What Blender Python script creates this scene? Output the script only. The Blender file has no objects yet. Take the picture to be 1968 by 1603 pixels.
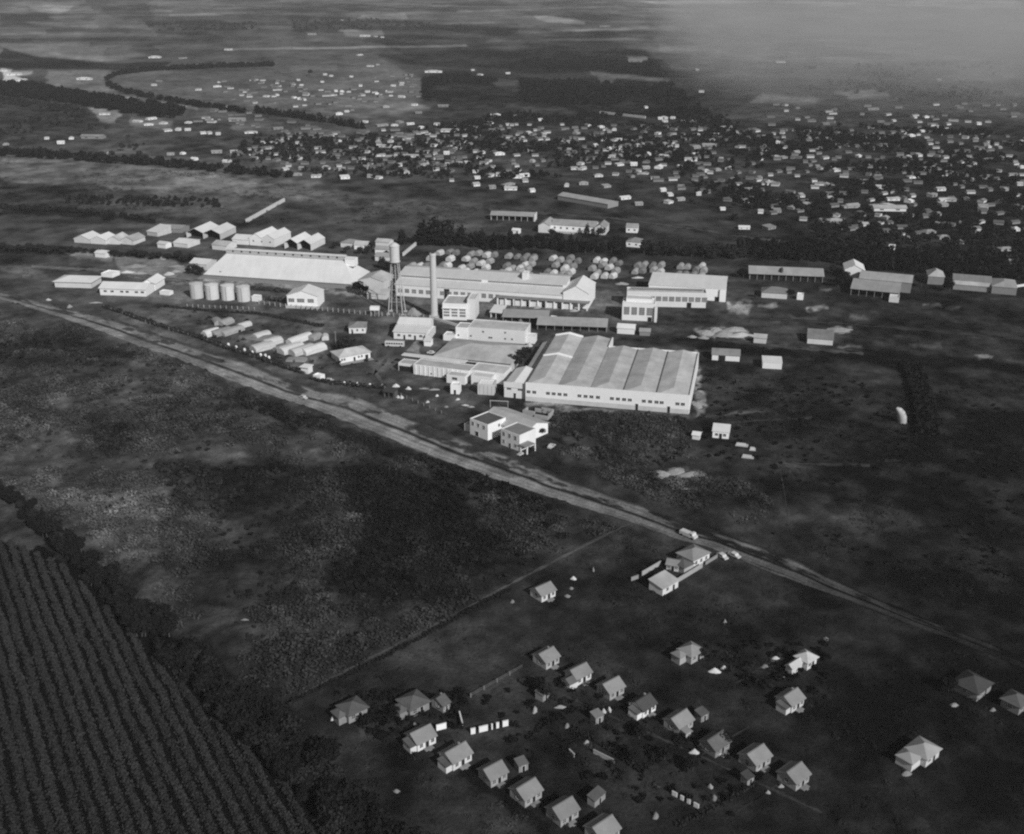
import bpy, math, random
import numpy as np
from mathutils import Vector

R = math.radians
sc = bpy.context.scene
COL = sc.collection

# ------------------------------------------------------------------ camera, light, exposure
FOC, CX, CY, YH, CAM_H = 2100.0, 984.0, 801.5, -70.0, 185.0
TH = math.atan((CY - YH) / FOC)
CT, ST = math.cos(TH), math.sin(TH)
cam = bpy.data.cameras.new("camera")
cam.sensor_fit = 'HORIZONTAL'
cam.sensor_width = 36.0
cam.lens = 36.0 * FOC / 1968.0
cam.clip_start = 1.0
cam.clip_end = 60000.0
cam_ob = bpy.data.objects.new("camera", cam)
cam_ob.location = (0, 0, CAM_H)
cam_ob.rotation_euler = (math.pi / 2 - TH, 0, 0)
COL.objects.link(cam_ob)
sc.camera = cam_ob

SUN_EL = R(32)
SUN_TO = Vector((0.545 * math.cos(SUN_EL), -0.839 * math.cos(SUN_EL), math.sin(SUN_EL))).normalized()
world = bpy.data.worlds.new("World")
sc.world = world
world.use_nodes = True
wt = world.node_tree
wt.nodes.clear()
w_sky = wt.nodes.new("ShaderNodeTexSky")
w_sky.sky_type = 'NISHITA'
w_sky.sun_disc = False
w_sky.sun_elevation = SUN_EL
w_sky.sun_rotation = math.atan2(SUN_TO.x, SUN_TO.y)
w_bw = wt.nodes.new("ShaderNodeRGBToBW")          # black and white film
w_bg = wt.nodes.new("ShaderNodeBackground")
w_bg.inputs["Strength"].default_value = 0.045
w_out = wt.nodes.new("ShaderNodeOutputWorld")
wt.links.new(w_sky.outputs[0], w_bw.inputs[0])
wt.links.new(w_bw.outputs[0], w_bg.inputs["Color"])
wt.links.new(w_bg.outputs[0], w_out.inputs["Surface"])

sun = bpy.data.lights.new("sun", 'SUN')
sun.energy = 3.3
sun.angle = R(0.5)
sun.color = (1, 1, 1)
sun_ob = bpy.data.objects.new("sun", sun)
sun_ob.rotation_mode = 'QUATERNION'
sun_ob.rotation_quaternion = (-SUN_TO).to_track_quat('-Z', 'Y')
sun_ob.location = (0, 0, 400)
COL.objects.link(sun_ob)

vs = sc.view_settings
vs.view_transform = 'Standard'
vs.look = 'None'
vs.exposure = 0.0
vs.gamma = 1.0
vs.use_curve_mapping = False
sc.cycles.max_bounces = 4
sc.cycles.diffuse_bounces = 2
sc.cycles.glossy_bounces = 2
sc.cycles.volume_bounces = 0
sc.cycles.use_denoising = False
sc.cycles.filter_width = 2.2
sc.render.dither_intensity = 1.5
HAZE_D = 7.0e-5


# ------------------------------------------------------------------ where a point of the survey lies on the ground
def G(px, py, z=0.0):
    a = (px - CX) / FOC
    b = (CY - py) / FOC
    dy = CT + b * ST
    dz = -ST + b * CT
    t = (z - CAM_H) / dz
    return (a * t, dy * t, z)


def Garr(px, py):
    a = (px - CX) / FOC
    b = (CY - py) / FOC
    t = -CAM_H / (-ST + b * CT)
    return a * t, (CT + b * ST) * t


def Parr(x, y, z=0.0):
    dz = z - CAM_H
    f = y * CT - dz * ST
    u = y * ST + dz * CT
    return CX + FOC * x / f, CY - FOC * u / f


def ppm(px, py):
    x, y, _ = G(px, py)
    return FOC / (y * CT + CAM_H * ST)


# ------------------------------------------------------------------ numpy noise
def hsh(ix, iy, seed):
    n = (ix.astype(np.int64) * 374761393 + iy.astype(np.int64) * 668265263 + seed * 974634777) & 0x7fffffff
    n = ((n ^ (n >> 13)) * 1274126177) & 0x7fffffff
    n = (n ^ (n >> 16)) & 0xffffff
    return n / float(0xffffff)


def vnoise(x, y, seed=0):
    ix = np.floor(x)
    iy = np.floor(y)
    fx = x - ix
    fy = y - iy
    fx = fx * fx * (3 - 2 * fx)
    fy = fy * fy * (3 - 2 * fy)
    a = hsh(ix, iy, seed)
    b = hsh(ix + 1, iy, seed)
    c = hsh(ix, iy + 1, seed)
    d = hsh(ix + 1, iy + 1, seed)
    return (a * (1 - fx) + b * fx) * (1 - fy) + (c * (1 - fx) + d * fx) * fy


def fbm(x, y, sc_, oct_=4, seed=0, gain=0.5):
    s = 0
    amp = 1.0
    tot = 0
    for o in range(oct_):
        s = s + amp * vnoise(x / sc_ * 2 ** o + 17.3 * o, y / sc_ * 2 ** o - 9.1 * o, seed + o)
        tot += amp
        amp *= gain
    return s / tot


# ------------------------------------------------------------------ land cover: what grows or lies where, lens darkening mixed into the greys
def lin(s):
    return np.power(np.asarray(s, float) / 255.0, 2.2)


def albedo(s, py):
    """reflectance of a surface that shows as grey value s under this sun, seen through the air at row py"""
    d = np.minimum(CAM_H / np.maximum((np.asarray(py, float) - YH), 8.0) * 2400.0, 9000.0)
    tr = np.exp(-HAZE_D * d)
    ins = 0.19 * (1 - tr)
    return np.clip((lin(s) - ins) / (0.63 * tr), 0.008, 0.8)


CTRL = [(0, 0, 95), (300, 0, 95), (700, 0, 92), (1000, 0, 90), (1300, 0, 105), (1650, 0, 112), (1968, 0, 112),  # greys fall off to the lower right: lens vignetting put into the soil colour
        (0, 60, 94), (250, 60, 94), (600, 55, 86), (1000, 55, 90), (1300, 60, 92), (1650, 60, 92), (1968, 60, 92),
        (0, 95, 92), (300, 110, 84), (800, 95, 78), (1100, 100, 66), (1450, 110, 84), (1900, 110, 86),
        (0, 200, 64), (100, 250, 68), (500, 180, 86), (700, 170, 88), (900, 180, 60), (1200, 180, 56), (1450, 190, 66), (1700, 180, 72),
        (1960, 190, 80), (500, 255, 66), (900, 255, 62), (1300, 255, 58), (1700, 255, 62), (1960, 260, 58),
        (100, 330, 84), (500, 340, 84), (800, 350, 66), (1200, 340, 56), (1500, 340, 50), (1800, 340, 46),
        (50, 400, 68), (300, 400, 72), (600, 410, 65), (900, 410, 62), (1300, 400, 58), (1600, 420, 46), (1900, 420, 40),
        (60, 500, 72), (450, 500, 74), (900, 490, 62), (1350, 500, 55), (1600, 500, 44), (1900, 510, 38),
        (60, 600, 68), (400, 600, 82), (800, 600, 80), (1100, 610, 70), (1500, 600, 54), (1900, 600, 44),
        (100, 700, 62), (500, 700, 76), (720, 700, 68), (1400, 710, 54), (1700, 700, 48), (1940, 700, 44),
        (100, 800, 62), (400, 800, 66), (700, 800, 62), (1200, 820, 52), (1500, 800, 52), (1900, 800, 40),
        (100, 900, 72), (300, 900, 72), (600, 900, 56), (900, 900, 52), (1300, 900, 50), (1600, 900, 45), (1900, 900, 36),
        (200, 1000, 64), (600, 1000, 48), (1000, 1000, 50), (1400, 1000, 46), (1900, 1000, 32),
        (50, 1100, 52), (300, 1150, 50), (600, 1150, 46), (1000, 1150, 40), (1300, 1150, 35), (1900, 1150, 26),
        (300, 1350, 40), (600, 1350, 42), (1000, 1350, 38), (1500, 1350, 32), (1900, 1350, 27),
        (100, 1550, 38), (700, 1550, 38), (1000, 1550, 33), (1500, 1550, 30), (1900, 1550, 28)]

def line_poly(pts, w):
    up = [(x, y_ - w / 2) for x, y_ in pts]
    dn = [(x, y_ + w / 2) for x, y_ in reversed(pts)]
    return up + dn


# parcels: outline, grey value, softness of the edge
FIELDS = [
    ([(60, 12), (85, 8), (145, 12), (115, 28), (70, 20)], 122, 3), ([(300, 18), (335, 20), (330, 24), (300, 22)], 120, 2),
    ([(200, 15), (290, 10), (300, 35), (230, 38), (195, 25)], 76, 4), ([(0, 25), (90, 25), (120, 45), (0, 48)], 72, 4),
    ([(50, 42), (200, 44), (200, 56), (140, 55), (60, 48)], 102, 3), ([(280, 40), (500, 30), (520, 60), (300, 62)], 80, 5),
    ([(0, 74), (500, 70), (500, 77), (0, 80)], 76, 2), ([(0, 84), (250, 88), (370, 95), (340, 100), (200, 118), (70, 108), (0, 95)], 106, 3),
    ([(0, 91), (70, 108), (210, 122), (330, 118), (300, 135), (0, 131)], 60, 2), ([(70, 100), (110, 103), (200, 112), (190, 118), (120, 110)], 112, 2),
    ([(250, 95), (480, 90), (520, 110), (480, 122), (300, 112)], 84, 4), ([(440, 93), (900, 86), (905, 90), (700, 93), (440, 97)], 128, 1.5),
    (line_poly([(525, 121), (430, 124), (300, 129), (235, 136), (200, 146), (192, 159), (205, 173), (240, 184), (290, 194), (340, 203), (400, 213), (470, 223)], 4), 116, 2), ([(330, 28), (480, 22), (480, 26), (330, 32)], 110, 2), ([(700, 48), (950, 42), (950, 45), (700, 52)], 104, 2), ([(930, 78), (1230, 72), (1230, 76), (930, 82)], 104, 2), ([(880, 20), (1200, 10), (1200, 14), (880, 24)], 108, 2), ([(1000, 60), (1240, 52), (1240, 56), (1000, 64)], 104, 2), ([(0, 64), (240, 62), (240, 66), (0, 68)], 106, 2),
    ([(0, 132), (30, 133), (22, 142), (40, 150), (58, 160), (50, 165), (0, 168)], 185, 2), ([(22, 136), (60, 136), (66, 142), (40, 146)], 140, 2), ([(185, 212), (210, 210), (232, 222), (215, 232), (196, 226)], 140, 2), ([(245, 224), (330, 232), (325, 252), (260, 244)], 105, 4), ([(420, 222), (480, 225), (560, 240), (540, 258), (450, 250)], 92, 4), ([(95, 135), (210, 136), (205, 160), (240, 185), (260, 197), (180, 182), (100, 168), (90, 150)], 108, 4),
    ([(215, 150), (300, 137), (520, 132), (720, 105), (740, 115), (810, 150), (815, 190), (700, 228), (640, 218), (450, 208), (330, 192), (240, 172)], 94, 4),
    ([(560, 128), (640, 125), (640, 135), (560, 136)], 106, 3), ([(640, 105), (720, 103), (730, 118), (680, 122)], 92, 3),
    ([(640, 185), (800, 200), (830, 208), (760, 218), (640, 205)], 108, 4),
    ([(810, 155), (870, 148), (960, 158), (1005, 166), (1010, 190), (960, 206), (860, 202), (815, 185)], 54, 4),
    ([(720, 105), (900, 96), (1240, 96), (1300, 140), (1000, 138), (800, 125)], 60, 5), ([(930, 150), (1020, 155), (1060, 165), (960, 165)], 80, 4),
    ([(1000, 118), (1250, 116), (1290, 150), (1130, 135), (1020, 130)], 48, 4), ([(1130, 137), (1290, 152), (1280, 158), (1160, 150), (1140, 145)], 92, 2),
    ([(1150, 148), (1180, 150), (1175, 165), (1150, 163)], 84, 3), ([(1200, 108), (1245, 108), (1250, 116), (1205, 118)], 100, 2),
    ([(1000, 150), (1160, 160), (1290, 165), (1370, 220), (1300, 228), (1000, 205)], 52, 5), ([(1000, 205), (1110, 210), (1100, 218), (1000, 216)], 72, 3),
    ([(560, 30), (700, 35), (800, 42), (1000, 55), (980, 68), (800, 62), (560, 60)], 70, 4), ([(655, 56), (735, 58), (738, 68), (700, 75), (660, 70)], 112, 3),
    ([(1025, 30), (1060, 30), (1125, 42), (1120, 46), (1060, 43), (1030, 38)], 114, 2), ([(690, 28), (740, 28), (780, 25), (784, 36), (690, 35)], 112, 2),
    ([(1240, 2), (1500, 0), (1968, 0), (1968, 20), (1760, 12), (1500, 4), (1300, 13)], 125, 2),
    ([(1500, 10), (1760, 27), (1968, 34), (1968, 110), (1900, 116), (1700, 95), (1600, 85), (1480, 70), (1400, 40)], 94, 4),
    ([(1250, 70), (1500, 80), (1700, 95), (1800, 112), (1700, 122), (1400, 112), (1270, 100)], 104, 6), ([(1720, 97), (1900, 112), (1890, 118), (1760, 116)], 118, 2),
    ([(1600, 150), (1700, 140), (1800, 170), (1968, 185), (1968, 202), (1750, 182), (1620, 166)], 74, 5), ([(1605, 175), (1700, 170), (1710, 185), (1640, 192)], 108, 4),
    ([(1460, 180), (1580, 190), (1560, 200), (1440, 196)], 106, 4), ([(1840, 120), (1930, 128), (1960, 150), (1900, 160), (1850, 140)], 100, 3),
    ([(0, 196), (60, 205), (170, 228), (160, 250), (0, 255)], 64, 6), ([(170, 205), (225, 212), (220, 235), (190, 232)], 130, 3),
    ([(160, 240), (300, 250), (460, 268), (470, 285), (200, 262)], 74, 5), ([(380, 205), (520, 235), (640, 255), (600, 262), (480, 245), (370, 225)], 84, 5),
    ([(0, 303), (250, 315), (420, 335), (600, 345), (690, 372), (760, 390), (600, 386), (420, 372), (300, 385), (180, 355), (0, 350)], 96, 4),
    ([(320, 330), (420, 335), (500, 350), (500, 370), (400, 370), (340, 355)], 114, 6), ([(0, 350), (180, 358), (300, 375), (280, 382), (120, 374), (0, 366)], 62, 4),
    ([(0, 396), (160, 405), (300, 420), (300, 430), (160, 416), (0, 411)], 50, 2), ([(0, 418), (280, 440), (300, 458), (140, 450), (0, 452)], 70, 3),
    ([(460, 430), (560, 386), (720, 400), (930, 405), (930, 440), (800, 470), (640, 450), (500, 440)], 66, 4),
    ([(600, 355), (690, 372), (800, 380), (930, 390), (930, 400), (700, 398)], 78, 5),
    ([(0, 472), (200, 480), (390, 497), (380, 508), (180, 496), (0, 484)], 44, 2), ([(0, 486), (140, 490), (130, 510), (0, 506)], 60, 3),
    ([(0, 508), (80, 512), (100, 532), (60, 532), (0, 520)], 90, 2), ([(215, 492), (320, 494), (362, 520), (340, 536), (240, 531)], 106, 4),
    ([(132, 484), (215, 486), (212, 502), (150, 499)], 112, 3), ([(278, 585), (500, 585), (500, 598), (300, 596)], 92, 3),
    ([(330, 538), (560, 560), (560, 572), (490, 582), (350, 572)], 84, 4), ([(391, 530), (678, 549), (740, 562), (745, 577), (680, 567), (391, 541)], 128, 2),
    ([(700, 545), (745, 545), (748, 580), (704, 572)], 110, 3), ([(388, 608), (480, 608), (625, 628), (645, 660), (600, 695), (480, 662), (388, 648)], 94, 4),
    ([(760, 568), (1140, 592), (1140, 602), (900, 600), (760, 585)], 92, 4), ([(790, 655), (804, 655), (806, 684), (790, 684)], 120, 1),
    ([(500, 590), (640, 604), (760, 616), (900, 628), (1040, 640), (1038, 648), (880, 640), (740, 628), (620, 616), (500, 602)], 84, 3), ([(280, 560), (360, 560), (540, 575), (560, 600), (300, 586)], 88, 4), ([(650, 575), (740, 580), (745, 604), (650, 594)], 86, 4), ([(730, 640), (760, 645), (750, 690), (730, 740), (705, 735), (720, 690)], 76, 4), ([(790, 728), (870, 745), (980, 775), (960, 800), (850, 775), (760, 750)], 66, 5),
    ([(1140, 560), (1190, 560), (1192, 588), (1140, 588)], 86, 3), ([(645, 662), (660, 660), (740, 720), (740, 735), (690, 725), (620, 700)], 58, 5),
    ([(1008, 771), (1180, 787), (1325, 797), (1335, 795), (1336, 700), (1333, 676), (1342, 676), (1352, 760), (1358, 798), (1320, 806), (1170, 793), (1008, 782)], 126, 4),
    ([(1335, 632), (1400, 625), (1440, 640), (1435, 652), (1350, 646)], 128, 3), ([(1585, 634), (1610, 626), (1642, 630), (1620, 642), (1590, 640)], 128, 2),
    ([(1612, 660), (1656, 662), (1650, 672), (1615, 669)], 104, 3), ([(1750, 660), (1810, 660), (1810, 668), (1755, 668)], 74, 3), ([(1878, 682), (1910, 684), (1900, 692), (1882, 690)], 118, 2),
    ([(1402, 580), (1440, 578), (1452, 590), (1440, 603), (1400, 598)], 116, 4), ([(1458, 586), (1492, 584), (1495, 592), (1460, 594)], 108, 2),
    ([(1545, 590), (1588, 588), (1590, 595), (1550, 597)], 124, 2), ([(1570, 554), (1592, 558), (1588, 563), (1572, 560)], 106, 2), ([(1772, 582), (1812, 584), (1810, 590), (1775, 588)], 118, 2),
    ([(1818, 588), (1842, 590), (1838, 595), (1818, 593)], 90, 2), ([(1440, 612), (1500, 614), (1495, 622), (1440, 618)], 70, 3), ([(1520, 606), (1570, 610), (1560, 618), (1525, 616)], 74, 3), ([(1635, 605), (1665, 608), (1660, 614), (1640, 612)], 84, 3),
    ([(1340, 654), (1700, 674), (1968, 700), (1968, 716), (1700, 702), (1340, 672)], 36, 4), ([(1375, 648), (1470, 660), (1580, 670), (1650, 676), (1640, 680), (1380, 656)], 72, 3),
    ([(1200, 640), (1340, 645), (1400, 660), (1340, 668), (1180, 655)], 44, 4),
    ([(1240, 905), (1280, 893), (1345, 903), (1352, 925), (1290, 930), (1250, 918)], 84, 4), ([(1283, 925), (1325, 936), (1332, 946), (1292, 938)], 88, 3),
    ([(1488, 870), (1502, 870), (1515, 990), (1498, 1000), (1490, 920)], 54, 3), ([(1430, 872), (1560, 888), (1670, 890), (1672, 898), (1550, 896), (1440, 884)], 54, 3),
    ([(1355, 795), (1500, 783), (1502, 790), (1360, 804)], 70, 3), ([(1480, 755), (1530, 750), (1540, 795), (1560, 800), (1500, 800)], 56, 5), ([(1540, 780), (1575, 770), (1580, 778), (1545, 792)], 64, 3),
    ([(1350, 745), (1480, 752), (1620, 750), (1620, 756), (1480, 760), (1350, 752)], 56, 3), ([(1350, 812), (1420, 806), (1560, 800), (1560, 806), (1420, 814)], 56, 3), ([(1700, 880), (1968, 860), (1968, 868), (1700, 890)], 42, 4), ([(1500, 1000), (1700, 1030), (1968, 1060), (1968, 1068), (1700, 1038)], 40, 4), ([(1660, 930), (1690, 930), (1690, 1000), (1660, 1000)], 42, 4),
    ([(15, 885), (110, 870), (200, 880), (250, 900), (345, 960), (300, 1000), (180, 990), (60, 950)], 82, 8), ([(345, 830), (440, 828), (485, 870), (455, 920), (380, 890)], 80, 8),
    ([(130, 840), (250, 835), (330, 870), (250, 895), (150, 875)], 72, 8), ([(170, 828), (260, 833), (268, 866), (200, 872)], 52, 8), ([(300, 888), (380, 880), (485, 950), (430, 1012), (330, 980)], 54, 12),
    ([(640, 900), (900, 900), (1060, 960), (1100, 1040), (950, 1130), (700, 1180), (620, 1120), (700, 1020)], 36, 16), ([(360, 905), (470, 890), (640, 900), (640, 990), (560, 1010), (420, 1000)], 44, 14), ([(600, 1000), (680, 980), (700, 1040), (600, 1080), (560, 1050)], 60, 8),
    ([(880, 930), (1040, 980), (1100, 1050), (1020, 1070), (920, 1010)], 50, 10), ([(980, 1010), (1080, 1010), (1130, 1060), (1080, 1080)], 56, 8),
    ([(1050, 792), (1200, 790), (1330, 800), (1320, 870), (1260, 920), (1150, 890), (1060, 850)], 54, 8), ([(0, 640), (200, 640), (280, 690), (200, 730), (0, 720)], 52, 8),
    ([(470, 768), (560, 790), (740, 850), (1000, 940), (1240, 1022), (1230, 1038), (960, 962), (700, 874), (540, 818)], 44, 4), ([(560, 800), (700, 860), (860, 920), (1000, 968), (990, 980), (800, 920), (560, 820)], 62, 4),
    ([(545, 1346), (760, 1236), (985, 1114), (1190, 1006), (1200, 1014), (990, 1126), (765, 1248), (550, 1356)], 50, 4), ([(500, 1100), (640, 1140), (640, 1260), (520, 1290), (420, 1190)], 52, 12),
    ([(-400, 1040), (60, 1040), (145, 1097), (246, 1207), (382, 1334), (548, 1505), (720, 1690), (720, 1900), (-400, 1900)], 21, 5), ([(30, 960), (90, 1000), (170, 1080), (290, 1190), (400, 1290), (520, 1400), (640, 1530), (760, 1690), (700, 1690), (548, 1505), (382, 1334), (246, 1207), (145, 1097), (48, 1014)], 22, 6),
    ([(0, 968), (40, 990), (85, 1045), (60, 1060), (0, 1040)], 66, 5), ([(905, 1330), (1000, 1280), (1006, 1288), (912, 1340)], 50, 3), ([(1420, 1240), (1500, 1235), (1510, 1280), (1440, 1300)], 46, 10),
    ([(760, 1250), (900, 1220), (1000, 1260), (900, 1330), (780, 1340)], 48, 10), ([(690, 1390), (720, 1385), (730, 1420), (700, 1420)], 60, 5), ([(900, 1470), (1060, 1590), (1050, 1603), (880, 1490)], 30, 4),
]
ROAD_LO = [(-60, 555), (0, 575), (63, 593), (152, 621), (229, 651), (279, 669), (343, 690), (432, 728), (500, 753), (548, 770), (608, 788), (667, 812), (740, 840),
           (846, 884), (949, 921), (1000, 938), (1100, 970), (1209, 1003), (1300, 1035), (1369, 1055), (1430, 1080), (1471, 1098), (1533, 1119), (1588, 1140), (1677, 1172), (1763, 1206), (1880, 1250), (2060, 1320)]
ROAD_UP = [(-60, 546), (0, 562), (63, 577), (152, 599), (229, 615), (279, 634), (343, 656), (432, 684), (500, 706), (548, 728), (608, 746), (667, 757), (740, 783),
           (846, 828), (949, 866), (1000, 885), (1100, 925), (1209, 966), (1300, 998), (1369, 1018), (1430, 1040), (1471, 1052), (1533, 1080), (1588, 1107), (1677, 1147), (1763, 1184), (1880, 1228), (2060, 1298)]


def poly_sd(px, py, poly):
    """signed distance to an outline, positive inside"""
    n = len(poly)
    d2 = np.full(px.shape, 1e12)
    ins = np.zeros(px.shape, bool)
    for i in range(n):
        x0, y0 = poly[i]
        x1, y1 = poly[(i + 1) % n]
        ex, ey = x1 - x0, y1 - y0
        t = np.clip(((px - x0) * ex + (py - y0) * ey) / (ex * ex + ey * ey + 1e-9), 0, 1)
        d2 = np.minimum(d2, (px - x0 - t * ex) ** 2 + (py - y0 - t * ey) ** 2)
        c = (y0 > py) != (y1 > py)
        with np.errstate(divide='ignore', invalid='ignore'):
            xi = x0 + (py - y0) * ex / (ey if ey != 0 else 1e-9)
        ins ^= c & (px < xi)
    return np.sqrt(d2) * np.where(ins, 1, -1)


def cover(px, py):
    """reflectance of the ground, with the vignetting in its greys"""
    x, y = Garr(px, py)
    den = np.zeros(px.shape)
    num = np.zeros(px.shape)
    for cx, cy, s in CTRL:
        r2 = ((px - cx) / 1.0) ** 2 + ((py - cy) * 1.9) ** 2
        w = 1.0 / (r2 + 900.0) ** 2
        den += w
        num += w * s
    s = num / den
    s = s + np.clip(58 - s, 0, 40) * 0.28
    wx = (fbm(px, py * 2.2, 26, 3, 5) - 0.5)
    wy = (fbm(px, py * 2.2, 26, 3, 15) - 0.5)
    qx = px + wx * 26
    qy = py + wy * 12 * np.clip(py / 500.0, 0.25, 1.6)
    for poly, v, soft in FIELDS:
        xs = [p[0] for p in poly]
        ys = [p[1] for p in poly]
        m = (qx > min(xs) - 20) & (qx < max(xs) + 20) & (qy > min(ys) - 20) & (qy < max(ys) + 20)
        if not m.any():
            continue
        sd = poly_sd(qx[m], qy[m], poly)
        k = np.clip(sd / (2 * soft) + 0.5, 0, 1)
        k = k * k * (3 - 2 * k)
        if v >= 84 and py[m].min() > 470:
            k = k * np.clip(fbm(qx[m], qy[m] * 2.5, 9, 3, 19) * 3.0 - .55, 0, 1)
        s[m] = s[m] * (1 - k) + v * k
    n5 = fbm(x, y, 4.5, 3, 47)
    n6 = fbm(x, y, 34, 3, 57)
    near = np.clip((py - 380) / 250.0, 0, 1)
    s = s * (1 + (n5 - .5) * .55 * near + (n6 - .5) * .3 * near)
    # growth and soil vary from spot to spot
    n1 = fbm(x, y, 70, 4, 31)
    n2 = fbm(x, y, 14, 4, 41)
    far = np.clip((py - 40) / 260.0, 0, 1)
    s = s * (1 + (n1 - 0.5) * 0.55 * (0.45 + 0.55 * far) + (n2 - 0.5) * 0.85 * far)
    ca, sa = math.cos(.35), math.sin(.35)
    u, v = (x * ca + y * sa), (-x * sa + y * ca)
    wob = (fbm(x, y, 300, 3, 81) - .5) * 160
    par = hsh(np.floor((u + wob) / 330.0), np.floor((v - wob) / 520.0), 7)
    par2 = hsh(np.floor((u - wob) / 150.0), np.floor((v + wob) / 210.0), 9)
    s = s * (1 + ((par - .5) * .26 + (par2 - .5) * .2) * np.clip((200 - py) / 120.0, 0, 1))
    n3 = fbm(px, py * 4.0, 34, 4, 51)            # strips of field far off
    s = s * (1 + (n3 - 0.5) * 0.36 * (1 - far))
    return albedo(s, py)


# ------------------------------------------------------------------ materials, all neutral grey
def _nodes(name):
    m = bpy.data.materials.new(name)
    m.use_nodes = True
    nt = m.node_tree
    return m, nt, nt.nodes["Principled BSDF"]


def _math(nt, op, a, b=None):
    n = nt.nodes.new("ShaderNodeMath")
    n.operation = op
    for i, v in enumerate((a, b)):
        if v is None:
            continue
        if isinstance(v, (int, float)):
            n.inputs[i].default_value = v
        else:
            nt.links.new(v, n.inputs[i])
    return n.outputs[0]


def _noise(nt, scale, detail=4.0, rough=0.6, coord='pos', stretch=None):
    n = nt.nodes.new("ShaderNodeTexNoise")
    n.inputs["Scale"].default_value = scale
    n.inputs["Detail"].default_value = detail
    n.inputs["Roughness"].default_value = rough
    if coord == 'pos':
        src = nt.nodes.new("ShaderNodeNewGeometry").outputs["Position"]
    else:
        src = nt.nodes.new("ShaderNodeTexCoord").outputs["Object"]
    if stretch:
        mp = nt.nodes.new("ShaderNodeMapping")
        mp.inputs["Scale"].default_value = stretch
        nt.links.new(src, mp.inputs["Vector"])
        src = mp.outputs[0]
    nt.links.new(src, n.inputs["Vector"])
    return n.outputs[0]


def mat(name, v, var=0.25, scale=0.35, rough=0.85, spec=0.15, stretch=None, fine=0.0, coord='pos', blotch=0.0):
    m, nt, bs = _nodes(name)
    a = _noise(nt, scale, 5, 0.65, coord, stretch)
    f = _math(nt, 'ADD', _math(nt, 'MULTIPLY', _math(nt, 'SUBTRACT', a, 0.5), 2 * var), 1.0)
    if fine:
        b = _noise(nt, scale * 7, 3, 0.6, coord, stretch)
        f = _math(nt, 'MULTIPLY', f, _math(nt, 'ADD', _math(nt, 'MULTIPLY', _math(nt, 'SUBTRACT', b, 0.5), 2 * fine), 1.0))
    if blotch:
        c = _noise(nt, .11, 6, 0.7)
        f = _math(nt, 'MULTIPLY', f, _math(nt, 'ADD', _math(nt, 'MULTIPLY', _math(nt, 'SUBTRACT', c, 0.5), 2 * blotch), 1.0))
    oi = nt.nodes.new("ShaderNodeObjectInfo")
    f = _math(nt, 'MULTIPLY', f, _math(nt, 'ADD', _math(nt, 'MULTIPLY', oi.outputs["Random"], .26), .87))
    nt.links.new(_math(nt, 'MULTIPLY', f, v), bs.inputs["Base Color"])
    bs.inputs["Roughness"].default_value = rough
    bs.inputs["Specular IOR Level"].default_value = spec
    return m


def cover_mat(name, amp=0.55, mul=1.0, bump=0.6):
    m, nt, bs = _nodes(name)
    at = nt.nodes.new("ShaderNodeAttribute")
    at.attribute_name = "cover"
    a = _noise(nt, 0.16, 6, 0.68)
    b = _noise(nt, 0.9, 4, 0.65)
    f = _math(nt, 'ADD', _math(nt, 'MULTIPLY', _math(nt, 'SUBTRACT', a, 0.5), 2 * amp), 1.0)
    g = _math(nt, 'ADD', _math(nt, 'MULTIPLY', _math(nt, 'SUBTRACT', b, 0.5), 2.8 * amp), 1.0)
    v = _math(nt, 'MULTIPLY', _math(nt, 'MULTIPLY', f, g), _math(nt, 'MULTIPLY', at.outputs["Fac"], mul))
    nt.links.new(v, bs.inputs["Base Color"])
    bs.inputs["Roughness"].default_value = 1.0
    bs.inputs["Specular IOR Level"].default_value = 0.0
    if bump:
        bp = nt.nodes.new("ShaderNodeBump")
        bp.inputs["Strength"].default_value = bump
        bp.inputs["Distance"].default_value = 0.5
        nt.links.new(b, bp.inputs["Height"])
        nt.links.new(bp.outputs[0], bs.inputs["Normal"])
    return m


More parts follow.
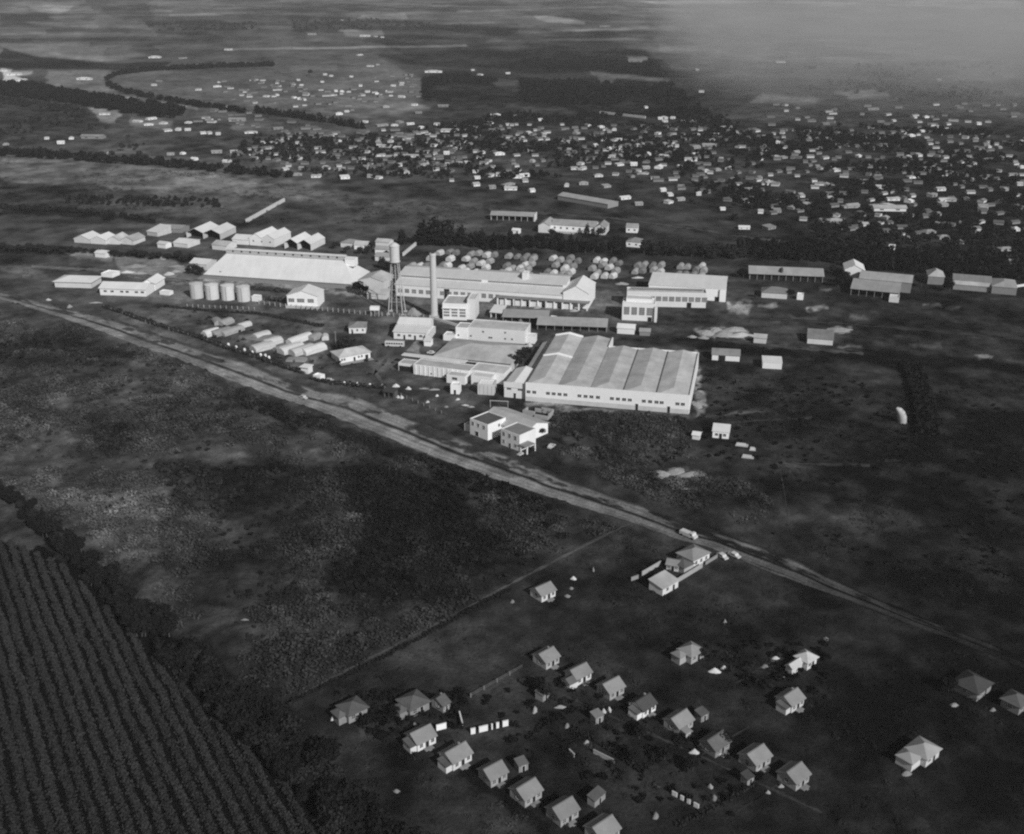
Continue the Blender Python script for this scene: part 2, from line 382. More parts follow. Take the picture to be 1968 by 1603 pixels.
M = {
    'ground': cover_mat("ground cover"),
    'scrub': cover_mat("scrub leaves", 0.3, 1.0, 0),
    'white': mat("whitewash", 0.84, 0.10, 0.25, 0.9, 0.1, fine=0.05),
    'white_old': mat("weathered whitewash", 0.66, 0.22, 0.3, 0.9, 0.1, fine=0.08),
    'plinth': mat("stained plinth", 0.52, 0.25, 0.4, 0.95, 0.1, fine=0.1),
    'roof_white': mat("white sheet roof", 0.74, 0.13, 0.12, 0.75, 0.2, (3.0, 0.35, 1), fine=0.05, coord='obj', blotch=0.16),
    'roof_pale': mat("pale cement sheet roof", 0.50, 0.20, 0.10, 0.85, 0.15, (3.0, 0.4, 1), fine=0.08, coord='obj', blotch=0.62),
    'roof_mid': mat("grey sheet roof", 0.36, 0.22, 0.12, 0.85, 0.15, (3.0, 0.5, 1), fine=0.1, coord='obj', blotch=0.4),
    'roof_grey': mat("old grey roof", 0.24, 0.25, 0.15, 0.9, 0.1, (3.0, 0.6, 1), fine=0.12, coord='obj', blotch=0.45),
    'tile': mat("clay tile roof", 0.26, 0.2, 0.5, 0.9, 0.1, (1.0, 1.0, 1), fine=0.2, coord='obj', blotch=0.4),
    'tile_dark': mat("dark tile roof", 0.075, 0.25, 0.5, 0.9, 0.1, fine=0.2, coord='obj'),
    'tile_worn': mat("weathered tile roof", 0.13, 0.3, 0.5, 0.9, 0.1, fine=0.2, coord='obj', blotch=0.5),
    'wall_house': mat("limewashed house wall", 0.40, 0.25, 0.6, 0.9, 0.1, fine=0.1),
    'wall_grey': mat("grey plaster", 0.26, 0.25, 0.5, 0.9, 0.1, fine=0.1),
    'glass': mat("dark window", 0.03, 0.3, 0.6, 0.5, 0.3),
    'glass_grey': mat("grey louvre window", 0.20, 0.3, 0.9, 0.7, 0.2),
    'frame': mat("painted window frame", 0.62, 0.1, 0.5, 0.7, 0.2),
    'dark': mat("dark opening", 0.025, 0.3, 0.6, 1.0, 0.0),  # near-black, stands for shade within openings; also used on doors
    'gutter': mat("dark gutter", 0.10, 0.3, 0.4, 0.9, 0.1),
    'concrete': mat("concrete", 0.50, 0.15, 0.5, 0.9, 0.1, fine=0.08),
    'concrete_grey': mat("grey concrete", 0.30, 0.2, 0.5, 0.9, 0.1, fine=0.08),
    'steel': mat("painted steel", 0.50, 0.15, 0.8, 0.6, 0.3),
    'tank': mat("tank paint", 0.62, 0.12, 0.35, 0.55, 0.3, fine=0.05),
    'canvas': mat("pale canvas cover", 0.60, 0.2, 0.5, 0.9, 0.1, fine=0.12),
    'canvas_grey': mat("grey canvas cover", 0.34, 0.25, 0.5, 0.9, 0.1, fine=0.15),
    'canvas_dim': mat("dusty canvas cover", 0.22, 0.25, 0.5, 0.9, 0.1, fine=0.15),
    'rubble': mat("broken stone", 0.36, 0.4, 0.9, 0.95, 0.1, fine=0.2),
    'leaf': mat("dark foliage", 0.030, 0.5, 0.45, 0.9, 0.05, fine=0.3),
    'leaf_mid': mat("foliage", 0.045, 0.5, 0.45, 0.9, 0.05, fine=0.3),
    'leaf_deep': mat("deep foliage", 0.016, 0.5, 0.45, 0.9, 0.05, fine=0.3),
    'crop': mat("bush leaves", 0.040, 0.4, 0.5, 0.9, 0.05, fine=0.35),
    'bark': mat("bark", 0.08, 0.3, 1.5, 0.95, 0.0),
    'car': mat("car paint", 0.62, 0.08, 0.5, 0.35, 0.5),
    'tyre': mat("tyre", 0.02, 0.2, 2, 0.9, 0.1),
    'post': mat("whitewashed post", 0.36, 0.2, 0.8, 0.9, 0.1),
    'wood': mat("weathered wood", 0.20, 0.3, 0.8, 0.95, 0.05),
}


# ------------------------------------------------------------------ mesh building
class MB:
    def __init__(self):
        self.v = []
        self.f = []
        self.mi = []

    def face(self, pts, mi=0):
        i = len(self.v)
        self.v += [tuple(p) for p in pts]
        self.f.append(tuple(range(i, i + len(pts))))
        self.mi.append(mi)

    def box(self, x0, x1, y0, y1, z0, z1, mi=0):
        i = len(self.v)
        self.v += [(x0, y0, z0), (x1, y0, z0), (x1, y1, z0), (x0, y1, z0), (x0, y0, z1), (x1, y0, z1), (x1, y1, z1), (x0, y1, z1)]
        for q in ((0, 3, 2, 1), (4, 5, 6, 7), (0, 1, 5, 4), (1, 2, 6, 5), (2, 3, 7, 6), (3, 0, 4, 7)):
            self.f.append(tuple(i + k for k in q))
            self.mi.append(mi)

    def prism(self, prof, a0, a1, axis='x', mi=0):
        """closed outline prof run from a0 to a1: axis x -> prof is (y, z); axis y -> prof is (x, z)"""
        n = len(prof)
        i = len(self.v)
        for a in (a0, a1):
            for p, z in prof:
                self.v.append((a, p, z) if axis == 'x' else (p, a, z))
        self.f.append(tuple(range(i + n - 1, i - 1, -1)))
        self.mi.append(mi)
        self.f.append(tuple(range(i + n, i + 2 * n)))
        self.mi.append(mi)
        for k in range(n):
            k2 = (k + 1) % n
            self.f.append((i + k, i + k2, i + n + k2, i + n + k))
            self.mi.append(mi)

    def tube(self, p0, p1, r0, r1, n=10, mi=0, cap=True):
        p0 = Vector(p0)
        p1 = Vector(p1)
        d = (p1 - p0).normalized()
        a = d.orthogonal().normalized()
        b = d.cross(a)
        i = len(self.v)
        for p, r in ((p0, r0), (p1, r1)):
            for k in range(n):
                t = 2 * math.pi * k / n
                self.v.append(tuple(p + a * (r * math.cos(t)) + b * (r * math.sin(t))))
        for k in range(n):
            k2 = (k + 1) % n
            self.f.append((i + k, i + k2, i + n + k2, i + n + k))
            self.mi.append(mi)
        if cap:
            self.f.append(tuple(range(i + n, i + 2 * n)))
            self.mi.append(mi)
            self.f.append(tuple(range(i + n - 1, i - 1, -1)))
            self.mi.append(mi)

    def lathe(self, prof, n=24, mi=0):
        """prof: list of (r, z) from bottom to top"""
        i = len(self.v)
        for r, z in prof:
            for k in range(n):
                t = 2 * math.pi * k / n
                self.v.append((r * math.cos(t), r * math.sin(t), z))
        for j in range(len(prof) - 1):
            for k in range(n):
                k2 = (k + 1) % n
                self.f.append((i + j * n + k, i + j * n + k2, i + (j + 1) * n + k2, i + (j + 1) * n + k))
                self.mi.append(mi)
        self.f.append(tuple(i + (len(prof) - 1) * n + k for k in range(n)))
        self.mi.append(mi)

    def mesh(self, name, mats):
        me = bpy.data.meshes.new(name)
        me.from_pydata(self.v, [], self.f)
        if not isinstance(mats, (list, tuple)):
            mats = [mats]
        for m in mats:
            me.materials.append(m)
        if any(self.mi):
            me.polygons.foreach_set("material_index", self.mi)
        me.update()
        return me

    def build(self, name, mats, parent=None):
        o = bpy.data.objects.new(name, self.mesh(name, mats))
        COL.objects.link(o)
        if parent is not None:
            o.parent = parent
        return o


THINGS = []


def tag(o, label, cat, group=None):
    o["label"] = label
    o["category"] = cat
    if group:
        o["group"] = group
    THINGS.append(o)
    return o


def thing(name, label, cat, loc, rz=0.0, group=None):
    o = bpy.data.objects.new(name, None)
    o.empty_display_size = 1.0
    o.location = loc
    o.rotation_euler = (0, 0, rz)
    COL.objects.link(o)
    return tag(o, label, cat, group)


def copy_thing(src, loc, rz, label, group=None, scale=None):
    c = src.copy()
    COL.objects.link(c)
    c.location = loc
    c.rotation_euler = (0, 0, rz)
    if scale:
        c.scale = scale
    for ch in src.children:
        d = ch.copy()
        COL.objects.link(d)
        d.parent = c
        for g in ch.children:
            e = g.copy()
            COL.objects.link(e)
            e.parent = d
    c["label"] = label
    if group:
        c["group"] = group
    THINGS.append(c)
    return c


def np_mesh(name, v, quads, mats, attr=None, smooth=False):
    me = bpy.data.meshes.new(name)
    v = np.asarray(v, np.float32)
    q = np.asarray(quads, np.int32)
    me.vertices.add(len(v))
    me.vertices.foreach_set("co", v.ravel())
    k = q.shape[1]
    me.loops.add(q.size)
    me.loops.foreach_set("vertex_index", q.ravel())
    me.polygons.add(len(q))
    me.polygons.foreach_set("loop_start", np.arange(0, q.size, k, dtype=np.int32))
    me.polygons.foreach_set("loop_total", np.full(len(q), k, np.int32))
    if smooth:
        me.polygons.foreach_set("use_smooth", np.ones(len(q), bool))
    for m in (mats if isinstance(mats, (list, tuple)) else [mats]):
        me.materials.append(m)
    if attr is not None:
        a = me.attributes.new("cover", 'FLOAT', 'POINT')
        a.data.foreach_set("value", np.asarray(attr, np.float32))
    me.update(calc_edges=True)
    o = bpy.data.objects.new(name, me)
    COL.objects.link(o)
    return o


# ------------------------------------------------------------------ ground: one sheet to the horizon
SCRUB = [
    [(-60, 590), (150, 630), (340, 700), (500, 765), (740, 852), (1000, 948), (1190, 1008), (980, 1120), (760, 1240), (540, 1350), (420, 1300), (330, 1200), (200, 1080), (60, 985), (0, 950), (-60, 930)],
    [(1060, 795), (1200, 795), (1320, 806), (1325, 880), (1400, 900), (1480, 960), (1460, 1010), (1380, 1000), (1260, 960), (1130, 905), (1060, 860)],
    [(1350, 700), (1700, 720), (1968, 730), (2060, 1200), (1700, 1140), (1500, 1040), (1480, 900), (1380, 800)],
]


def scrub_mask(px, py):
    m = np.zeros(px.shape)
    for i, poly in enumerate(SCRUB):
        m = np.maximum(m, np.clip((poly_sd(px, py, poly) - 14.0) / 18.0, 0, 1) * (1.0, 1.0, 0.3)[i])
    return m


rows = []
y = 2300.0
while y > -46:
    rows.append(y)
    y -= 2.2 if y > 60 else (1.4 if y > 0 else 0.9)
    if y > 1700:
        y -= 10
rows = np.array(rows)
colx = np.concatenate([np.arange(-900, -60, 12.0), np.arange(-60, 2030, 2.4), np.arange(2030, 2900, 12.0)])
PX, PY = np.meshgrid(colx, rows)
gx, gy = Garr(PX, PY)
cov = cover(PX, PY)
sm = scrub_mask(PX, PY)
gz = sm * np.clip(fbm(gx, gy, 9, 4, 77, 0.55) - 0.42, 0, 1) * 2.6
nr, nc = PX.shape
idx = np.arange(nr * nc).reshape(nr, nc)
quads = np.stack([idx[:-1, :-1], idx[:-1, 1:], idx[1:, 1:], idx[1:, :-1]], -1).reshape(-1, 4)
ground = np_mesh("ground", np.stack([gx, gy, gz], -1).reshape(-1, 3), quads, M['ground'], cov.ravel(), True)
ground["kind"] = "structure"


def gheight(x, y_):
    px, py = Parr(np.array([x]), np.array([y_]))
    return float((scrub_mask(px, py) * np.clip(fbm(np.array([x]), np.array([y_]), 9, 4, 77, 0.55) - 0.42, 0, 1) * 2.6)[0])


# dirt road: two worn tracks with a rough strip between them
def strip(name, lo, up, across, z, fn, step=1.6):
    lo = np.array(lo, float)
    up = np.array(up, float)
    n = int(np.hypot(*(lo[-1] - lo[0])) / step)
    t = np.linspace(0, len(lo) - 1, n)
    k = np.arange(len(lo))
    # smooth the survey points a little
    L = np.stack([np.interp(t, k, lo[:, 0]), np.interp(t, k, lo[:, 1])], -1)
    U = np.stack([np.interp(t, k, up[:, 0]), np.interp(t, k, up[:, 1])], -1)
    w = np.linspace(0, 1, across)
    P_ = L[:, None, :] * (1 - w)[None, :, None] + U[:, None, :] * w[None, :, None]
    px, py = P_[..., 0].copy(), P_[..., 1].copy()
    x, y_ = Garr(px, py)
    jag = (fbm(x, y_, 5, 4, 91) - 0.5) * 16
    e = np.zeros(across)
    e[0], e[-1] = -1, 1
    py += jag * e[None, :] * 0.6
    x, y_ = Garr(px, py)
    c = fn(px, py, x, y_, np.broadcast_to(w[None, :], px.shape))
    i_ = np.arange(n * across).reshape(n, across)
    q = np.stack([i_[:-1, :-1], i_[1:, :-1], i_[1:, 1:], i_[:-1, 1:]], -1).reshape(-1, 4)
    zz = np.full(px.shape, z)
    o = np_mesh(name, np.stack([x, y_, zz], -1).reshape(-1, 3), q, M['ground'], c.ravel(), True)
    o["kind"] = "structure"
    return o


def road_cover(px, py, x, y_, w):
    base = np.interp(px, [-60, 200, 700, 1000, 1250, 1450, 1600, 1750, 1900, 2060], [114, 122, 126, 122, 110, 94, 70, 56, 46, 38])  # darkens to the lower right, vignetting put into the road colour too
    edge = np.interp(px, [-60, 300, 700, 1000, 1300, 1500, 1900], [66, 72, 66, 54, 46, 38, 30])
    # along and across the road
    ang = -0.74
    s_ = x * math.cos(ang) + y_ * math.sin(ang)
    n1 = fbm(s_, w * 60, 26, 4, 61)
    n2 = fbm(s_ * 0.5, w * 90, 12, 3, 71)
    n4 = fbm(x, y_, 5, 4, 66)
    def st(v, a, c):
        t = np.clip((v - a) / (c - a), 0, 1)
        return t * t * (3 - 2 * t)
    n5 = fbm(s_, w * 40, 9, 4, 67)
    wob = (fbm(s_, s_ * 0, 30, 3, 68) - .5) * .12
    lower = st(w, .01, .05) * (1 - st(w + wob + (n5 - .5) * .1, .36, .44)) * (.75 + .3 * n1)
    upper = st(w + wob, .46, .54) * (1 - st(w + wob * 2, .82, .97)) * st(n5 + .35 * (n1 - .5), .38, .54)
    rut = .14 * (np.exp(-((w - .12) / .025) ** 2) + np.exp(-((w - .26) / .025) ** 2) + np.exp(-((w - .62) / .025) ** 2) + np.exp(-((w - .74) / .025) ** 2))
    median = .8 * np.exp(-((w + wob - .45) / .045) ** 2) * np.clip(n1 * 3 - .6, 0, 1)
    k = np.clip(np.maximum(lower, upper * .95) - np.clip((n2 - 0.6) * 2.0, 0, 0.4), 0, 1)
    fade = np.clip(np.minimum(w, 1 - w) / 0.03, 0, 1)
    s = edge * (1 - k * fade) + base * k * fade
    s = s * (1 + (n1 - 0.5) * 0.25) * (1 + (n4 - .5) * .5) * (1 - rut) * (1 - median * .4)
    return albedo(s, py)


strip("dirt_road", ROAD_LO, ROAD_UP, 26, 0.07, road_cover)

def track(name, pts, half, s0, z):
    def fn(px, py, x, y_, w):
        n = fbm(x, y_, 6, 3, 23)
        return albedo((s0 + (30 - s0) * np.clip((np.abs(w - .5) - .3) / .2, 0, 1) * .5) * (.75 + .5 * n), py)
    strip(name, [(p[0] - half * .3, p[1] + half) for p in pts], [(p[0] + half * .3, p[1] - half) for p in pts], 7, z, fn, 3.0)


track("cart_track", [(520, 1372), (560, 1345), (650, 1296), (760, 1240), (870, 1182), (985, 1120), (1090, 1066), (1180, 1020), (1215, 1006)], 3.6, 74, .05)
track("footpath", [(1040, 1318), (1120, 1352), (1200, 1388), (1300, 1432), (1400, 1478), (1490, 1520), (1580, 1562)], 2.5, 56, .03)
track("footpath", [(1262, 1502), (1330, 1462), (1400, 1420), (1440, 1396)], 2.0, 54, .04)
track("footpath", [(1390, 1578), (1440, 1545), (1480, 1518), (1520, 1490)], 2.0, 52, .04)
track("footpath", [(1400, 1322), (1440, 1298), (1480, 1270)], 2.0, 56, .04)
for pts_, hw, s0 in (([(1375, 652), (1470, 663), (1570, 673), (1660, 679)], 3, 68), ([(1356, 800), (1420, 794), (1500, 787)], 3, 74), ([(1440, 879), (1550, 891), (1672, 895)], 3, 58), ([(1700, 886), (1830, 874), (1968, 864)], 3, 46), ([(1340, 748), (1480, 757), (1620, 753)], 2.5, 56),
                     ([(1480, 612), (1700, 628), (1968, 652)], 2.5, 58), ([(1400, 812), (1560, 803)], 2.5, 58), ([(940, 402), (1180, 420), (1330, 440), (1510, 466)], 2.5, 70), ([(60, 512), (200, 520), (330, 538), (400, 545)], 3, 96), ([(745, 690), (720, 715), (735, 736)], 5, 78)):
    track("cart_track", pts_, hw, s0, .06)
track("cart_track", [(1494, 872), (1500, 905), (1508, 950), (1514, 990)], 3.0, 56, .05)

# ------------------------------------------------------------------ plants
rng = np.random.default_rng(7)
random.seed(7)


def leaf_cloud(n, lobes, size, seed, flat=0.6):
    """n small leafy faces spread over the lobes (cx, cy, cz, r, rz) of a crown: (n*4, 3) points"""
    g = np.random.default_rng(seed)
    w = np.array([l[3] ** 2 for l in lobes])
    which = g.choice(len(lobes), n, p=w / w.sum())
    lb = np.array(lobes)[which]
    d = g.normal(size=(n, 3))
    d /= np.linalg.norm(d, axis=1)[:, None]
    rad = g.uniform(0.62, 1.05, n)
    c = np.stack([lb[:, 0] + d[:, 0] * lb[:, 3] * rad, lb[:, 1] + d[:, 1] * lb[:, 3] * rad, lb[:, 2] + d[:, 2] * lb[:, 4] * rad], -1)
    nn = d + g.normal(size=(n, 3)) * flat
    nn /= np.linalg.norm(nn, axis=1)[:, None]
    a = np.cross(nn, g.normal(size=(n, 3)))
    a /= np.linalg.norm(a, axis=1)[:, None]
    b = np.cross(nn, a)
    s = size * g.uniform(0.6, 1.3, n)[:, None]
    a, b = a * s, b * s * g.uniform(0.6, 1.0, n)[:, None]
    v = np.stack([c - a - b, c + a - b * 0.7, c + a * 0.8 + b, c - a * 0.7 + b], 1)
    return v.reshape(-1, 3)


def quad_idx(nv):
    return np.arange(nv).reshape(-1, 4)


def bush_templates(k, nq, size, seed):
    out = []
    for i in range(k):
        g = np.random.default_rng(seed + i)
        lobes = [(g.uniform(-.45, .45), g.uniform(-.45, .45), g.uniform(0.25, .55), g.uniform(.45, .7), g.uniform(.35, .6)) for _ in range(4)]
        out.append(leaf_cloud(nq, lobes, size, seed + 50 + i))
    return out


def scatter(name, label, temps, x, y_, z, s, sz, cov_, m, group=None):
    n = len(x)
    if n == 0:
        return None
    g = np.random.default_rng(len(x))
    V = []
    A = []
    pick = g.integers(0, len(temps), n)
    rz = g.uniform(0, 6.283, n)
    for t, T in enumerate(temps):
        ii = np.where(pick == t)[0]
        if not len(ii):
            continue
        c, s_ = np.cos(rz[ii])[:, None], np.sin(rz[ii])[:, None]
        X = (T[None, :, 0] * c - T[None, :, 1] * s_) * s[ii][:, None] + x[ii][:, None]
        Y = (T[None, :, 0] * s_ + T[None, :, 1] * c) * s[ii][:, None] + y_[ii][:, None]
        Z = T[None, :, 2] * sz[ii][:, None] + z[ii][:, None]
        V.append(np.stack([X, Y, Z], -1).reshape(-1, 3))
        if cov_ is not None:
            A.append(np.repeat(cov_[ii], T.shape[0]))
    V = np.concatenate(V)
    o = np_mesh(name, V, quad_idx(len(V)), m, np.concatenate(A) if A else None)
    o["kind"] = "stuff"
    o["label"] = label
    return o


BUSH = bush_templates(6, 64, 0.115, 100)


def pts_in(poly, n, seed):
    """points spread evenly over the ground inside an outline"""
    g = np.random.default_rng(seed)
    xy = np.array([G(*p)[:2] for p in poly])
    X = []
    Y = []
    got = 0
    while got < n:
        x = g.uniform(xy[:, 0].min(), xy[:, 0].max(), n * 3)
        y_ = g.uniform(xy[:, 1].min(), xy[:, 1].max(), n * 3)
        k = poly_sd(x, y_, [tuple(p) for p in xy]) > 0
        X.append(x[k])
        Y.append(y_[k])
        got += k.sum()
    return np.concatenate(X)[:n], np.concatenate(Y)[:n]


def gh_arr(x, y_):
    px, py = Parr(x, y_)
    return scrub_mask(px, py) * np.clip(fbm(x, y_, 9, 4, 77, 0.55) - 0.42, 0, 1) * 2.6


def scrub_patch(label, poly, n, smin, smax, seed, mul=0.8, clump=0.5, cl_scale=22):
    x, y_ = pts_in(poly, n, seed)
    g = np.random.default_rng(seed + 1)
    dens = fbm(x, y_, cl_scale, 4, seed)
    k = dens + g.uniform(-0.12, 0.12, n) > clump
    x, y_ = x[k], y_[k]
    px, py = Parr(x, y_)
    c = (.8 * cover(px, py) + .008) * g.uniform(0.65, 1.3, len(x)) * mul * 1.45
    s = (smin + (smax - smin) * g.uniform(0, 1, len(x)) ** 2.5 * 1.35) * (0.5 + 1.2 * dens[k])
    scatter("scrub", label, BUSH, x, y_, gh_arr(x, y_) - 0.15, s, s * g.uniform(0.45, 0.85, len(x)), np.clip(c, 0.006, 0.3), M['scrub'])


scrub_patch("low dark scrub and weeds on the slope below the dirt road", SCRUB[0], 20000, 0.6, 2.4, 301, 0.85, 0.47)
scrub_patch("dark bushes on the waste ground in front of the sawtooth shed", SCRUB[1], 4200, 0.6, 2.2, 302, 1.15, 0.46)
scrub_patch("sparse weeds on the dark ground beyond the dirt road", SCRUB[2], 5000, 0.4, 1.2, 303, 0.9, 0.5)
scrub_patch("weeds and garden shrubs between the cottages", [(560, 1380), (1190, 1020), (1420, 1090), (1960, 1300), (2000, 1640), (650, 1640)], 5200, 0.35, 1.1, 304, 0.85, 0.5)
scrub_patch("rough bushes on the pale field behind the factory", [(0, 300), (420, 335), (740, 385), (930, 400), (900, 430), (470, 432), (300, 420), (0, 405)], 3200, 0.8, 2.4, 305, 0.6, 0.52, 40)


# --- trees
def trunk_mb(h, r, seed, limbs=3, top=0.55):
    mb = MB()
    g = random.Random(seed)
    mb.tube((0, 0, -0.3), (g.uniform(-.2, .2), g.uniform(-.2, .2), h * top), r, r * 0.55, 7)
    for i in range(limbs):
        a = i * 6.283 / limbs + g.uniform(-.5, .5)
        z0 = h * g.uniform(.25, .45)
        mb.tube((0, 0, z0), (math.cos(a) * h * .2, math.sin(a) * h * .2, h * g.uniform(.55, .75)), r * .45, r * .15, 5)
    return mb


def crown_mesh(name, kind, seed, m, nq):
    g = np.random.default_rng(seed)
    if kind == 'round':       # unit: height 1, crown radius about .42
        lobes = [(g.uniform(-.2, .2), g.uniform(-.2, .2), g.uniform(.5, .78), g.uniform(.17, .27), g.uniform(.14, .22)) for _ in range(9)]
        size = 0.055
    elif kind == 'tall':      # eucalyptus or cypress
        lobes = []
        for i in range(9):
            t = i / 8
            lobes.append((g.uniform(-.06, .06), g.uniform(-.06, .06), .22 + .68 * t, (.17 * (1 - t) + .05) * g.uniform(.8, 1.2), .10))
        size = 0.04
    else:                     # low spreading
        lobes = [(g.uniform(-.4, .4), g.uniform(-.4, .4), g.uniform(.45, .75), g.uniform(.25, .38), g.uniform(.18, .25)) for _ in range(9)]
        size = 0.08
    v = leaf_cloud(nq, lobes, size * (300.0 / nq) ** 0.35, seed + 9)
    me = bpy.data.meshes.new(name)
    me.from_pydata([tuple(p) for p in v], [], [tuple(q) for q in quad_idx(len(v))])
    me.materials.append(m)
    return me, v


TREE = {}
for kind, cnt in (('round', 5), ('tall', 4), ('spread', 3)):
    for i in range(cnt):
        for tone in ('leaf', 'leaf_mid', 'leaf_deep'):
            sd = {'round': 400, 'tall': 500, 'spread': 600}[kind] + i
            cm, cv = crown_mesh("crown", kind, sd, M[tone], 520)
            tm = trunk_mb(1.0, 0.028 if kind != 'tall' else 0.02, sd).mesh("trunk", M['bark'])
            cf, fv = crown_mesh("tree", kind, sd, M[tone], 170)
            # a small far tree: trunk and crown in one mesh
            mb = trunk_mb(1.0, 0.03, sd, 2)
            o_ = len(mb.v)
            mb.v += [tuple(p) for p in fv]
            mb.f += [tuple(int(k) + o_ for k in q) for q in quad_idx(len(fv))]
            mb.mi += [1] * (len(fv) // 4)
            TREE[(kind, i, tone)] = (cm, tm, mb.mesh("tree", [M['bark'], M[tone]]))
KCNT = {'round': 5, 'tall': 4, 'spread': 3}


def tree(px, py, h, kind, label, group=None, tone='leaf', name="tree", parts=True, wide=1.0, cat="tree"):
    x, y_, _ = G(px, py)
    z = gheight(x, y_)
    i = random.randrange(KCNT[kind])
    cm, tm, one = TREE[(kind, i, tone)]
    rz = random.uniform(0, 6.28)
    s = (h * wide, h * wide, h)
    if parts:
        t = thing(name, label, cat, (x, y_, z), rz, group)
        t.scale = s
        for nm, me in (("trunk", tm), ("crown", cm)):
            o = bpy.data.objects.new(nm, me)
            o.parent = t
            COL.objects.link(o)
        return t
    o = bpy.data.objects.new(name, one)
    COL.objects.link(o)
    o.location = (x, y_, z)
    o.rotation_euler = (0, 0, rz)
    o.scale = s
    return tag(o, label, cat, group)


FAR_T = [TREE[('round', i, 'leaf')][2] for i in range(5)]
CROWN_R = [np.array([v.co[:] for v in TREE[('round', i, 'leaf')][0].vertices]) for i in range(5)]
CROWN_T = [np.array([v.co[:] for v in TREE[('tall', i, 'leaf')][0].vertices]) for i in range(4)]
rs = np.random.default_rng(5)
LOWR = [c.reshape(-1, 4, 3)[rs.choice(len(c) // 4, 60)].copy() for c in CROWN_R]
LOWR = [((q - q.mean(1, keepdims=True)) * 2.2 + q.mean(1, keepdims=True)).reshape(-1, 3) for q in LOWR]
LOWT = [c.reshape(-1, 4, 3)[rs.choice(len(c) // 4, 60)].copy() for c in CROWN_T]
LOWT = [((q - q.mean(1, keepdims=True)) * 2.2 + q.mean(1, keepdims=True)).reshape(-1, 3) for q in LOWT]


def wood(label, polys, n, hmin, hmax, s_grey, seed, temps=None, name="woodland", wide=1.0, ragged=0.0):
    """a far wood or belt that reads as one mass"""
    X = []
    Y = []
    for i, poly in enumerate(polys):
        x, y_ = pts_in(poly, max(1, n // len(polys)), seed + i)
        X.append(x)
        Y.append(y_)
    x, y_ = np.concatenate(X), np.concatenate(Y)
    g = np.random.default_rng(seed)
    if ragged:
        k = fbm(x, y_, 60, 3, seed) > ragged
        x, y_ = x[k], y_[k]
    px, py = Parr(x, y_)
    c = albedo(np.full(len(x), s_grey), py) * g.uniform(0.8, 2.0, len(x)) * 1.25
    h = g.uniform(hmin, hmax, len(x))
    return scatter(name, label, temps or LOWR, x, y_, np.zeros(len(x)) - 0.25 * h, h * wide, h, c, M['scrub'])




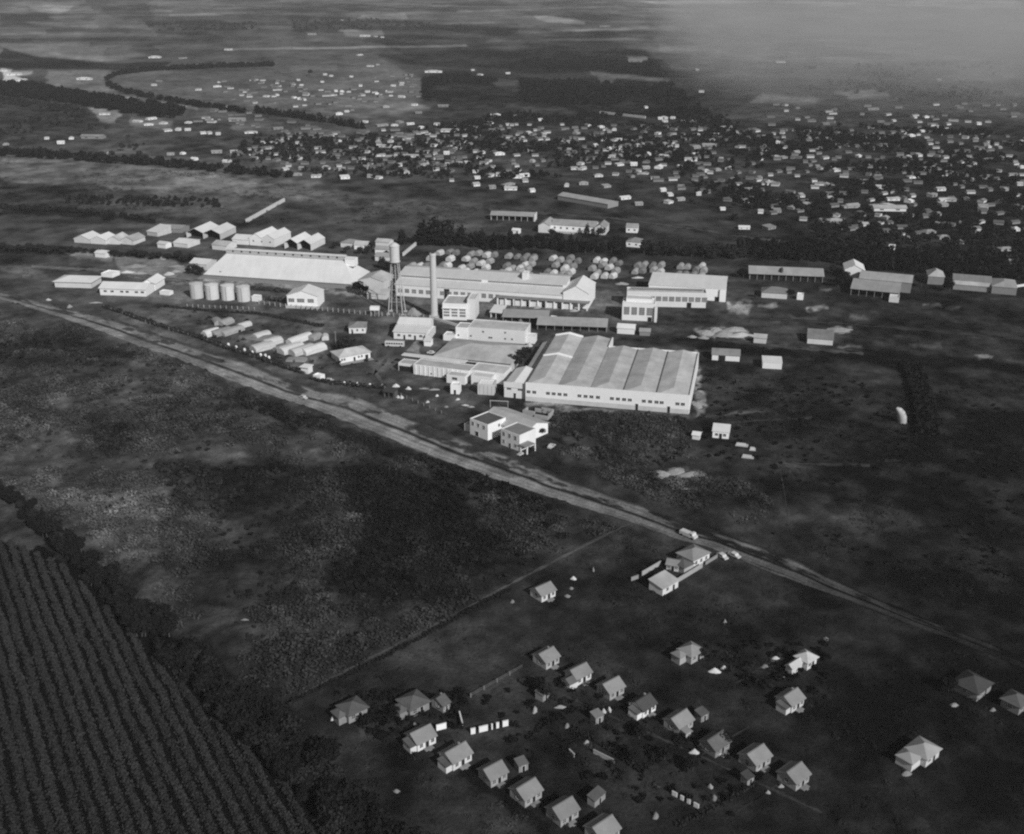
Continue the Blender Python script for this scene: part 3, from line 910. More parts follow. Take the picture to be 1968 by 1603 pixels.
# ------------------------------------------------------------------ buildings
class Bld:
    """a building on the ground: its origin is the front left corner, x runs along the front, y runs back"""

    def __init__(s, name, label, cat, A, B, z=0.0, group=None, length=None):
        a = Vector(G(A[0], A[1], z))
        b = Vector(G(B[0], B[1], z))
        s.rot = math.atan2(b.y - a.y, b.x - a.x)
        s.L = length or (b - a).length
        s.t = thing(name, label, cat, (a.x, a.y, 0), s.rot, group)
        s.o = a

    def uv(s, px, py, z):
        """local (x, y) of the point that the survey shows at height z"""
        p = Vector(G(px, py, z))
        dx, dy = p.x - s.o.x, p.y - s.o.y
        c, n = math.cos(s.rot), math.sin(s.rot)
        return dx * c + dy * n, -dx * n + dy * c

    def vol(s, x0, x1, y0, y1, h, roof='gable', rise=1.5, wm='white', rm='roof_white', ov=0.35, z0=-0.2, front='wall', th=0.22, ridge=0.5, par=0.5):
        """one block of walls with its roof"""
        w = MB()
        D = y1 - y0
        if roof == 'flat':
            t = 0.3
            w.box(x0, x1, y0, y0 + t, z0, h)
            w.box(x0, x1, y1 - t, y1, z0, h)
            w.box(x0, x0 + t, y0 + t, y1 - t, z0, h)
            w.box(x1 - t, x1, y0 + t, y1 - t, z0, h)
        elif front == 'open':       # posts along an open front
            t = 0.25
            w.box(x0, x1, y1 - t, y1, z0, h)
            if roof == 'gable_v':
                pr = [(x0, z0), (x1, z0), (x1, h), ((x0 + x1) / 2, h + rise), (x0, h)]
                w.prism(pr, y1 - 0.02, y1 + t, 'y')
                w.box(x0, x0 + t, y0, y1 - t, z0, h)
                w.box(x1 - t, x1, y0, y1 - t, z0, h)
            else:
                w.box(x0, x0 + t, y0 + 1, y1 - t, z0, h)
                w.box(x1 - t, x1, y0 + 1, y1 - t, z0, h)
                n = max(2, int((x1 - x0) / 4.5))
                for i in range(n + 1):
                    xx = x0 + 0.3 + (x1 - x0 - 0.6) * i / n
                    w.box(xx - .14, xx + .14, y0 + .1, y0 + .38, z0, h)
        elif roof == 'gable':
            w.prism([(y0, z0), (y0, h), (y0 + D * ridge, h + rise), (y1, h), (y1, z0)], x0, x1, 'x')
        elif roof == 'gable_v':
            w.prism([(x0, z0), (x1, z0), (x1, h), ((x0 + x1) / 2, h + rise), (x0, h)], y0, y1, 'y')
        elif roof == 'mono':
            w.prism([(y0, z0), (y0, h), (y1, h + rise), (y1, z0)], x0, x1, 'x')
        elif roof == 'mono_x':
            w.prism([(x0, z0), (x1, z0), (x1, h + rise), (x0, h)], y0, y1, 'y')
        else:
            w.box(x0, x1, y0, y1, z0, h)
        wo = w.build('wall', M[wm], s.t)
        r = MB()
        e = 0.02
        if roof == 'flat':
            r.box(x0 + .31, x1 - .31, y0 + .31, y1 - .31, h - par - .3, h - par)
        elif roof == 'gable':
            yr = y0 + D * ridge
            sl0, sl1 = rise / (yr - y0), rise / (y1 - yr)
            pr = [(y0 - ov, h - ov * sl0 + e), (yr, h + rise + e), (y1 + ov, h - ov * sl1 + e), (y1 + ov, h - ov * sl1 + e + th), (yr, h + rise + e + th), (y0 - ov, h - ov * sl0 + e + th)]
            r.prism(pr, x0 - ov, x1 + ov, 'x')
        elif roof == 'gable_v':
            xr = (x0 + x1) / 2
            sl = rise / (xr - x0)
            pr = [(x0 - ov, h - ov * sl + e), (x0 - ov, h - ov * sl + e + th), (xr, h + rise + e + th), (x1 + ov, h - ov * sl + e + th), (x1 + ov, h - ov * sl + e), (xr, h + rise + e)]
            r.prism(pr, y0 - ov, y1 + ov, 'y')
        elif roof == 'mono':
            sl = rise / D
            r.prism([(y0 - ov, h - ov * sl + e), (y1 + ov, h + rise + ov * sl + e), (y1 + ov, h + rise + ov * sl + e + th), (y0 - ov, h - ov * sl + e + th)], x0 - ov, x1 + ov, 'x')
        elif roof == 'mono_x':
            sl = rise / (x1 - x0)
            r.prism([(x0 - ov, h - ov * sl + e), (x0 - ov, h - ov * sl + e + th), (x1 + ov, h + rise + ov * sl + e + th), (x1 + ov, h + rise + ov * sl + e)], y0 - ov, y1 + ov, 'y')
        elif roof == 'hip':
            X0, X1, Y0, Y1 = x0 - ov, x1 + ov, y0 - ov, y1 + ov
            hb, ht = h + .02, h + .2
            a = min((X1 - X0), (Y1 - Y0)) / 2
            if (X1 - X0) >= (Y1 - Y0):
                ra, rb = (X0 + a, (Y0 + Y1) / 2, ht + rise), (X1 - a, (Y0 + Y1) / 2, ht + rise)
            else:
                ra, rb = ((X0 + X1) / 2, Y0 + a, ht + rise), ((X0 + X1) / 2, Y1 - a, ht + rise)
            c = [(X0, Y0), (X1, Y0), (X1, Y1), (X0, Y1)]
            lo = [(p[0], p[1], hb) for p in c]
            hi = [(p[0], p[1], ht) for p in c]
            r.face(lo[::-1])
            for k in range(4):
                r.face([lo[k], lo[(k + 1) % 4], hi[(k + 1) % 4], hi[k]])
            if (X1 - X0) >= (Y1 - Y0):
                r.face([hi[0], hi[1], rb, ra])
                r.face([hi[1], hi[2], rb])
                r.face([hi[2], hi[3], ra, rb])
                r.face([hi[3], hi[0], ra])
            else:
                r.face([hi[0], hi[1], ra])
                r.face([hi[1], hi[2], rb, ra])
                r.face([hi[2], hi[3], rb])
                r.face([hi[3], hi[0], ra, rb])
        ro = r.build('roof', M[rm], s.t)
        return wo, ro

    def win(s, x, zc, w, h, side='f', at=0.0, gm='glass', mull=1, bars=1, name='window'):
        """a framed window: side f faces the front (plane y=at), r the right (plane x=at), l the left"""
        fr = MB()
        pn = MB()
        b = 0.06

        def bx(mb, u0, u1, z0_, z1_, d0, d1):
            if side == 'f':
                mb.box(u0, u1, at - d1, at - d0, z0_, z1_)
            elif side == 'r':
                mb.box(at + d0, at + d1, u0, u1, z0_, z1_)
            else:
                mb.box(at - d1, at - d0, u0, u1, z0_, z1_)
        x0, x1, z0_, z1_ = x - w / 2, x + w / 2, zc - h / 2, zc + h / 2
        bx(fr, x0 - b, x1 + b, z0_ - b, z0_, .002, .12)
        bx(fr, x0 - b, x1 + b, z1_, z1_ + b, .002, .10)
        bx(fr, x0 - b, x0, z0_, z1_, .002, .10)
        bx(fr, x1, x1 + b, z0_, z1_, .002, .10)
        for i in range(mull):
            xm = x0 + w * (i + 1) / (mull + 1)
            bx(fr, xm - .03, xm + .03, z0_, z1_, .052, .08)
        for i in range(bars):
            zm = z0_ + h * (i + 1) / (bars + 1)
            bx(fr, x0, x1, zm - .03, zm + .03, .055, .085)
        bx(pn, x0, x1, z0_, z1_, .004, .05)
        f = fr.build(name, M['frame'], s.t)
        pn.build('pane', M[gm], f)
        return f

    def door(s, x, w, h, side='f', at=0.0, m='dark', z0=0.0):
        mb = MB()
        fr = MB()
        if side == 'f':
            mb.box(x - w / 2, x + w / 2, at - .06, at - .004, z0, z0 + h)
            fr.box(x - w / 2 - .12, x - w / 2, at - .1, at - .003, z0, z0 + h)
            fr.box(x + w / 2, x + w / 2 + .12, at - .1, at - .003, z0, z0 + h)
            fr.box(x - w / 2 - .12, x + w / 2 + .12, at - .1, at - .003, z0 + h, z0 + h + .12)
        elif side == 'r':
            mb.box(at + .004, at + .06, x - w / 2, x + w / 2, z0, z0 + h)
            fr.box(at + .003, at + .1, x - w / 2 - .12, x + w / 2 + .12, z0 + h, z0 + h + .12)
        else:
            mb.box(at - .06, at - .004, x - w / 2, x + w / 2, z0, z0 + h)
            fr.box(at - .1, at - .003, x - w / 2 - .12, x + w / 2 + .12, z0 + h, z0 + h + .12)
        d = mb.build('door', M[m], s.t)
        fr.build('door_frame', M['frame'], d)
        return d

    def part(s, name, boxes, m, parent=None):
        mb = MB()
        for b in boxes:
            mb.box(*b)
        return mb.build(name, M[m], parent or s.t)


def simple(name, label, A, B, z, h, depth, roof='gable', rise=1.5, wm='white', rm='roof_white', cat='shed', wins=0, ww=1.4, wh=1.2, wz=None, doors=(), group=None, ov=0.35, front='wall', gm='glass', ridge=0.5, backset=0.0):
    """A and B: the two ends of the front, seen at height z"""
    b = Bld(name, label, cat, A, B, z, group)
    if isinstance(depth, tuple):
        depth = max(2.0, b.uv(depth[0], depth[1], depth[2] if len(depth) > 2 else h)[1])
    b.vol(0, b.L, 0, depth, h, roof, rise, wm, rm, ov, front=front, ridge=ridge)
    for i in range(wins):
        b.win(b.L * (i + 0.5) / wins, wz or h * 0.55, ww, wh, 'f', 0.0, gm)
    for d in doors:
        b.door(b.L * d[0], d[1], d[2])
    b.D = depth
    return b


# --- the sawtooth shed: five bays side by side
b = Bld('factory_shed', "big white shed with five parallel ridged roof bays and a long windowed front", 'factory', (1010.6, 735), (1325, 760), 9.0)
LS = b.L
bw = LS / 5
deep = [73.0, 73.0, 60.0, 60.0, 60.0]
w = MB()
for i in range(5):
    x0, x1 = i * bw, (i + 1) * bw
    w.prism([(x0, -.2), (x1, -.2), (x1, 7.9), ((x0 + x1) / 2, 9.3), (x0, 7.9)], 6.9, deep[i], 'y')
    w.box(x0, x1, .6, 6.89, -.2, 7.9)
w.build('wall', M['white'], b.t)
fw = b.part('front_wall', [(-.15, LS + .15, 0, .5, 2.2, 9.0)], 'white')
b.part('plinth', [(-.15, LS + .15, -.05, .5, -.2, 2.196)], 'plinth', fw)
for i in range(5):
    x0, x1 = i * bw + .22, (i + 1) * bw - .22
    xm = (x0 + x1) / 2
    d = deep[i]
    r = MB()
    hipd = 6.5
    zl, zr = 8.02, 9.5
    top = [(x0, .6, zl + .1), (x1, .6, zl + .1), (x1, d + .3, zl), (x0, d + .3, zl), (xm, .6 + hipd, zr), (xm, d + .3, zr)]
    bot = [(x_, y_, z_ - .12) for x_, y_, z_ in top]
    n0 = len(r.v)
    r.v += top + bot
    for q in ((0, 1, 4), (1, 2, 5, 4), (0, 4, 5, 3), (2, 3, 5), (7, 6, 10), (8, 7, 10, 11), (10, 6, 9, 11), (9, 8, 11), (0, 6, 7, 1), (1, 7, 8, 2), (2, 8, 9, 3), (3, 9, 6, 0)):
        r.f.append(tuple(k + n0 for k in q))
        r.mi.append(0)
    r.build('roof', M['roof_pale'], b.t)
for i in range(6):
    d = deep[min(i, 4)]
    b.part('gutter', [(i * bw - .2, i * bw + .2, .6, d, 7.92, 8.16 if i in (1, 2) else 8.3)], 'concrete_grey' if i in (1, 2) else 'gutter')
for yy in (40.0, 72.6):       # peaked fire walls across the first bay
    m_ = MB()
    m_.prism([(0.2, 7.7), (bw - .2, 7.7), (bw - .2, 8.7), (bw / 2, 10.3), (.2, 8.7)], yy, yy + .9, 'y')
    m_.build('fire_wall', M['white'], b.t)
b.part('side_wall', [(2 * bw - .1, 2 * bw + .5, 59.9, 73.2, -.2, 9.0), (LS - .1, LS + .35, .5, 60.2, -.2, 8.7), (2 * bw + .5, LS, 60.0, 60.5, -.2, 8.7)], 'white')
for f in (290, 340, 458, 507, 558, 608, 728, 780, 830, 885, 1003, 1053, 1105, 1153, 1270, 1322, 1375, 1418, 1548, 1592):
    b.win(LS * (f - 265) / 1375.0, 4.6, 1.7, 1.3)
for f in (1213, 1478):
    b.door(LS * (f - 265) / 1375.0, 1.2, 3.0, at=-.05)
# lean-to along the left side
w = MB()
w.prism([(-6.0, -.2), (-.05, -.2), (-.05, 6.2), (-6.0, 4.0)], 12, 71, 'y')
w.build('lean_to', M['white'], b.t)
w = MB()
w.prism([(-6.3, 3.95), (-6.3, 4.2), (-.35, 6.5), (-.35, 6.25)], 11.7, 71.3, 'y')
w.build('lean_to_roof', M['roof_pale'], b.t)
SHED = b

# --- the gabled entrance block at its left end
b = Bld('entrance_block', "white ridged block with three openings at the left end of the sawtooth shed", 'building', (969, 763), (1010, 767), 0)
b.vol(0, b.L - .3, 0, 22, 6.2, 'gable_v', 1.6, 'white', 'roof_white', .15)
b.part('parapet', [(-.1, b.L - .2, -.3, .25, 5.0, 7.6)], 'white')
b.win(2.4, 4.6, 2.0, 1.3, at=-.02)
b.win(b.L - 2.6, 4.6, 2.0, 1.3, at=-.02)
b.door(b.L * .5, 1.1, 2.4, at=-.02)

# --- the low front range with white walls
b = Bld('front_range', "long low white range with a flat grey roof and dark open carport", 'building', (795, 719), (969, 741), 0)
L = b.L
b.vol(0, L * .62, 0, 9, 5.2, 'flat', 0, 'white', 'roof_pale', par=.25)
b.vol(L * .62 + .05, L - .5, 1, 12, 5.6, 'flat', 0, 'white', 'roof_pale', par=.25)
b.vol(-9, -.05, 2, 8.5, 4.2, 'flat', 0, 'white', 'roof_pale', par=.2)
b.part('carport_shade_panel', [(-8.6, -.5, 1.9, 1.99, 0, 2.8)], 'dark')  # dark sheet on the closed wall, painted shade under the carport
b.part('canopy', [(-10.5, L * .5, 9.05, 12.5, 5.4, 5.8)], 'roof_white')
b.vol(L * .42, L * .62, -5.5, -.05, 4.2, 'flat', 0, 'white', 'roof_pale', par=.2)
b.vol(L * .68, L * .9, -4.5, .95, 5.0, 'flat', 0, 'white', 'white_old', par=.15)
for i in range(11):
    b.part('pilaster', [(1.0 + i * 2.4, 1.35 + i * 2.4, -.25, -.003, 0, 4.9)], 'white')
b.win(L * .51, 2.6, 2.6, 1.2, at=-5.5)
for f in (.2, .36):
    b.win(L * f, 1.4, .8, .8)
b.door(L * .655, 1.2, 2.4, at=1.0)

b = simple('cabin', "white panelled cabin standing before the low front range", (918, 758), (949, 760), 0, 5.2, 7, 'flat', wm='white_old', rm='white', cat='cabin')
for i in range(4):
    b.part('panel_joint', [(b.L * (i + .5) / 4 - .06, b.L * (i + .5) / 4 + .06, -.06, -.004, .3, 4.6)], 'concrete_grey')
simple('white_kiosk', "small plain white cube hut left of the panelled cabin", (866, 757), (883, 758), 0, 4.6, 4.5, 'flat', rm='white', cat='hut', doors=((.5, 1.0, 2.1),))

# --- wide hipped canopy roof
b = Bld('hipped_hall', "wide grey hipped roof hall open along its dark front", 'hall', (836, 684), (981, 699), 5.0)
D_ = max(20, b.uv(868, 651, 5.0)[1])
b.vol(0, b.L, 0, D_, 5.0, 'hip', 3.4, 'white_old', 'roof_pale', .8, front='wall')
b.part('opening', [(b.L * f0, b.L * f1, -.06, -.004, 0.2, 3.6) for f0, f1 in ((.35, .55), (.58, .74), (.77, .98))], 'dark')  # dark sheets on the wall stand for shade beneath the roof
# --- flat white block behind it
b = Bld('office_block', "long white two storey block with flat roof behind the hipped hall", 'building', (876, 652), (1008, 662), 0)
L = b.L
b.vol(0, L * .17, 0, 9, 6.8, 'flat', 0, 'white', 'roof_pale', par=.3)
b.vol(L * .17 + .02, L, .5, 15, 7.2, 'flat', 0, 'white', 'roof_pale', par=.3)
for f, zc in ((.04, 2.4), (.22, 2.4), (.4, 5.2), (.49, 2.2), (.52, 2.2), (.72, 2.2), (.82, 2.2), (.72, 5.6)):
    b.win(L * f, zc, 1.0, .9, at=.5 if f > .17 else 0)
b.vol(L + .1, L + 5, 2, 8, 4.0, 'flat', 0, 'white', 'roof_white', par=.2)
simple('pump_hut', "low white double hut at the left end of the flat white block", (852, 654), (874, 656), 0, 3.2, 6, 'flat', cat='hut')

# --- house with striped roof bands
b = Bld('manager_house', "white house with stepped roof bands beside the water tower", 'house', (757, 651), (819, 654), 0)
L = b.L
b.vol(0, L, 0, 8, 4.0, 'mono', 1.2, 'white', 'roof_white', .5)
b.vol(.3, L - .3, 8.1, 20, 6.0, 'gable', 1.6, 'white', 'roof_white', .4)
b.vol(L + .05, L + 2.2, -2.0, 14, 3.6, 'flat', 0, 'white', 'roof_white', par=.2)
for f in (.33, .66):
    b.door(L * f, 1.0, 2.4)
for f in (.16, .5, .84):
    b.win(L * f, 2.2, 1.6, 1.2)
simple('white_hut', "small white hut right of the stepped white house", (815, 665), (828, 666), 0, 2.8, 4, 'gable', .8, cat='hut')


# --- vehicles
def vehicle(kind, label, px, py, ang, group=None):
    x, y_, _ = G(px, py)
    if kind == 'bus':
        t = thing('bus', label, 'bus', (x, y_, 0), ang, group)
        l, w_, h = 10.0, 2.5, 3.0
        mb = MB()
        mb.prism([(-w_ / 2, .5), (w_ / 2, .5), (w_ / 2, h - .25), (w_ / 2 - .3, h), (-w_ / 2 + .3, h), (-w_ / 2, h - .25)], -l / 2, l / 2, 'x')
        mb.build('body', M['car'], t)
        mb = MB()
        for sgn in (-1, 1):
            for i in range(7):
                mb.box(-l / 2 + .6 + i * 1.3, -l / 2 + 1.6 + i * 1.3, sgn * w_ / 2 - .02, sgn * w_ / 2 + .02, 1.6, 2.4)
        mb.build('window', M['glass'], t)
        ax, rr = 3.2, .5
    else:
        nm = 'car' if kind == 'car' else 'truck'
        t = thing(nm, label, nm, (x, y_, 0), ang, group)
        l, w_, h = (4.4, 1.7, 1.5) if kind == 'car' else (6.5, 2.2, 2.4)
        mb = MB()
        if kind == 'car':
            mb.prism([(-2.2, .35), (2.2, .35), (2.2, .8), (1.3, .95), (.75, 1.5), (-1.0, 1.55), (-1.7, .95), (-2.2, .9)], -w_ / 2, w_ / 2, 'y')
        else:
            mb.prism([(-3.2, .6), (3.2, .6), (3.2, 1.4), (2.5, 1.5), (2.2, 2.3), (1.2, 2.3), (1.15, .95), (-3.2, .95)], -w_ / 2, w_ / 2, 'y')
            mb.box(-3.2, 1.0, -w_ / 2 - .02, -w_ / 2 + .1, .96, 1.9)
            mb.box(-3.2, 1.0, w_ / 2 - .1, w_ / 2 + .02, .96, 1.9)
            mb.box(-3.1, 1.0, -w_ / 2 + .12, w_ / 2 - .12, .96, 2.0)
        mb.build('body', M['car'], t)
        mb = MB()
        for sgn in (-1, 1):
            if kind == 'car':
                mb.box(-.9, .7, sgn * w_ / 2 - .015, sgn * w_ / 2 + .015, 1.02, 1.42)
            else:
                mb.box(1.4, 2.1, sgn * w_ / 2 - .015, sgn * w_ / 2 + .015, 1.6, 2.15)
        mb.build('window', M['glass'], t)
        ax, rr = (1.35, .33) if kind == 'car' else (2.2, .48)
    for sx in (-1, 1):
        for sy in (-1, 1):
            mb = MB()
            mb.tube((sx * ax, sy * (w_ / 2 - .22), rr), (sx * ax, sy * (w_ / 2 + .04), rr), rr, rr, 12)
            mb.build('wheel', M['tyre'], t)
    return t


vehicle('bus', "white bus parked left of the stepped white house", 759, 666, R(-6))
vehicle('car', "pale car parked behind the hipped hall near the stepped house", 829, 680, R(-10))
vehicle('car', "small white car driving on the dirt road", 583, 766, R(-38))
vehicle('truck', "white truck on the road verge above the walled compound", 1323, 1032, R(-45))
vehicle('car', "white car parked at the roadside right of the walled compound", 1388, 1072, R(-58))
vehicle('car', "pale car further along the roadside behind another parked car", 1411, 1070, R(-48))
vehicle('car', "white car parked in shade below the two storey villa", 1060, 860, R(60))
vehicle('car', "pale car by the white gate hut at the fence", 633, 733, R(-8))

# --- the two storey villa with two front wings
b = Bld('villa', "white two storey villa with two flat roofed front wings and long grey roof", 'villa', (908, 829), (1000, 864), 0)
L = b.L


def vx(px, py, z):
    return b.uv(px, py, z)


r0 = vx(924.5, 801, 5.0)
r1 = vx(1011.7, 829.5, 5.0)
xr0, yr0 = r0
xr1 = r1[0]
b.vol(xr0 + .5, xr1, yr0 + .3, yr0 + 15, 4.8, 'gable', 2.4, 'white', 'roof_pale', .5)
lw0, lw1 = vx(904, 803, 7)[0], vx(926, 811, 7)[0]
for nm, (pa, pb), dd in (('left', ((904, 803.5), (926, 813)), 11), ('right', ((964, 823), (990, 835)), 10)):
    a0 = vx(*pa, 7.2)
    a1 = vx(*pb, 7.2)
    yf = (a0[1] + a1[1]) / 2
    wid = 10.5
    b.vol(a0[0], a0[0] + wid, yf, yf + dd, 7.2, 'flat', 0, 'white', 'tile_worn' if nm == 'left' else 'roof_grey', par=.35)
    for i in range(3):
        b.win(a0[0] + wid * (i + .55) / 3.2, 5.4, 1.2, 1.6, at=yf)
    if nm == 'left':
        b.door(a0[0] + wid * .4, 1.8, 2.0, at=yf, z0=.3)
        b.vol(a0[0] - 4.5, a0[0] - .05, yf + 1, yf + 6, 3.4, 'flat', 0, 'white', 'roof_pale', par=.3)
        b.win(a0[0] + 3, 5.0, 1.0, 1.2, 'r', a0[0] + wid)
    else:
        for i in (0, 2):
            b.win(a0[0] + wid * (i + .55) / 3.2, 2.0, 1.2, 1.5, at=yf)
        b.door(a0[0] + wid * .5, 1.0, 2.1, at=yf)
        px0 = a0[0] + wid
        b.part('porch_roof', [(px0 + .05, px0 + 4.2, yf - .5, yf + 5.0, 3.1, 3.35)], 'roof_grey')
        for q, (ox, oy) in enumerate(((.4, -.2), (3.9, -.2), (3.9, 4.6))):
            b.part('porch_post', [(px0 + ox, px0 + ox + .5, yf + oy, yf + oy + .5, -.2, 3.09)], 'white')
        b.part('steps', [(px0 + 1.4, px0 + 3.0, yf - 3.2, yf - .6, -.2, .35), (px0 + 1.4, px0 + 3.0, yf - 2.0, yf - .62, .36, .7)], 'concrete')
# --- ruin and frame behind the villa
b = Bld('roofless_ruin', "low broken stone ruin with dark gaps behind the villa", 'ruin', (1004, 797), (1055, 806), 0)
b.part('wall', [(0, b.L * .45, 0, 1.0, -.2, 2.2), (b.L * .5, b.L, -1.5, .2, -.2, 1.4), (b.L * .55, b.L, 5, 5.6, -.2, 2.8), (b.L - .6, b.L, .2, 5, -.2, 2.4), (0, .6, 1.0, 5, -.2, 2.0), (b.L * .3, b.L * .62, 5.0, 5.5, -.2, 2.0)], 'rubble')
b.part('floor', [(.7, b.L - .7, 1.1, 4.9, -.2, .3)], 'dark')
x, y_, _ = G(942, 783)
t = thing('portal_frame', "thin wooden goal frame standing in the yard behind the villa", 'frame', (x, y_, 0), R(-8))
for nm, bx_ in (('post', (0, .2, 0, .2, -.2, 3.2)), ('post', (8, 8.2, 0, .2, -.2, 3.2)), ('crossbar', (-.2, 8.4, -.02, .22, 3.21, 3.45))):
    mb = MB()
    mb.box(*bx_)
    mb.build(nm, M['steel'], t)
simple('dark_shed', "small dark open shed alone in the yard near the fence", (737, 764), (757, 767), 0, 3.0, 4, 'mono', .6, 'tile_worn', 'tile_dark', cat='shed', front='open')

# --- small house by the covered heaps
b = Bld('yard_house', "white bungalow with pale striped hip roof below the canvas heaps", 'house', (653, 699), (712, 688), 0)
b.vol(0, b.L, 0, 10.5, 3.2, 'hip', 2.2, 'white', 'roof_pale', .6)
for f in (.08, .16, .62, .72):
    b.win(b.L * f, 1.8, .9, 1.1)
b.door(b.L * .48, 1.0, 2.1)
b.door(b.L * .88, 1.6, 2.2)
b.part('terrace', [(-.5, b.L + .5, -3.2, -.1, -.2, .15)], 'concrete_grey')
simple('grey_hip_house', "white walled bungalow with grey hip roof near the stilted tank", (671, 641), (703, 640.5), 0, 3.4, 9, 'hip', 1.8, 'white', 'roof_grey', cat='house', doors=((.2, 1.0, 2.1),), ov=.5, wins=3, ww=.9)
b = Bld('gate_hut', "round topped white gate hut at a gap in the fence", 'hut', (579, 717), (593, 719), 0)
b.vol(0, b.L, 0, 4.0, 3.2, 'flat', 0, 'white', 'white')
b.part('canopy', [(-.5, b.L + .5, -.8, 4.4, 3.25, 3.5)], 'white')
simple('guard_hut', "low white guard hut just right of the fence gap", (602, 729), (616, 732), 0, 2.4, 3.5, 'flat', rm='white', cat='hut')

# --- block with rows of louvred windows before the chimney
b = Bld('louvre_block', "white three storey block with rows of louvred windows beside the chimney", 'building', (851, 614), (897, 616), 0)
L = b.L
b.vol(0, L, 0, 17, 9.6, 'flat', 0, 'white', 'roof_pale', par=.6)
b.vol(L + .05, L + 4.5, 2, 15, 12, 'flat', 0, 'white', 'roof_white', par=.4)
b.part('ledge', [(-.4, L, -.5, -.01, 6.6, 6.9)], 'white')
for r_ in range(3):
    for c_ in range(3):
        b.win(L * (c_ + .5) / 3, 2.6 + r_ * 1.75, L / 3 * .72, 1.1, gm='glass_grey', mull=2, bars=0)

# --- chimney
x, y_, _ = G(834.8, 609)
t = thing('chimney', "tall pale round factory chimney tapering to a plain top", 'chimney', (x, y_, 0))
mb = MB()
mb.lathe([(2.15, 1.2), (1.95, 14), (1.75, 30), (1.68, 35.2), (1.9, 35.3), (1.9, 36.2), (1.7, 36.9)], 28)
mb.build('shaft', M['concrete'], t)
mb = MB()
mb.box(-2.8, 2.8, -2.8, 2.8, -.3, 1.2)
mb.build('plinth', M['concrete'], t)
mb = MB()
mb.lathe([(1.2, 36.91), (1.2, 36.95)], 20)
mb.build('flue', M['dark'], t)

# --- water tower
a = G(747, 605)
x, y_, _ = G(763, 602)
t = thing('water_tower', "tall steel water tower with round tank on braced legs", 'water tower', (x, y_, 0), R(-8))
mb = MB()
mb.lathe([(1.0, 29.6), (2.75, 30.4), (2.75, 39.0), (3.0, 39.05), (3.0, 39.4), (1.6, 40.6), (.3, 41.2)], 26)
mb.build('tank', M['white_old'], t)
mb = MB()
mb.lathe([(3.2, 30.2), (3.2, 30.4)], 26)
mb.build('balcony', M['steel'], t)
LEG = [(-4.2, -3.6), (4.2, -3.6), (4.2, 3.6), (-4.2, 3.6)]
for lx, ly in LEG:
    mb = MB()
    mb.tube((lx, ly, -.2), (lx * .42, ly * .45, 30.2), .3, .22, 8)
    o = mb.build('leg', M['steel'], t)
    mb = MB()
    mb.box(lx - .9, lx + .9, ly - .9, ly + .9, -.2, .7)
    mb.build('footing', M['concrete'], o)
for z_ in (7.5, 14.5, 21.5):
    f = 1 - .57 * z_ / 30.2
    g_ = 1 - .55 * z_ / 30.2
    for k in range(4):
        p, q = LEG[k], LEG[(k + 1) % 4]
        mb = MB()
        mb.tube((p[0] * f, p[1] * g_, z_), (q[0] * f, q[1] * g_, z_), .11, .11, 6)
        z2 = z_ + 6.6
        f2, g2 = 1 - .57 * z2 / 30.2, 1 - .55 * z2 / 30.2
        mb.tube((p[0] * f, p[1] * g_, z_), (q[0] * f2, q[1] * g2, z2), .04, .04, 5)
        mb.tube((q[0] * f, q[1] * g_, z_), (p[0] * f2, p[1] * g2, z2), .04, .04, 5)
        mb.build('brace', M['steel'], t)
mb = MB()
mb.tube((0, 0, -.2), (0, 0, 30), .28, .28, 8)
mb.build('riser_pipe', M['steel'], t)
x, y_, _ = G(721, 607)
t = thing('stilt_tank', "small white tank on thin stilts left of the water tower", 'tank', (x, y_, 0), R(-5))
mb = MB()
mb.box(-2.6, 2.6, -1.4, 1.4, 3.6, 5.6)
mb.build('tank', M['white'], t)
for q in ((-2.2, -1.1), (2.2, -1.1), (0, -1.1), (-2.2, 1.1), (2.2, 1.1)):
    mb = MB()
    mb.tube((q[0], q[1], -.2), (q[0], q[1], 3.6), .15, .15, 6)
    mb.build('leg', M['steel'], t)

# --- the long extraction building with roof monitors
b = Bld('long_factory', "long white factory hall with stepped monitor roof and gabled right end", 'factory', (760, 568), (1082, 590), 0)
L = b.L
W1 = 9.0
b.vol(0, L, 0, W1, 7.0, 'mono', 1.8, 'white', 'roof_white', .4)
b.vol(0, L, W1 + .05, W1 + 12, 11.0, 'mono', 1.6, 'white', 'roof_white', .3)
b.part('monitor', [(1.0, L * .5, W1 - .12, W1 - .01, 9.5, 10.4), (L * .54, L - 2, W1 - .12, W1 - .01, 9.5, 10.4)], 'glass_grey')
b.part('ridge_strip', [(1.0, L * .33, W1 + 11.6, W1 + 12.4, 12.75, 13.7), (L * .45, L * .78, W1 + 11.6, W1 + 12.4, 12.75, 13.7), (L * .82, L - 1, W1 + 11.6, W1 + 12.4, 12.75, 13.7)], 'concrete_grey')
b.vol(L * .735, L * .765, W1 + 3, W1 + 9, 15.5, 'flat', 0, 'white', 'white', par=.2)
for f in np.linspace(.03, .33, 8):
    b.win(L * f, 3.4, L * .026, 2.4, gm='glass_grey', mull=2, bars=1)
for f in np.linspace(.37, .62, 7):
    b.win(L * f, 3.6, L * .026, 2.6, gm='glass_grey', mull=2, bars=1)
b.door(L * .315, 3.4, 6.2)
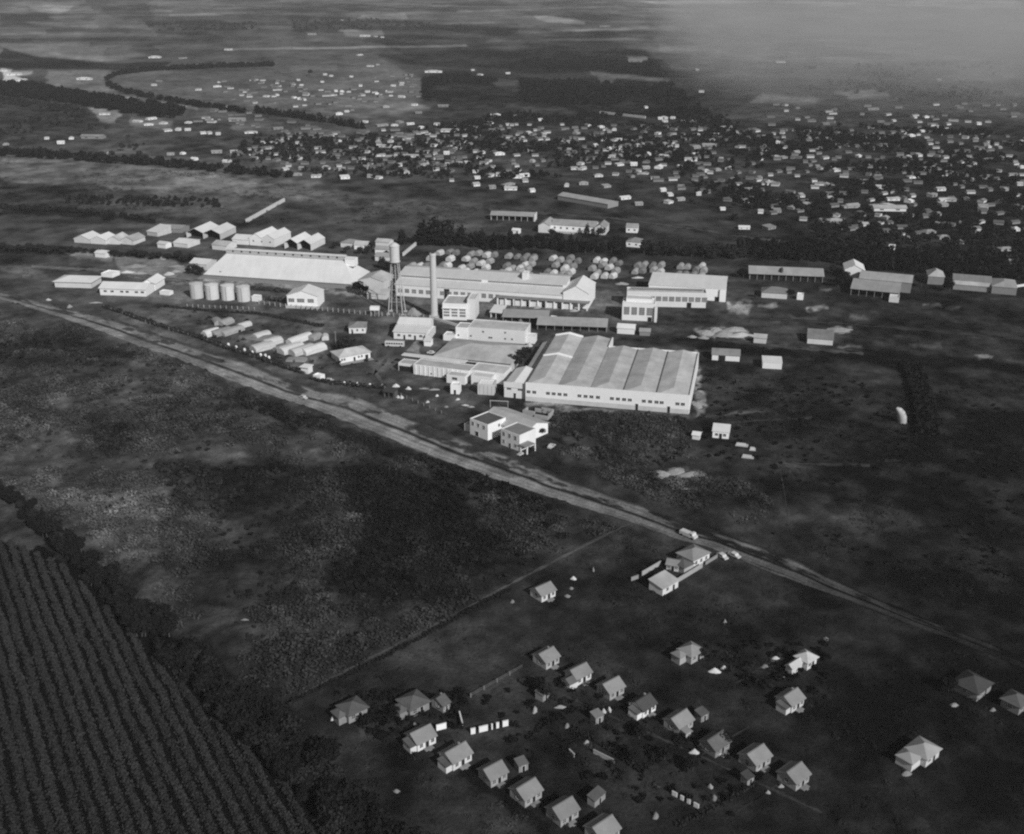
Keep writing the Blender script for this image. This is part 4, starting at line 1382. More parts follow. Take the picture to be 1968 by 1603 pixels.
# veranda in front
b.part('veranda_roof', [(L * .62, L + 16, -5, -.05, 4.4, 4.7)], 'roof_grey')
for i in range(12):
    xx = L * .62 + .5 + (L * .38 + 14) * i / 11
    b.part('veranda_post', [(xx, xx + .8, -4.6, -3.9, -.2, 4.39)], 'white')
b.part('veranda_wall', [(L * .64 + i * 9.2, L * .64 + i * 9.2 + 6.6, -3.8, -3.5, -.2, 3.0) for i in range(5)], 'white')
b.vol(L + .05, L + 15, -.5, 24, 9.0, 'gable_v', 4.0, 'white', 'roof_white', .3)

# --- right factory group
b = Bld('twin_block', "white factory block with nine grey windows right of the long hall", 'factory', (1204, 588), (1356, 592), 0)
L = b.L
b.vol(0, L, 0, 9, 9.0, 'flat', 0, 'white', 'roof_pale', par=.8)
b.part('roof_strip', [(2, L - 1, 6, 7.2, 8.9, 9.3)], 'concrete_grey')
for i in range(9):
    b.win(L * (.32 + .66 * i / 8), 4.9, 3.0, 2.8, gm='glass_grey', mull=2, bars=2)
b.door(L * .79, 2.6, 3.0)
b = Bld('rear_block', "tall plain white block with pale roof rising behind the nine windowed block", 'factory', (1247, 547), (1394, 556), 7.5)
b.vol(0, b.L, 0, b.uv(1247, 523, 9.0)[1], 7.5, 'mono', 1.5, 'white', 'roof_white', .3)
b.door(b.L * .9, 2.4, 2.6)
b.part('end_pier', [(b.L - 3, b.L + .6, -1.2, -.05, -.2, 7.3)], 'white')
b = Bld('front_annex', "white square block with four tall grey windows in front of the nine windowed block", 'factory', (1195, 615), (1257, 618), 0)
L = b.L
b.vol(0, L, 0, 12, 10.0, 'flat', 0, 'white', 'roof_white', par=.35)
b.vol(L * .1, L * .9, 4, 11.5, 11.6, 'flat', 0, 'white', 'roof_white', par=.3)
for i in range(4):
    b.win(L * (.14 + .235 * i), 5.6, L * .17, 4.4, gm='glass_grey', mull=1, bars=3)
b.door(L * .86, 2.2, 2.4)
b.part('side_wing', [(L + .05, L + 1.4, -1.5, 8, -.2, 8.8)], 'white')

# --- long low sheds between the halls
simple('long_grey_shed', "long low grey roofed shed below the veranda of the long hall", (966, 619), (1053, 622), 0, 3.0, 9, 'mono', 1.6, 'wall_grey', 'roof_mid', front='open')
simple('white_roof_shed', "short white roofed shed joined left of the long grey shed", (942, 611), (964, 613), 0, 3.4, 9, 'mono', 1.6, 'white_old', 'roof_white', front='open')
simple('back_lane_shed', "long pale grey shed just behind the sawtooth shed", (1032, 634), (1166, 639), 0, 3.0, 9, 'mono', 1.8, 'wall_grey', 'roof_mid', front='open')
simple('white_hut', "tiny white hut between two long grey roofed sheds", (1056, 618), (1067, 619), 0, 2.6, 3.5, 'flat', rm='white', cat='hut')
simple('white_roof_shed', "small white ridged shed right behind the sawtooth shed", (1186, 641), (1219, 643), 0, 3.2, 7, 'gable', 1.4, 'white', 'roof_white')
simple('grey_shed', "little grey hut beside the small white ridged shed", (1229, 645), (1249, 646), 0, 2.4, 5, 'gable', 1.0, 'wall_grey', 'roof_mid')

# --- the great warehouse with a roof down to the ground
b = Bld('warehouse', "huge white hipped warehouse with a vented ridge left of the water tower", 'warehouse', (391, 527), (678, 546), 1.5)
L = b.L
D_ = b.uv(697, 521, 1.5)[1]
yr = D_ / 2
xl, xr = b.uv(438, 483, 16)[0], b.uv(662, 497, 16)[0]
# height of the ridge that shows at the surveyed row
best = min((abs(b.uv(550, 490, z_)[1] - yr), z_) for z_ in np.arange(6, 30, .25))
hr = best[1]
xl, xr = b.uv(440, 483, hr)[0], b.uv(661, 497, hr)[0]
mb = MB()
lo = [(0, 0, 1.5), (L, 0, 1.5), (L, D_, 1.5), (0, D_, 1.5)]
bt = [(p[0], p[1], 1.2) for p in lo]
A_, B_ = (xl, yr, hr), (xr, yr, hr)
mb.face([lo[0], lo[1], B_, A_])
mb.face([lo[1], lo[2], B_])
mb.face([lo[2], lo[3], A_, B_])
mb.face([lo[3], lo[0], A_])
mb.face(bt[::-1])
for k in range(4):
    mb.face([bt[k], bt[(k + 1) % 4], lo[(k + 1) % 4], lo[k]])
mb.build('roof', M['roof_white'], b.t)
b.part('wall', [(.8, L - .8, .8, D_ - .8, -.2, 1.19)], 'concrete_grey')
b.part('platform', [(-1, L + 1, -6, .75, -.2, .6)], 'concrete_grey')
o = b.part('ridge_vent', [(xl - 1, xr + 1, yr - 1.6, yr + 1.6, hr - .8, hr + 1.6)], 'concrete')
mb = MB()
mb.prism([(yr - 2.1, hr + 1.62), (yr, hr + 2.5), (yr + 2.1, hr + 1.62)], xl - 1.5, xr + 1.5, 'x')
mb.build('vent_roof', M['roof_white'], o)
for i in range(13):
    xx = xl + 4 + (xr - xl - 8) * i / 12
    b.part('vent', [(xx - .5, xx + .5, yr - 1.75, yr - 1.605, hr + .3, hr + 1.4)], 'dark')
b.vol(xr + 1.6, xr + 8, yr - 3, yr + 3, hr + .5, 'gable', .8, 'white', 'roof_white', .2, z0=hr - 4)
b.part('conveyor', [(L * .1, L * .115, 2, 5, 2.2, 3.4)], 'gutter')

# --- gabled hall in front of the warehouse
b = Bld('gabled_hall', "white gabled hall with three grey windows in front of the warehouse", 'hall', (553, 590), (611, 592), 0)
L = b.L
b.vol(0, L, 0, 14, 7.0, 'gable_v', 3.0, 'white', 'roof_white', .4)
for f, w_ in ((.14, .2), (.45, .24), (.78, .2)):
    b.win(L * f, 4.2, L * w_, 2.2, gm='glass_grey', mull=2, bars=1)
b.part('loading_platform', [(-.5, L + 1, -2.2, -.05, -.2, 1.0)], 'concrete')
simple('pale_hall', "pale hall with two ridges adjoining the right end of the warehouse", (690, 556), (738, 560), 0, 6, 16, 'gable_v', 2.4, 'white_old', 'roof_pale', cat='hall')
simple('white_lean_shed', "whitish lean-to shed in front of the pale two ridged hall", (706, 574), (742, 576), 0, 3.2, 8, 'mono', 1.2, 'white_old', 'roof_pale')

# --- tanks
tank_names = ["leftmost of the four round white tanks in front of the warehouse", "second from the left of the four round white tanks before the warehouse",
              "third from the left of the four round white tanks before the warehouse", "rightmost of the four round white tanks in front of the warehouse"]
for i, (tx, ty) in enumerate(((376, 575), (405.5, 577), (436, 578.5), (466, 581))):
    x, y_, _ = G(tx, ty)
    t = thing('storage_tank', tank_names[i], 'tank', (x, y_ + 4, 0), 0, 'round storage tanks before the warehouse')
    mb = MB()
    mb.lathe([(4.0, -.2), (4.0, 8.4), (3.9, 8.6)], 30)
    mb.build('shell', M['tank'], t)
    mb = MB()
    mb.lathe([(4.1, 8.61), (4.1, 8.75), (.3, 9.5)], 30)
    mb.build('lid', M['white_old'], t)
    mb = MB()
    mb.box(-.25, .25, -4.35, -4.05, 0, 8.7)
    mb.build('ladder', M['steel'], t)
simple('white_hut', "small white pump hut right of the four round tanks", (484, 579), (498, 580), 0, 3.2, 4, 'flat', rm='white', cat='hut')

# --- buildings at the left edge
b = simple('long_white_shed', "long plain white hip roofed shed nearest the left edge of the works", (106, 552), (176, 554), 0, 3.6, 14, 'hip', 2.2, 'white_old', 'roof_white', ov=.9)
b = Bld('store_building', "white store building with six dark windows left of the round tanks", 'store', (193, 567), (281, 570), 0)
b.vol(0, b.L, 0, 13, 4.4, 'gable', 2.2, 'white', 'roof_white', .6)
b.vol(b.L * .72, b.L + .3, 13.1, 27, 4.4, 'gable_v', 2.4, 'white', 'roof_white', .6)
for f in (.12, .27, .48, .6, .8, .93):
    b.win(b.L * f, 2.6, 2.0, 1.1)


# pairs of gabled sheds
def twin(label, A, B, depth, h, rise, front, wm, rm, group=None, wins=0):
    b = Bld('twin_shed', label, 'shed', A, B, 0, group)
    for k in range(2):
        b.vol(b.L * k / 2 + (.02 if k else 0), b.L * (k + 1) / 2, 0, depth, h, 'gable_v', rise, wm, rm, .25, front=front)
        if front == 'open':
            b.part('interior_shade_panel', [(b.L * k / 2 + .3, b.L * (k + 1) / 2 - .3, depth * .25, depth * .25 + .1, -.2, h)], 'dark')  # near-black panel standing for the shade inside the open shed
    for i in range(wins):
        b.win(b.L * (i + .5) / wins, h * .6, 1.2, 1.0)
    return b


twin("pair of open fronted gabled sheds furthest left behind the warehouse", (359, 457), (424, 461), 24, 4.2, 3.0, 'open', 'white_old', 'roof_white')
twin("pair of bright white walled gabled sheds behind the warehouse ridge", (480, 471), (528, 475), 24, 5.5, 3.0, 'wall', 'white', 'roof_white', wins=3)
twin("pair of open dark fronted gabled sheds right of the bright pair", (547, 478), (598, 482), 22, 4.4, 3.0, 'open', 'white_old', 'roof_white')
for k, (ax, ay, bx_, by, lab, rm) in enumerate((
        (143, 466, 172, 468, "first and longest of four pale huts in a row on the left field", 'roof_white'), (174, 468, 204, 470, "second of four pale huts in a row on the left field", 'roof_white'),
        (207, 469, 230, 470, "third of four pale huts in a row on the left field", 'roof_pale'), (233, 469, 257, 471, "fourth, greyest of four pale huts in a row on the left field", 'roof_mid'))):
    simple('field_hut', lab, (ax, ay), (bx_, by), 0, 3.0, 14, 'gable_v', 2.6, 'white_old', rm, cat='hut', group='four huts in a row on the left field')
simple('slanted_shed', "narrow white lean-to on the field above the row of huts", (283, 452), (303, 455), 0, 3, 14, 'mono', 2.5, 'white_old', 'roof_white')
simple('grey_shed', "low grey shed left of the open fronted gabled pair", (316, 446), (349, 448), 0, 3, 12, 'gable', 1.6, 'wall_grey', 'roof_mid')
simple('pale_shed', "pale roofed shed before the open fronted gabled pair", (334, 474), (361, 477), 0, 3, 14, 'gable', 1.6, 'white_old', 'roof_white')
simple('white_hut', "little white hut alone left of the pale roofed shed", (303, 476), (319, 478), 0, 3, 6, 'gable', 1.2, cat='hut')
simple('pale_shed', "pale low shed between gabled pairs behind the warehouse", (408, 479), (436, 482), 0, 3.4, 12, 'gable', 1.8, 'white_old', 'roof_pale')
simple('white_side_hall', "white low hall joined left of the bright gabled pair", (447, 469), (478, 471), 0, 3.6, 14, 'gable', 2, 'white', 'roof_white')
simple('pale_shed', "pale shed tucked behind a dark tree at the warehouse left end", (366, 517), (398, 520), 0, 4, 12, 'gable', 2, 'white_old', 'roof_white')
simple('white_hut', "small white flat hut behind the store building", (195, 532), (216, 534), 0, 2.6, 8, 'flat', rm='white', cat='hut')
simple('white_hut', "small white shed on the bare ground in the left yard", (183, 494), (203, 496), 0, 3, 8, 'gable', 1.2, cat='hut')
simple('white_hut', "tiny white flat shelter right of the store building", (307, 566), (326, 568), 0, 2.2, 4, 'flat', rm='white', cat='hut')
simple('village_house', "pale house among trees right of the gabled sheds", (655, 475), (685, 477), 0, 3.2, 9, 'hip', 1.8, 'white_old', 'roof_mid', cat='house')
simple('village_house', "white walled house beside another among trees left of the water tower", (681, 479), (706, 480), 0, 3.2, 8, 'gable', 1.8, 'white', 'roof_pale', cat='house')
simple('village_house', "small white house just behind the water tower top", (722, 473), (748, 475), 0, 3.2, 8, 'gable', 1.5, 'white', 'roof_pale', cat='house')
simple('village_house', "white house with long front left of the water tower", (721, 487), (757, 489), 0, 3, 8, 'gable', 1.5, 'white', 'roof_mid', cat='house')
simple('village_house', "white walled house in trees nearest the right end of the warehouse", (721, 501), (748, 503), 0, 3.2, 8, 'gable', 1.6, 'white', 'roof_mid', cat='house')

# --- buildings beyond the tree row
b = simple('open_shelter', "long grey roofed shelter with six dark bays and white end wall", (943, 423), (1026, 426), 0, 4.0, 11, 'gable', 2.0, 'white_old', 'roof_mid', front='open', ov=.5)
b.part('interior_shade_panel', [(.4, b.L - .4, 4, 4.1, -.2, 3.9)], 'dark')  # shade of the shelter bays put in as a near-black panel
b.part('end_wall', [(b.L + .3, b.L + .8, -.3, 11.3, -.2, 5.4)], 'white')
b = Bld('school', "long grey roofed school with bright white front and gabled ends", 'school', (1060, 444), (1144, 449), 0)
b.vol(0, b.L, 0, 14, 5.0, 'gable', 2.6, 'white', 'roof_mid', .5)
b.vol(-8.5, -.05, -7, 13, 5.4, 'gable_v', 2.2, 'white_old', 'roof_mid', .3)
b.vol(b.L + .05, b.L + 8, -3, 13, 5.2, 'gable_v', 2.4, 'white_old', 'roof_mid', .3)
for i in range(7):
    b.win(b.L * (i + .5) / 7, 2.8, 1.4, 1.4)
b.part('veranda', [(2, b.L * .55, -6, -1, -.2, .5)], 'concrete')
simple('small_house', "small grey roofed white house alone right of the school", (1203, 447), (1225, 448), 0, 4.0, 9, 'gable', 2.0, 'white', 'roof_mid', cat='house', wins=2)
simple('small_house', "grey roofed white house in the tree row below another", (1203, 474), (1229, 476), 0, 3.6, 11, 'hip', 2.0, 'white', 'roof_grey', cat='house', wins=2)
simple('long_town_shed', "very long grey shed at the near edge of the town", (1072, 384), (1168, 401), 0, 3.6, 14, 'gable', 1.8, 'wall_grey', 'roof_mid')
simple('well_house', "tiny white well house on the grass before the long shelter", (984, 449), (997, 450), 0, 2.6, 5, 'gable', 1, cat='hut')

# --- sheds at the right
b = simple('long_grey_shed', "long grey shed with a dark notch in its roof at the right", (1440, 537), (1581, 543), 0, 4.0, 19, 'gable', 2.4, 'wall_grey', 'roof_mid', front='open', ov=.7)
b.part('interior_shade_panel', [(.4, b.L - .4, 1.5, 1.6, -.2, 3.9)], 'dark')  # dark panel painted as the shade under this roof
b.part('roof_notch', [(b.L * .43, b.L * .455, 1, 7, 5.2, 6.9)], 'gutter')
simple('white_gable_hall', "bright white gabled hall between the long right hand sheds", (1622, 536), (1660, 538), 0, 6.0, 16, 'gable_v', 3.0, 'white', 'roof_white', cat='hall')
b = Bld('sawmill', "wide grey roofed mill with stepped roofs at the right", 'mill', (1634, 567), (1726, 576), 0)
b.vol(0, b.L, 0, 17, 4.0, 'mono', 1.8, 'wall_grey', 'roof_mid', .4, front='open')
b.vol(b.L * .12, b.L * 1.22, 17.1, 36, 6.4, 'gable', 2.2, 'wall_grey', 'roof_mid', .4)
b.vol(b.L * .82, b.L * 1.02, -7, -.1, 3.2, 'flat', 0, 'white_old', 'roof_white')
b.part('interior_shade_panel', [(.4, b.L - .4, 6, 6.1, -.2, 3.9)], 'dark')  # dark panel standing for shade deep in the mill
simple('arched_shed', "pale rounded shed standing alone between two right hand sheds", (1782, 546), (1813, 548), 0, 5.0, 14, 'hip', 3.2, 'wall_grey', 'roof_pale')
b = simple('long_right_shed', "long grey shed with lighter lower roof and pale end at the right edge", (1830, 552), (1903, 558), 0, 4.6, 14, 'gable', 2.2, 'wall_grey', 'roof_grey', front='open')
b.part('interior_shade_panel', [(.4, b.L - .4, .9, 1.0, -.2, 3.2)], 'dark')  # shade behind the open front, put in as a dark panel
b.vol(.2, b.L, -5, -.1, 3.4, 'mono', 1.0, 'wall_grey', 'roof_pale')
b.vol(b.L + .1, b.L + 14, -7, 12, 4.4, 'hip', 2.2, 'wall_grey', 'roof_mid')
simple('hip_cottage', "grey hip roofed cottage with pale front below the notched shed", (1463, 572), (1512, 575), 0, 3.2, 11, 'hip', 2.4, 'white_old', 'roof_grey', cat='house')
simple('white_hut', "little bright white hut right of the hip roofed cottage", (1531, 576), (1543, 577), 0, 3.4, 4, 'flat', rm='white', cat='hut')
simple('yard_shed', "grey shed with white front by the rubble heaps", (1551, 660), (1600, 664), 0, 3.0, 11, 'mono', 1.6, 'white_old', 'roof_grey')
simple('pale_shed', "small pale shed right beside the biggest rubble heap", (1448, 659), (1472, 661), 0, 3.0, 6, 'gable', 1.2, 'white_old', 'roof_pale')
b = simple('divided_house', "grey roofed house with white front split by a dark passage", (1368, 692), (1421, 695), 0, 3.0, 9, 'gable', 1.8, 'white', 'roof_grey', cat='house')
b.door(b.L * .36, 3.4, 2.7)
simple('white_box_store', "plain bright white box store on the dark ground right of the shed", (1465, 708), (1502, 710), 0, 3.2, 8, 'mono', .5, 'white', 'roof_white', cat='store', ov=.2)
b = simple('little_house', "small white house with two windows and a door below the shed corner", (1369, 841), (1400, 844), 0, 3.0, 6, 'mono', .9, 'white', 'roof_white', cat='house', wins=2, ww=1.2, wh=1.1)
b.door(b.L * .5, 1.1, 2.2)
simple('white_hut', "tiny white hut left of the two windowed little house", (1330, 844), (1344, 846), 0, 2.0, 4, 'gable', .7, cat='hut')
for lab, ax, ay, bx_, by in (("long pale slab pile below the little house", 1413, 857, 1437, 860), ("small pale slab pile beside the longer one", 1440, 866, 1452, 867), ("lowest white slab pile below the little house", 1425, 880, 1448, 883)):
    b = Bld('slab_pile', lab, 'pile', (ax, ay), (bx_, by), 0)
    b.part('lower_slabs', [(0, b.L, 0, 2.2, -.1, .5)], 'concrete')
    b.part('upper_slabs', [(.3, b.L * .8, .2, 2.0, .51, .9)], 'white_old')
# bent white tank
x, y_, _ = G(1733, 812)
t = thing('leaning_silo', "white rounded silo leaning alone on the dark ground at the right", 'silo', (x, y_, 0), R(20))
mb = MB()
prev = None
pts_ = [(0.4, 0, -.2, 1.7), (0, 0, 2.0, 1.9), (-.9, 0, 4.2, 1.8), (-2.1, 0, 5.8, 1.5), (-3.4, 0, 6.9, .9), (-4.0, 0, 7.2, .3)]
for p, q in zip(pts_[:-1], pts_[1:]):
    mb.tube(p[:3], q[:3], p[3], q[3], 18, cap=False)
mb.build('shell', M['concrete'], t)
mb = MB()
mb.tube((.4, 0, -.3), (.4, 0, .15), 2.1, 2.1, 18)
mb.build('base', M['concrete'], t)

# --- heaps
def heap(px, py, w_, d_, h, m, label, name='rubble_heap', cat='heap', group=None, seed=1):
    x, y_, _ = G(px, py)
    g = np.random.default_rng(seed)
    n, k = 16, 5
    mb = MB()
    ring = []
    for j in range(k + 1):
        t_ = j / k
        for i in range(n):
            a = 6.283 * i / n
            rr = (1 - t_ * .9) * (1 + .25 * math.sin(2.3 * a + seed) * (1 - t_) + g.uniform(-.1, .1))
            ring.append((math.cos(a) * w_ / 2 * rr, math.sin(a) * d_ / 2 * rr, -.15 + h * (t_ ** .8) * g.uniform(.85, 1.1)))
    mb.v = ring
    for j in range(k):
        for i in range(n):
            i2 = (i + 1) % n
            mb.f.append((j * n + i, j * n + i2, (j + 1) * n + i2, (j + 1) * n + i))
            mb.mi.append(0)
    mb.f.append(tuple(k * n + i for i in range(n)))
    mb.mi.append(0)
    o = mb.build(name, M[m])
    o.location = (x, y_, 0)
    return tag(o, label, cat, group)


HEAPS = [(1358, 640, 12, 9, 1.6, 'rubble'), (1375, 637, 12, 10, 2.4, 'rubble'), (1392, 643, 13, 9, 2.6, 'canvas_grey'), (1412, 634, 12, 9, 1.8, 'rubble'), (1425, 646, 14, 8, 2.0, 'canvas'), (1352, 650, 6, 4, 1.4, 'canvas_grey'), (1330, 648, 6, 3, 1.2, 'canvas_grey'),
         (1270, 912, 10, 7, 1.4, 'canvas_grey'), (1300, 906, 10, 7, 1.2, 'rubble'), (1330, 912, 11, 6, 1.0, 'canvas_grey'), (1252, 910, 6, 4, .9, 'canvas_dim'), (1312, 940, 8, 3, .6, 'canvas_grey'), (1340, 778, 5, 9, 1.2, 'rubble'), (1614, 634, 17, 8, 1.2, 'canvas_grey'),
         (880, 768, 3, 2, .9, 'canvas'), (735, 743, 2.4, 2, 1.4, 'canvas'), (761, 743, 3.5, 2.5, 1.6, 'canvas'), (785, 748, 2.6, 2, 1.5, 'canvas'), (765, 764, 2.2, 2, 1.3, 'canvas'), (772, 765, 2.4, 2, 1.5, 'canvas'), (840, 761, 2.2, 2, 1, 'canvas'), (822, 773, 2.2, 2, 1, 'canvas'),
         (835, 749, 6, 2.5, .7, 'canvas_grey'), (815, 747, 5, 2, .6, 'canvas_grey'), (894, 779, 4, 2, .6, 'canvas'), (905, 782, 4.5, 2, .6, 'canvas_grey'), (858, 782, 3, 2, .6, 'canvas_grey'),
         (240, 520, 12, 10, 1.8, 'canvas_dim'), (262, 512, 14, 9, 1.6, 'canvas_grey'), (285, 518, 14, 12, 1.9, 'canvas_dim'), (298, 502, 12, 10, 1.6, 'canvas_dim'), (312, 498, 6, 8, 2, 'canvas_grey'), (325, 527, 9, 6, 1.6, 'canvas'), (338, 522, 7, 6, 1.4, 'canvas_grey'), (340, 512, 12, 5, 1, 'canvas_grey'), (245, 524, 10, 5, 1.4, 'canvas'), (268, 526, 10, 5, 1.4, 'canvas_grey'),
         (93, 577, 4, 2, 1.2, 'canvas'), (134, 590, 4, 4, 1.6, 'canvas_grey'), (185, 582, 12, 2, .7, 'canvas_grey'),
         (928, 622, 5, 3, 1.6, 'canvas_dim'), (942, 620, 5, 3, 1.6, 'canvas_grey'), (960, 624, 5, 3, 1.6, 'canvas_dim'), (972, 622, 3, 3, 2.2, 'canvas_grey'), (1000, 620, 4, 3, 2, 'canvas_dim'),
         (1032, 592, 6, 3, 1.6, 'canvas_grey'), (1104, 598, 6, 3, 1.5, 'canvas_grey'), (1226, 534, 8, 4, 1, 'canvas'), (1195, 546, 8, 6, 1.4, 'canvas_grey'), (795, 604, 8, 6, 4, 'canvas_grey'), (1017, 665, 4, 3, 2, 'canvas')]
HN = {'rubble': "rough stone rubble heap", 'canvas': "white material heap", 'canvas_grey': "light grey material heap", 'canvas_dim': "dull grey material heap"}
HP = [((1340, 640, 1440, 660), "on bare ground behind the divided house"), ((1230, 880, 1350, 950), "in the bushes below the sawtooth shed"), ((690, 735, 910, 800), "in the yard before the low front range"), ((230, 495, 350, 535), "in the yard behind the store building"),
      ((80, 570, 200, 600), "beside the dirt road at the far left"), ((920, 585, 1110, 630), "beside the long grey shed"), ((1190, 525, 1240, 550), "left of the nine windowed block")]


def place_word(px, py, table, other):
    for (x0, y0, x1, y1), s_ in table:
        if x0 <= px <= x1 and y0 <= py <= y1:
            return s_
    return other


for i, (px, py, w_, d_, h, m_) in enumerate(HEAPS):
    heap(px, py, w_, d_, h, m_, HN[m_] + " " + place_word(px, py, HP, "near the factory buildings"), group='heaps of material about the works', seed=i + 3)

# --- canvas covered stacks
def stack_mesh(seed, m, tent=False):
    g = np.random.default_rng(seed)
    mb = MB()
    n = 9
    prof = []
    PR = [(.5, 0), (.5, .3), (.49, .56), (.36, .76), (.16, .95), (-.16, .96), (-.36, .77), (-.49, .55), (-.5, .3), (-.5, 0)]
    for i in range(n + 1):
        a = math.pi * i / n
        k = abs(math.cos(a)) ** (.62 if not tent else .9) * (1 if math.cos(a) > 0 else -1)
        prof.append(PR[i] if not tent else (k * .5, max(0, math.sin(a)) ** (.8 if not tent else .9)))
    L_ = [(-.5, .90, .86), (-.47, .97, .95), (-.2, 1.0, 1.0), (.2, 1.0, .98), (.47, .97, .94), (.5, .90, .84)]
    for lx, sx_, sz_ in L_:
        for px_, pz_ in prof:
            mb.v.append((px_ * sx_ + g.uniform(-.02, .02), lx, pz_ * sz_ * g.uniform(.95, 1.03) - .02))
    k = n + 1
    for j in range(len(L_) - 1):
        for i in range(n):
            mb.f.append((j * k + i, j * k + i + 1, (j + 1) * k + i + 1, (j + 1) * k + i))
            mb.mi.append(0)
    mb.f.append(tuple(range(k - 1, -1, -1)))
    mb.mi.append(0)
    mb.f.append(tuple((len(L_) - 1) * k + i for i in range(k)))
    mb.mi.append(0)
    return mb.mesh('covered_stack', M[m])


STK = {m_: [stack_mesh(700 + i, m_) for i in range(3)] for m_ in ('canvas', 'canvas_grey', 'canvas_dim')}
ORD = ["first", "second", "third", "fourth", "fifth", "sixth", "seventh", "eighth", "ninth", "tenth", "eleventh", "twelfth", "thirteenth", "fourteenth", "fifteenth", "sixteenth", "seventeenth", "eighteenth", "nineteenth", "twentieth",
       "twenty first", "twenty second", "twenty third", "twenty fourth", "twenty fifth", "twenty sixth", "twenty seventh", "twenty eighth", "twenty ninth", "thirtieth"]


def stack(px, py, w_, d_, h, m_, ang, label, group):
    x, y_, _ = G(px, py)
    o = bpy.data.objects.new('covered_stack', random.choice(STK[m_]))
    COL.objects.link(o)
    o.location = (x, y_, 0)
    o.rotation_euler = (0, 0, ang)
    o.scale = (w_, d_, h)
    return tag(o, label, 'stack', group)


def z3(l):
    return [(720 + a / 5.623, 370 + c / 5.623) for a, c in l]


def z4(l):
    return [(1020 + a / 5.623, 370 + c / 5.623) for a, c in l]


GROUPS = [("behind the chimney", z3([(705, 630), (815, 620), (880, 630), (820, 695), (740, 765), (605, 690), (410, 770), (490, 775), (560, 770), (600, 810), (790, 770), (680, 810)])),
          ("in the second block", z3([(1045, 640), (1125, 635), (990, 695), (1070, 720), (1030, 775), (940, 800), (985, 830), (900, 850), (1215, 655), (1295, 650), (1245, 720), (1150, 740), (1205, 790), (1090, 835), (1040, 860), (1170, 830)])),
          ("in the third block", z3([(1450, 665), (1545, 670), (1640, 670), (1715, 690), (1680, 745), (1430, 770), (1490, 795), (1570, 800), (1650, 810), (1365, 840), (1440, 825), (1510, 870), (1600, 875)])),
          ("in the fourth block", z4([(30, 680), (10, 750), (-70, 690), (-60, 760), (-110, 840), (-50, 850), (245, 690), (320, 705), (270, 760), (180, 840), (250, 850), (430, 690), (510, 720), (400, 740), (450, 780), (370, 800), (435, 835), (340, 860), (405, 870)])),
          ("in the fifth block", z4([(715, 710), (790, 720), (665, 800), (780, 765), (720, 850), (690, 885), (890, 720), (955, 740), (850, 790), (920, 825), (800, 880), (890, 880)])),
          ("in the sixth block", z4([(1160, 765), (1230, 760), (1205, 825), (1130, 830), (1320, 770), (1410, 765), (1330, 815), (1400, 830)])),
          ("behind the tall plain block", z4([(1620, 780), (1690, 780), (1600, 860), (1670, 865), (1850, 770), (1790, 815), (1870, 820), (1760, 865), (1840, 880)]))]
random.seed(21)
for wh, pl in GROUPS:
    far = 'sixth' in wh or 'seventh' in wh
    for px, py in pl:
        m_ = random.choices(['canvas', 'canvas_grey', 'canvas_dim'], (1, 4, 5) if far else (4, 5, 3))[0]
        tone = {'canvas': "white", 'canvas_grey': "grey", 'canvas_dim': "dull dark"}[m_]
        stack(px, py + 7, random.uniform(3.8, 4.7), random.uniform(5.0, 6.8), random.uniform(3.0, 3.8), m_, R(random.uniform(-32, -18)), tone + " canvas covered stack " + wh, 'canvas covered stacks behind the factory halls')
for px, py, w_, d_, h, m_, ang, lab in (
        (406, 643, 6.5, 11, 4.2, 'canvas', -38, "bright white covered stack at the left end of the near heaps"), (425, 641, 8, 14, 3.6, 'canvas_grey', -38, "grey covered stack right of the bright left one"),
        (441, 640, 7, 13, 3.4, 'canvas_grey', -35, "grey covered stack in the middle of the left cluster"), (453, 637, 6, 11, 3.4, 'canvas_grey', -35, "rightmost grey covered stack of the left cluster"),
        (418, 621, 6, 10, 3.4, 'canvas_grey', 25, "grey covered stack at the back of the left cluster"), (434, 622, 7, 10, 3.6, 'canvas_grey', -30, "second grey covered stack at the back of the left cluster"),
        (470, 627, 5, 9, 3.0, 'canvas', -40, "small white covered stack between the left and middle heaps"), (503, 647, 6.5, 11, 3.4, 'canvas', -42, "white covered stack against the round grey mound"),
        (505, 670, 8.5, 14, 4.0, 'canvas', -46, "long white covered stack with a dark notch in front"), (524, 660, 7, 12, 4.0, 'canvas', -42, "white covered stack joined behind the notched long one"), (542, 671, 6, 10, 2.6, 'canvas_grey', -40, "low grey stack between the two long white ones"),
        (576, 655, 6, 18, 4.0, 'canvas', -36, "long white covered stack reaching back to the yard corner"), (560, 674, 8, 16, 4.4, 'canvas', -42, "left of three white covered stacks set close together"), (581, 677, 8, 16, 4.4, 'canvas', -42, "middle of three white covered stacks set close together"),
        (602, 675, 8, 16, 4.4, 'canvas', -42, "right of three white covered stacks set close together"), (605, 650, 7, 9, 3.2, 'canvas_grey', -30, "dull grey covered stack at the back of the right heaps"), (625, 651, 4.5, 7, 3.2, 'canvas', 10, "lone white covered stack at the right end of the heaps"),
        (570, 692, 12, 7, 1.2, 'canvas_grey', -6, "low flat pale stack in front of three white ones")):
    stack(px, py, w_ * .86, d_ * .86, h * .85, m_, R(ang), lab, 'canvas covered heaps in the near yard')
heap(497, 648, 20, 14, 2.0, 'canvas_dim', "round grey earth mound under a white covered stack", 'earth_mound', 'mound', None, 77)

# ------------------------------------------------------------------ cottages in the foreground
CANG = R(40)


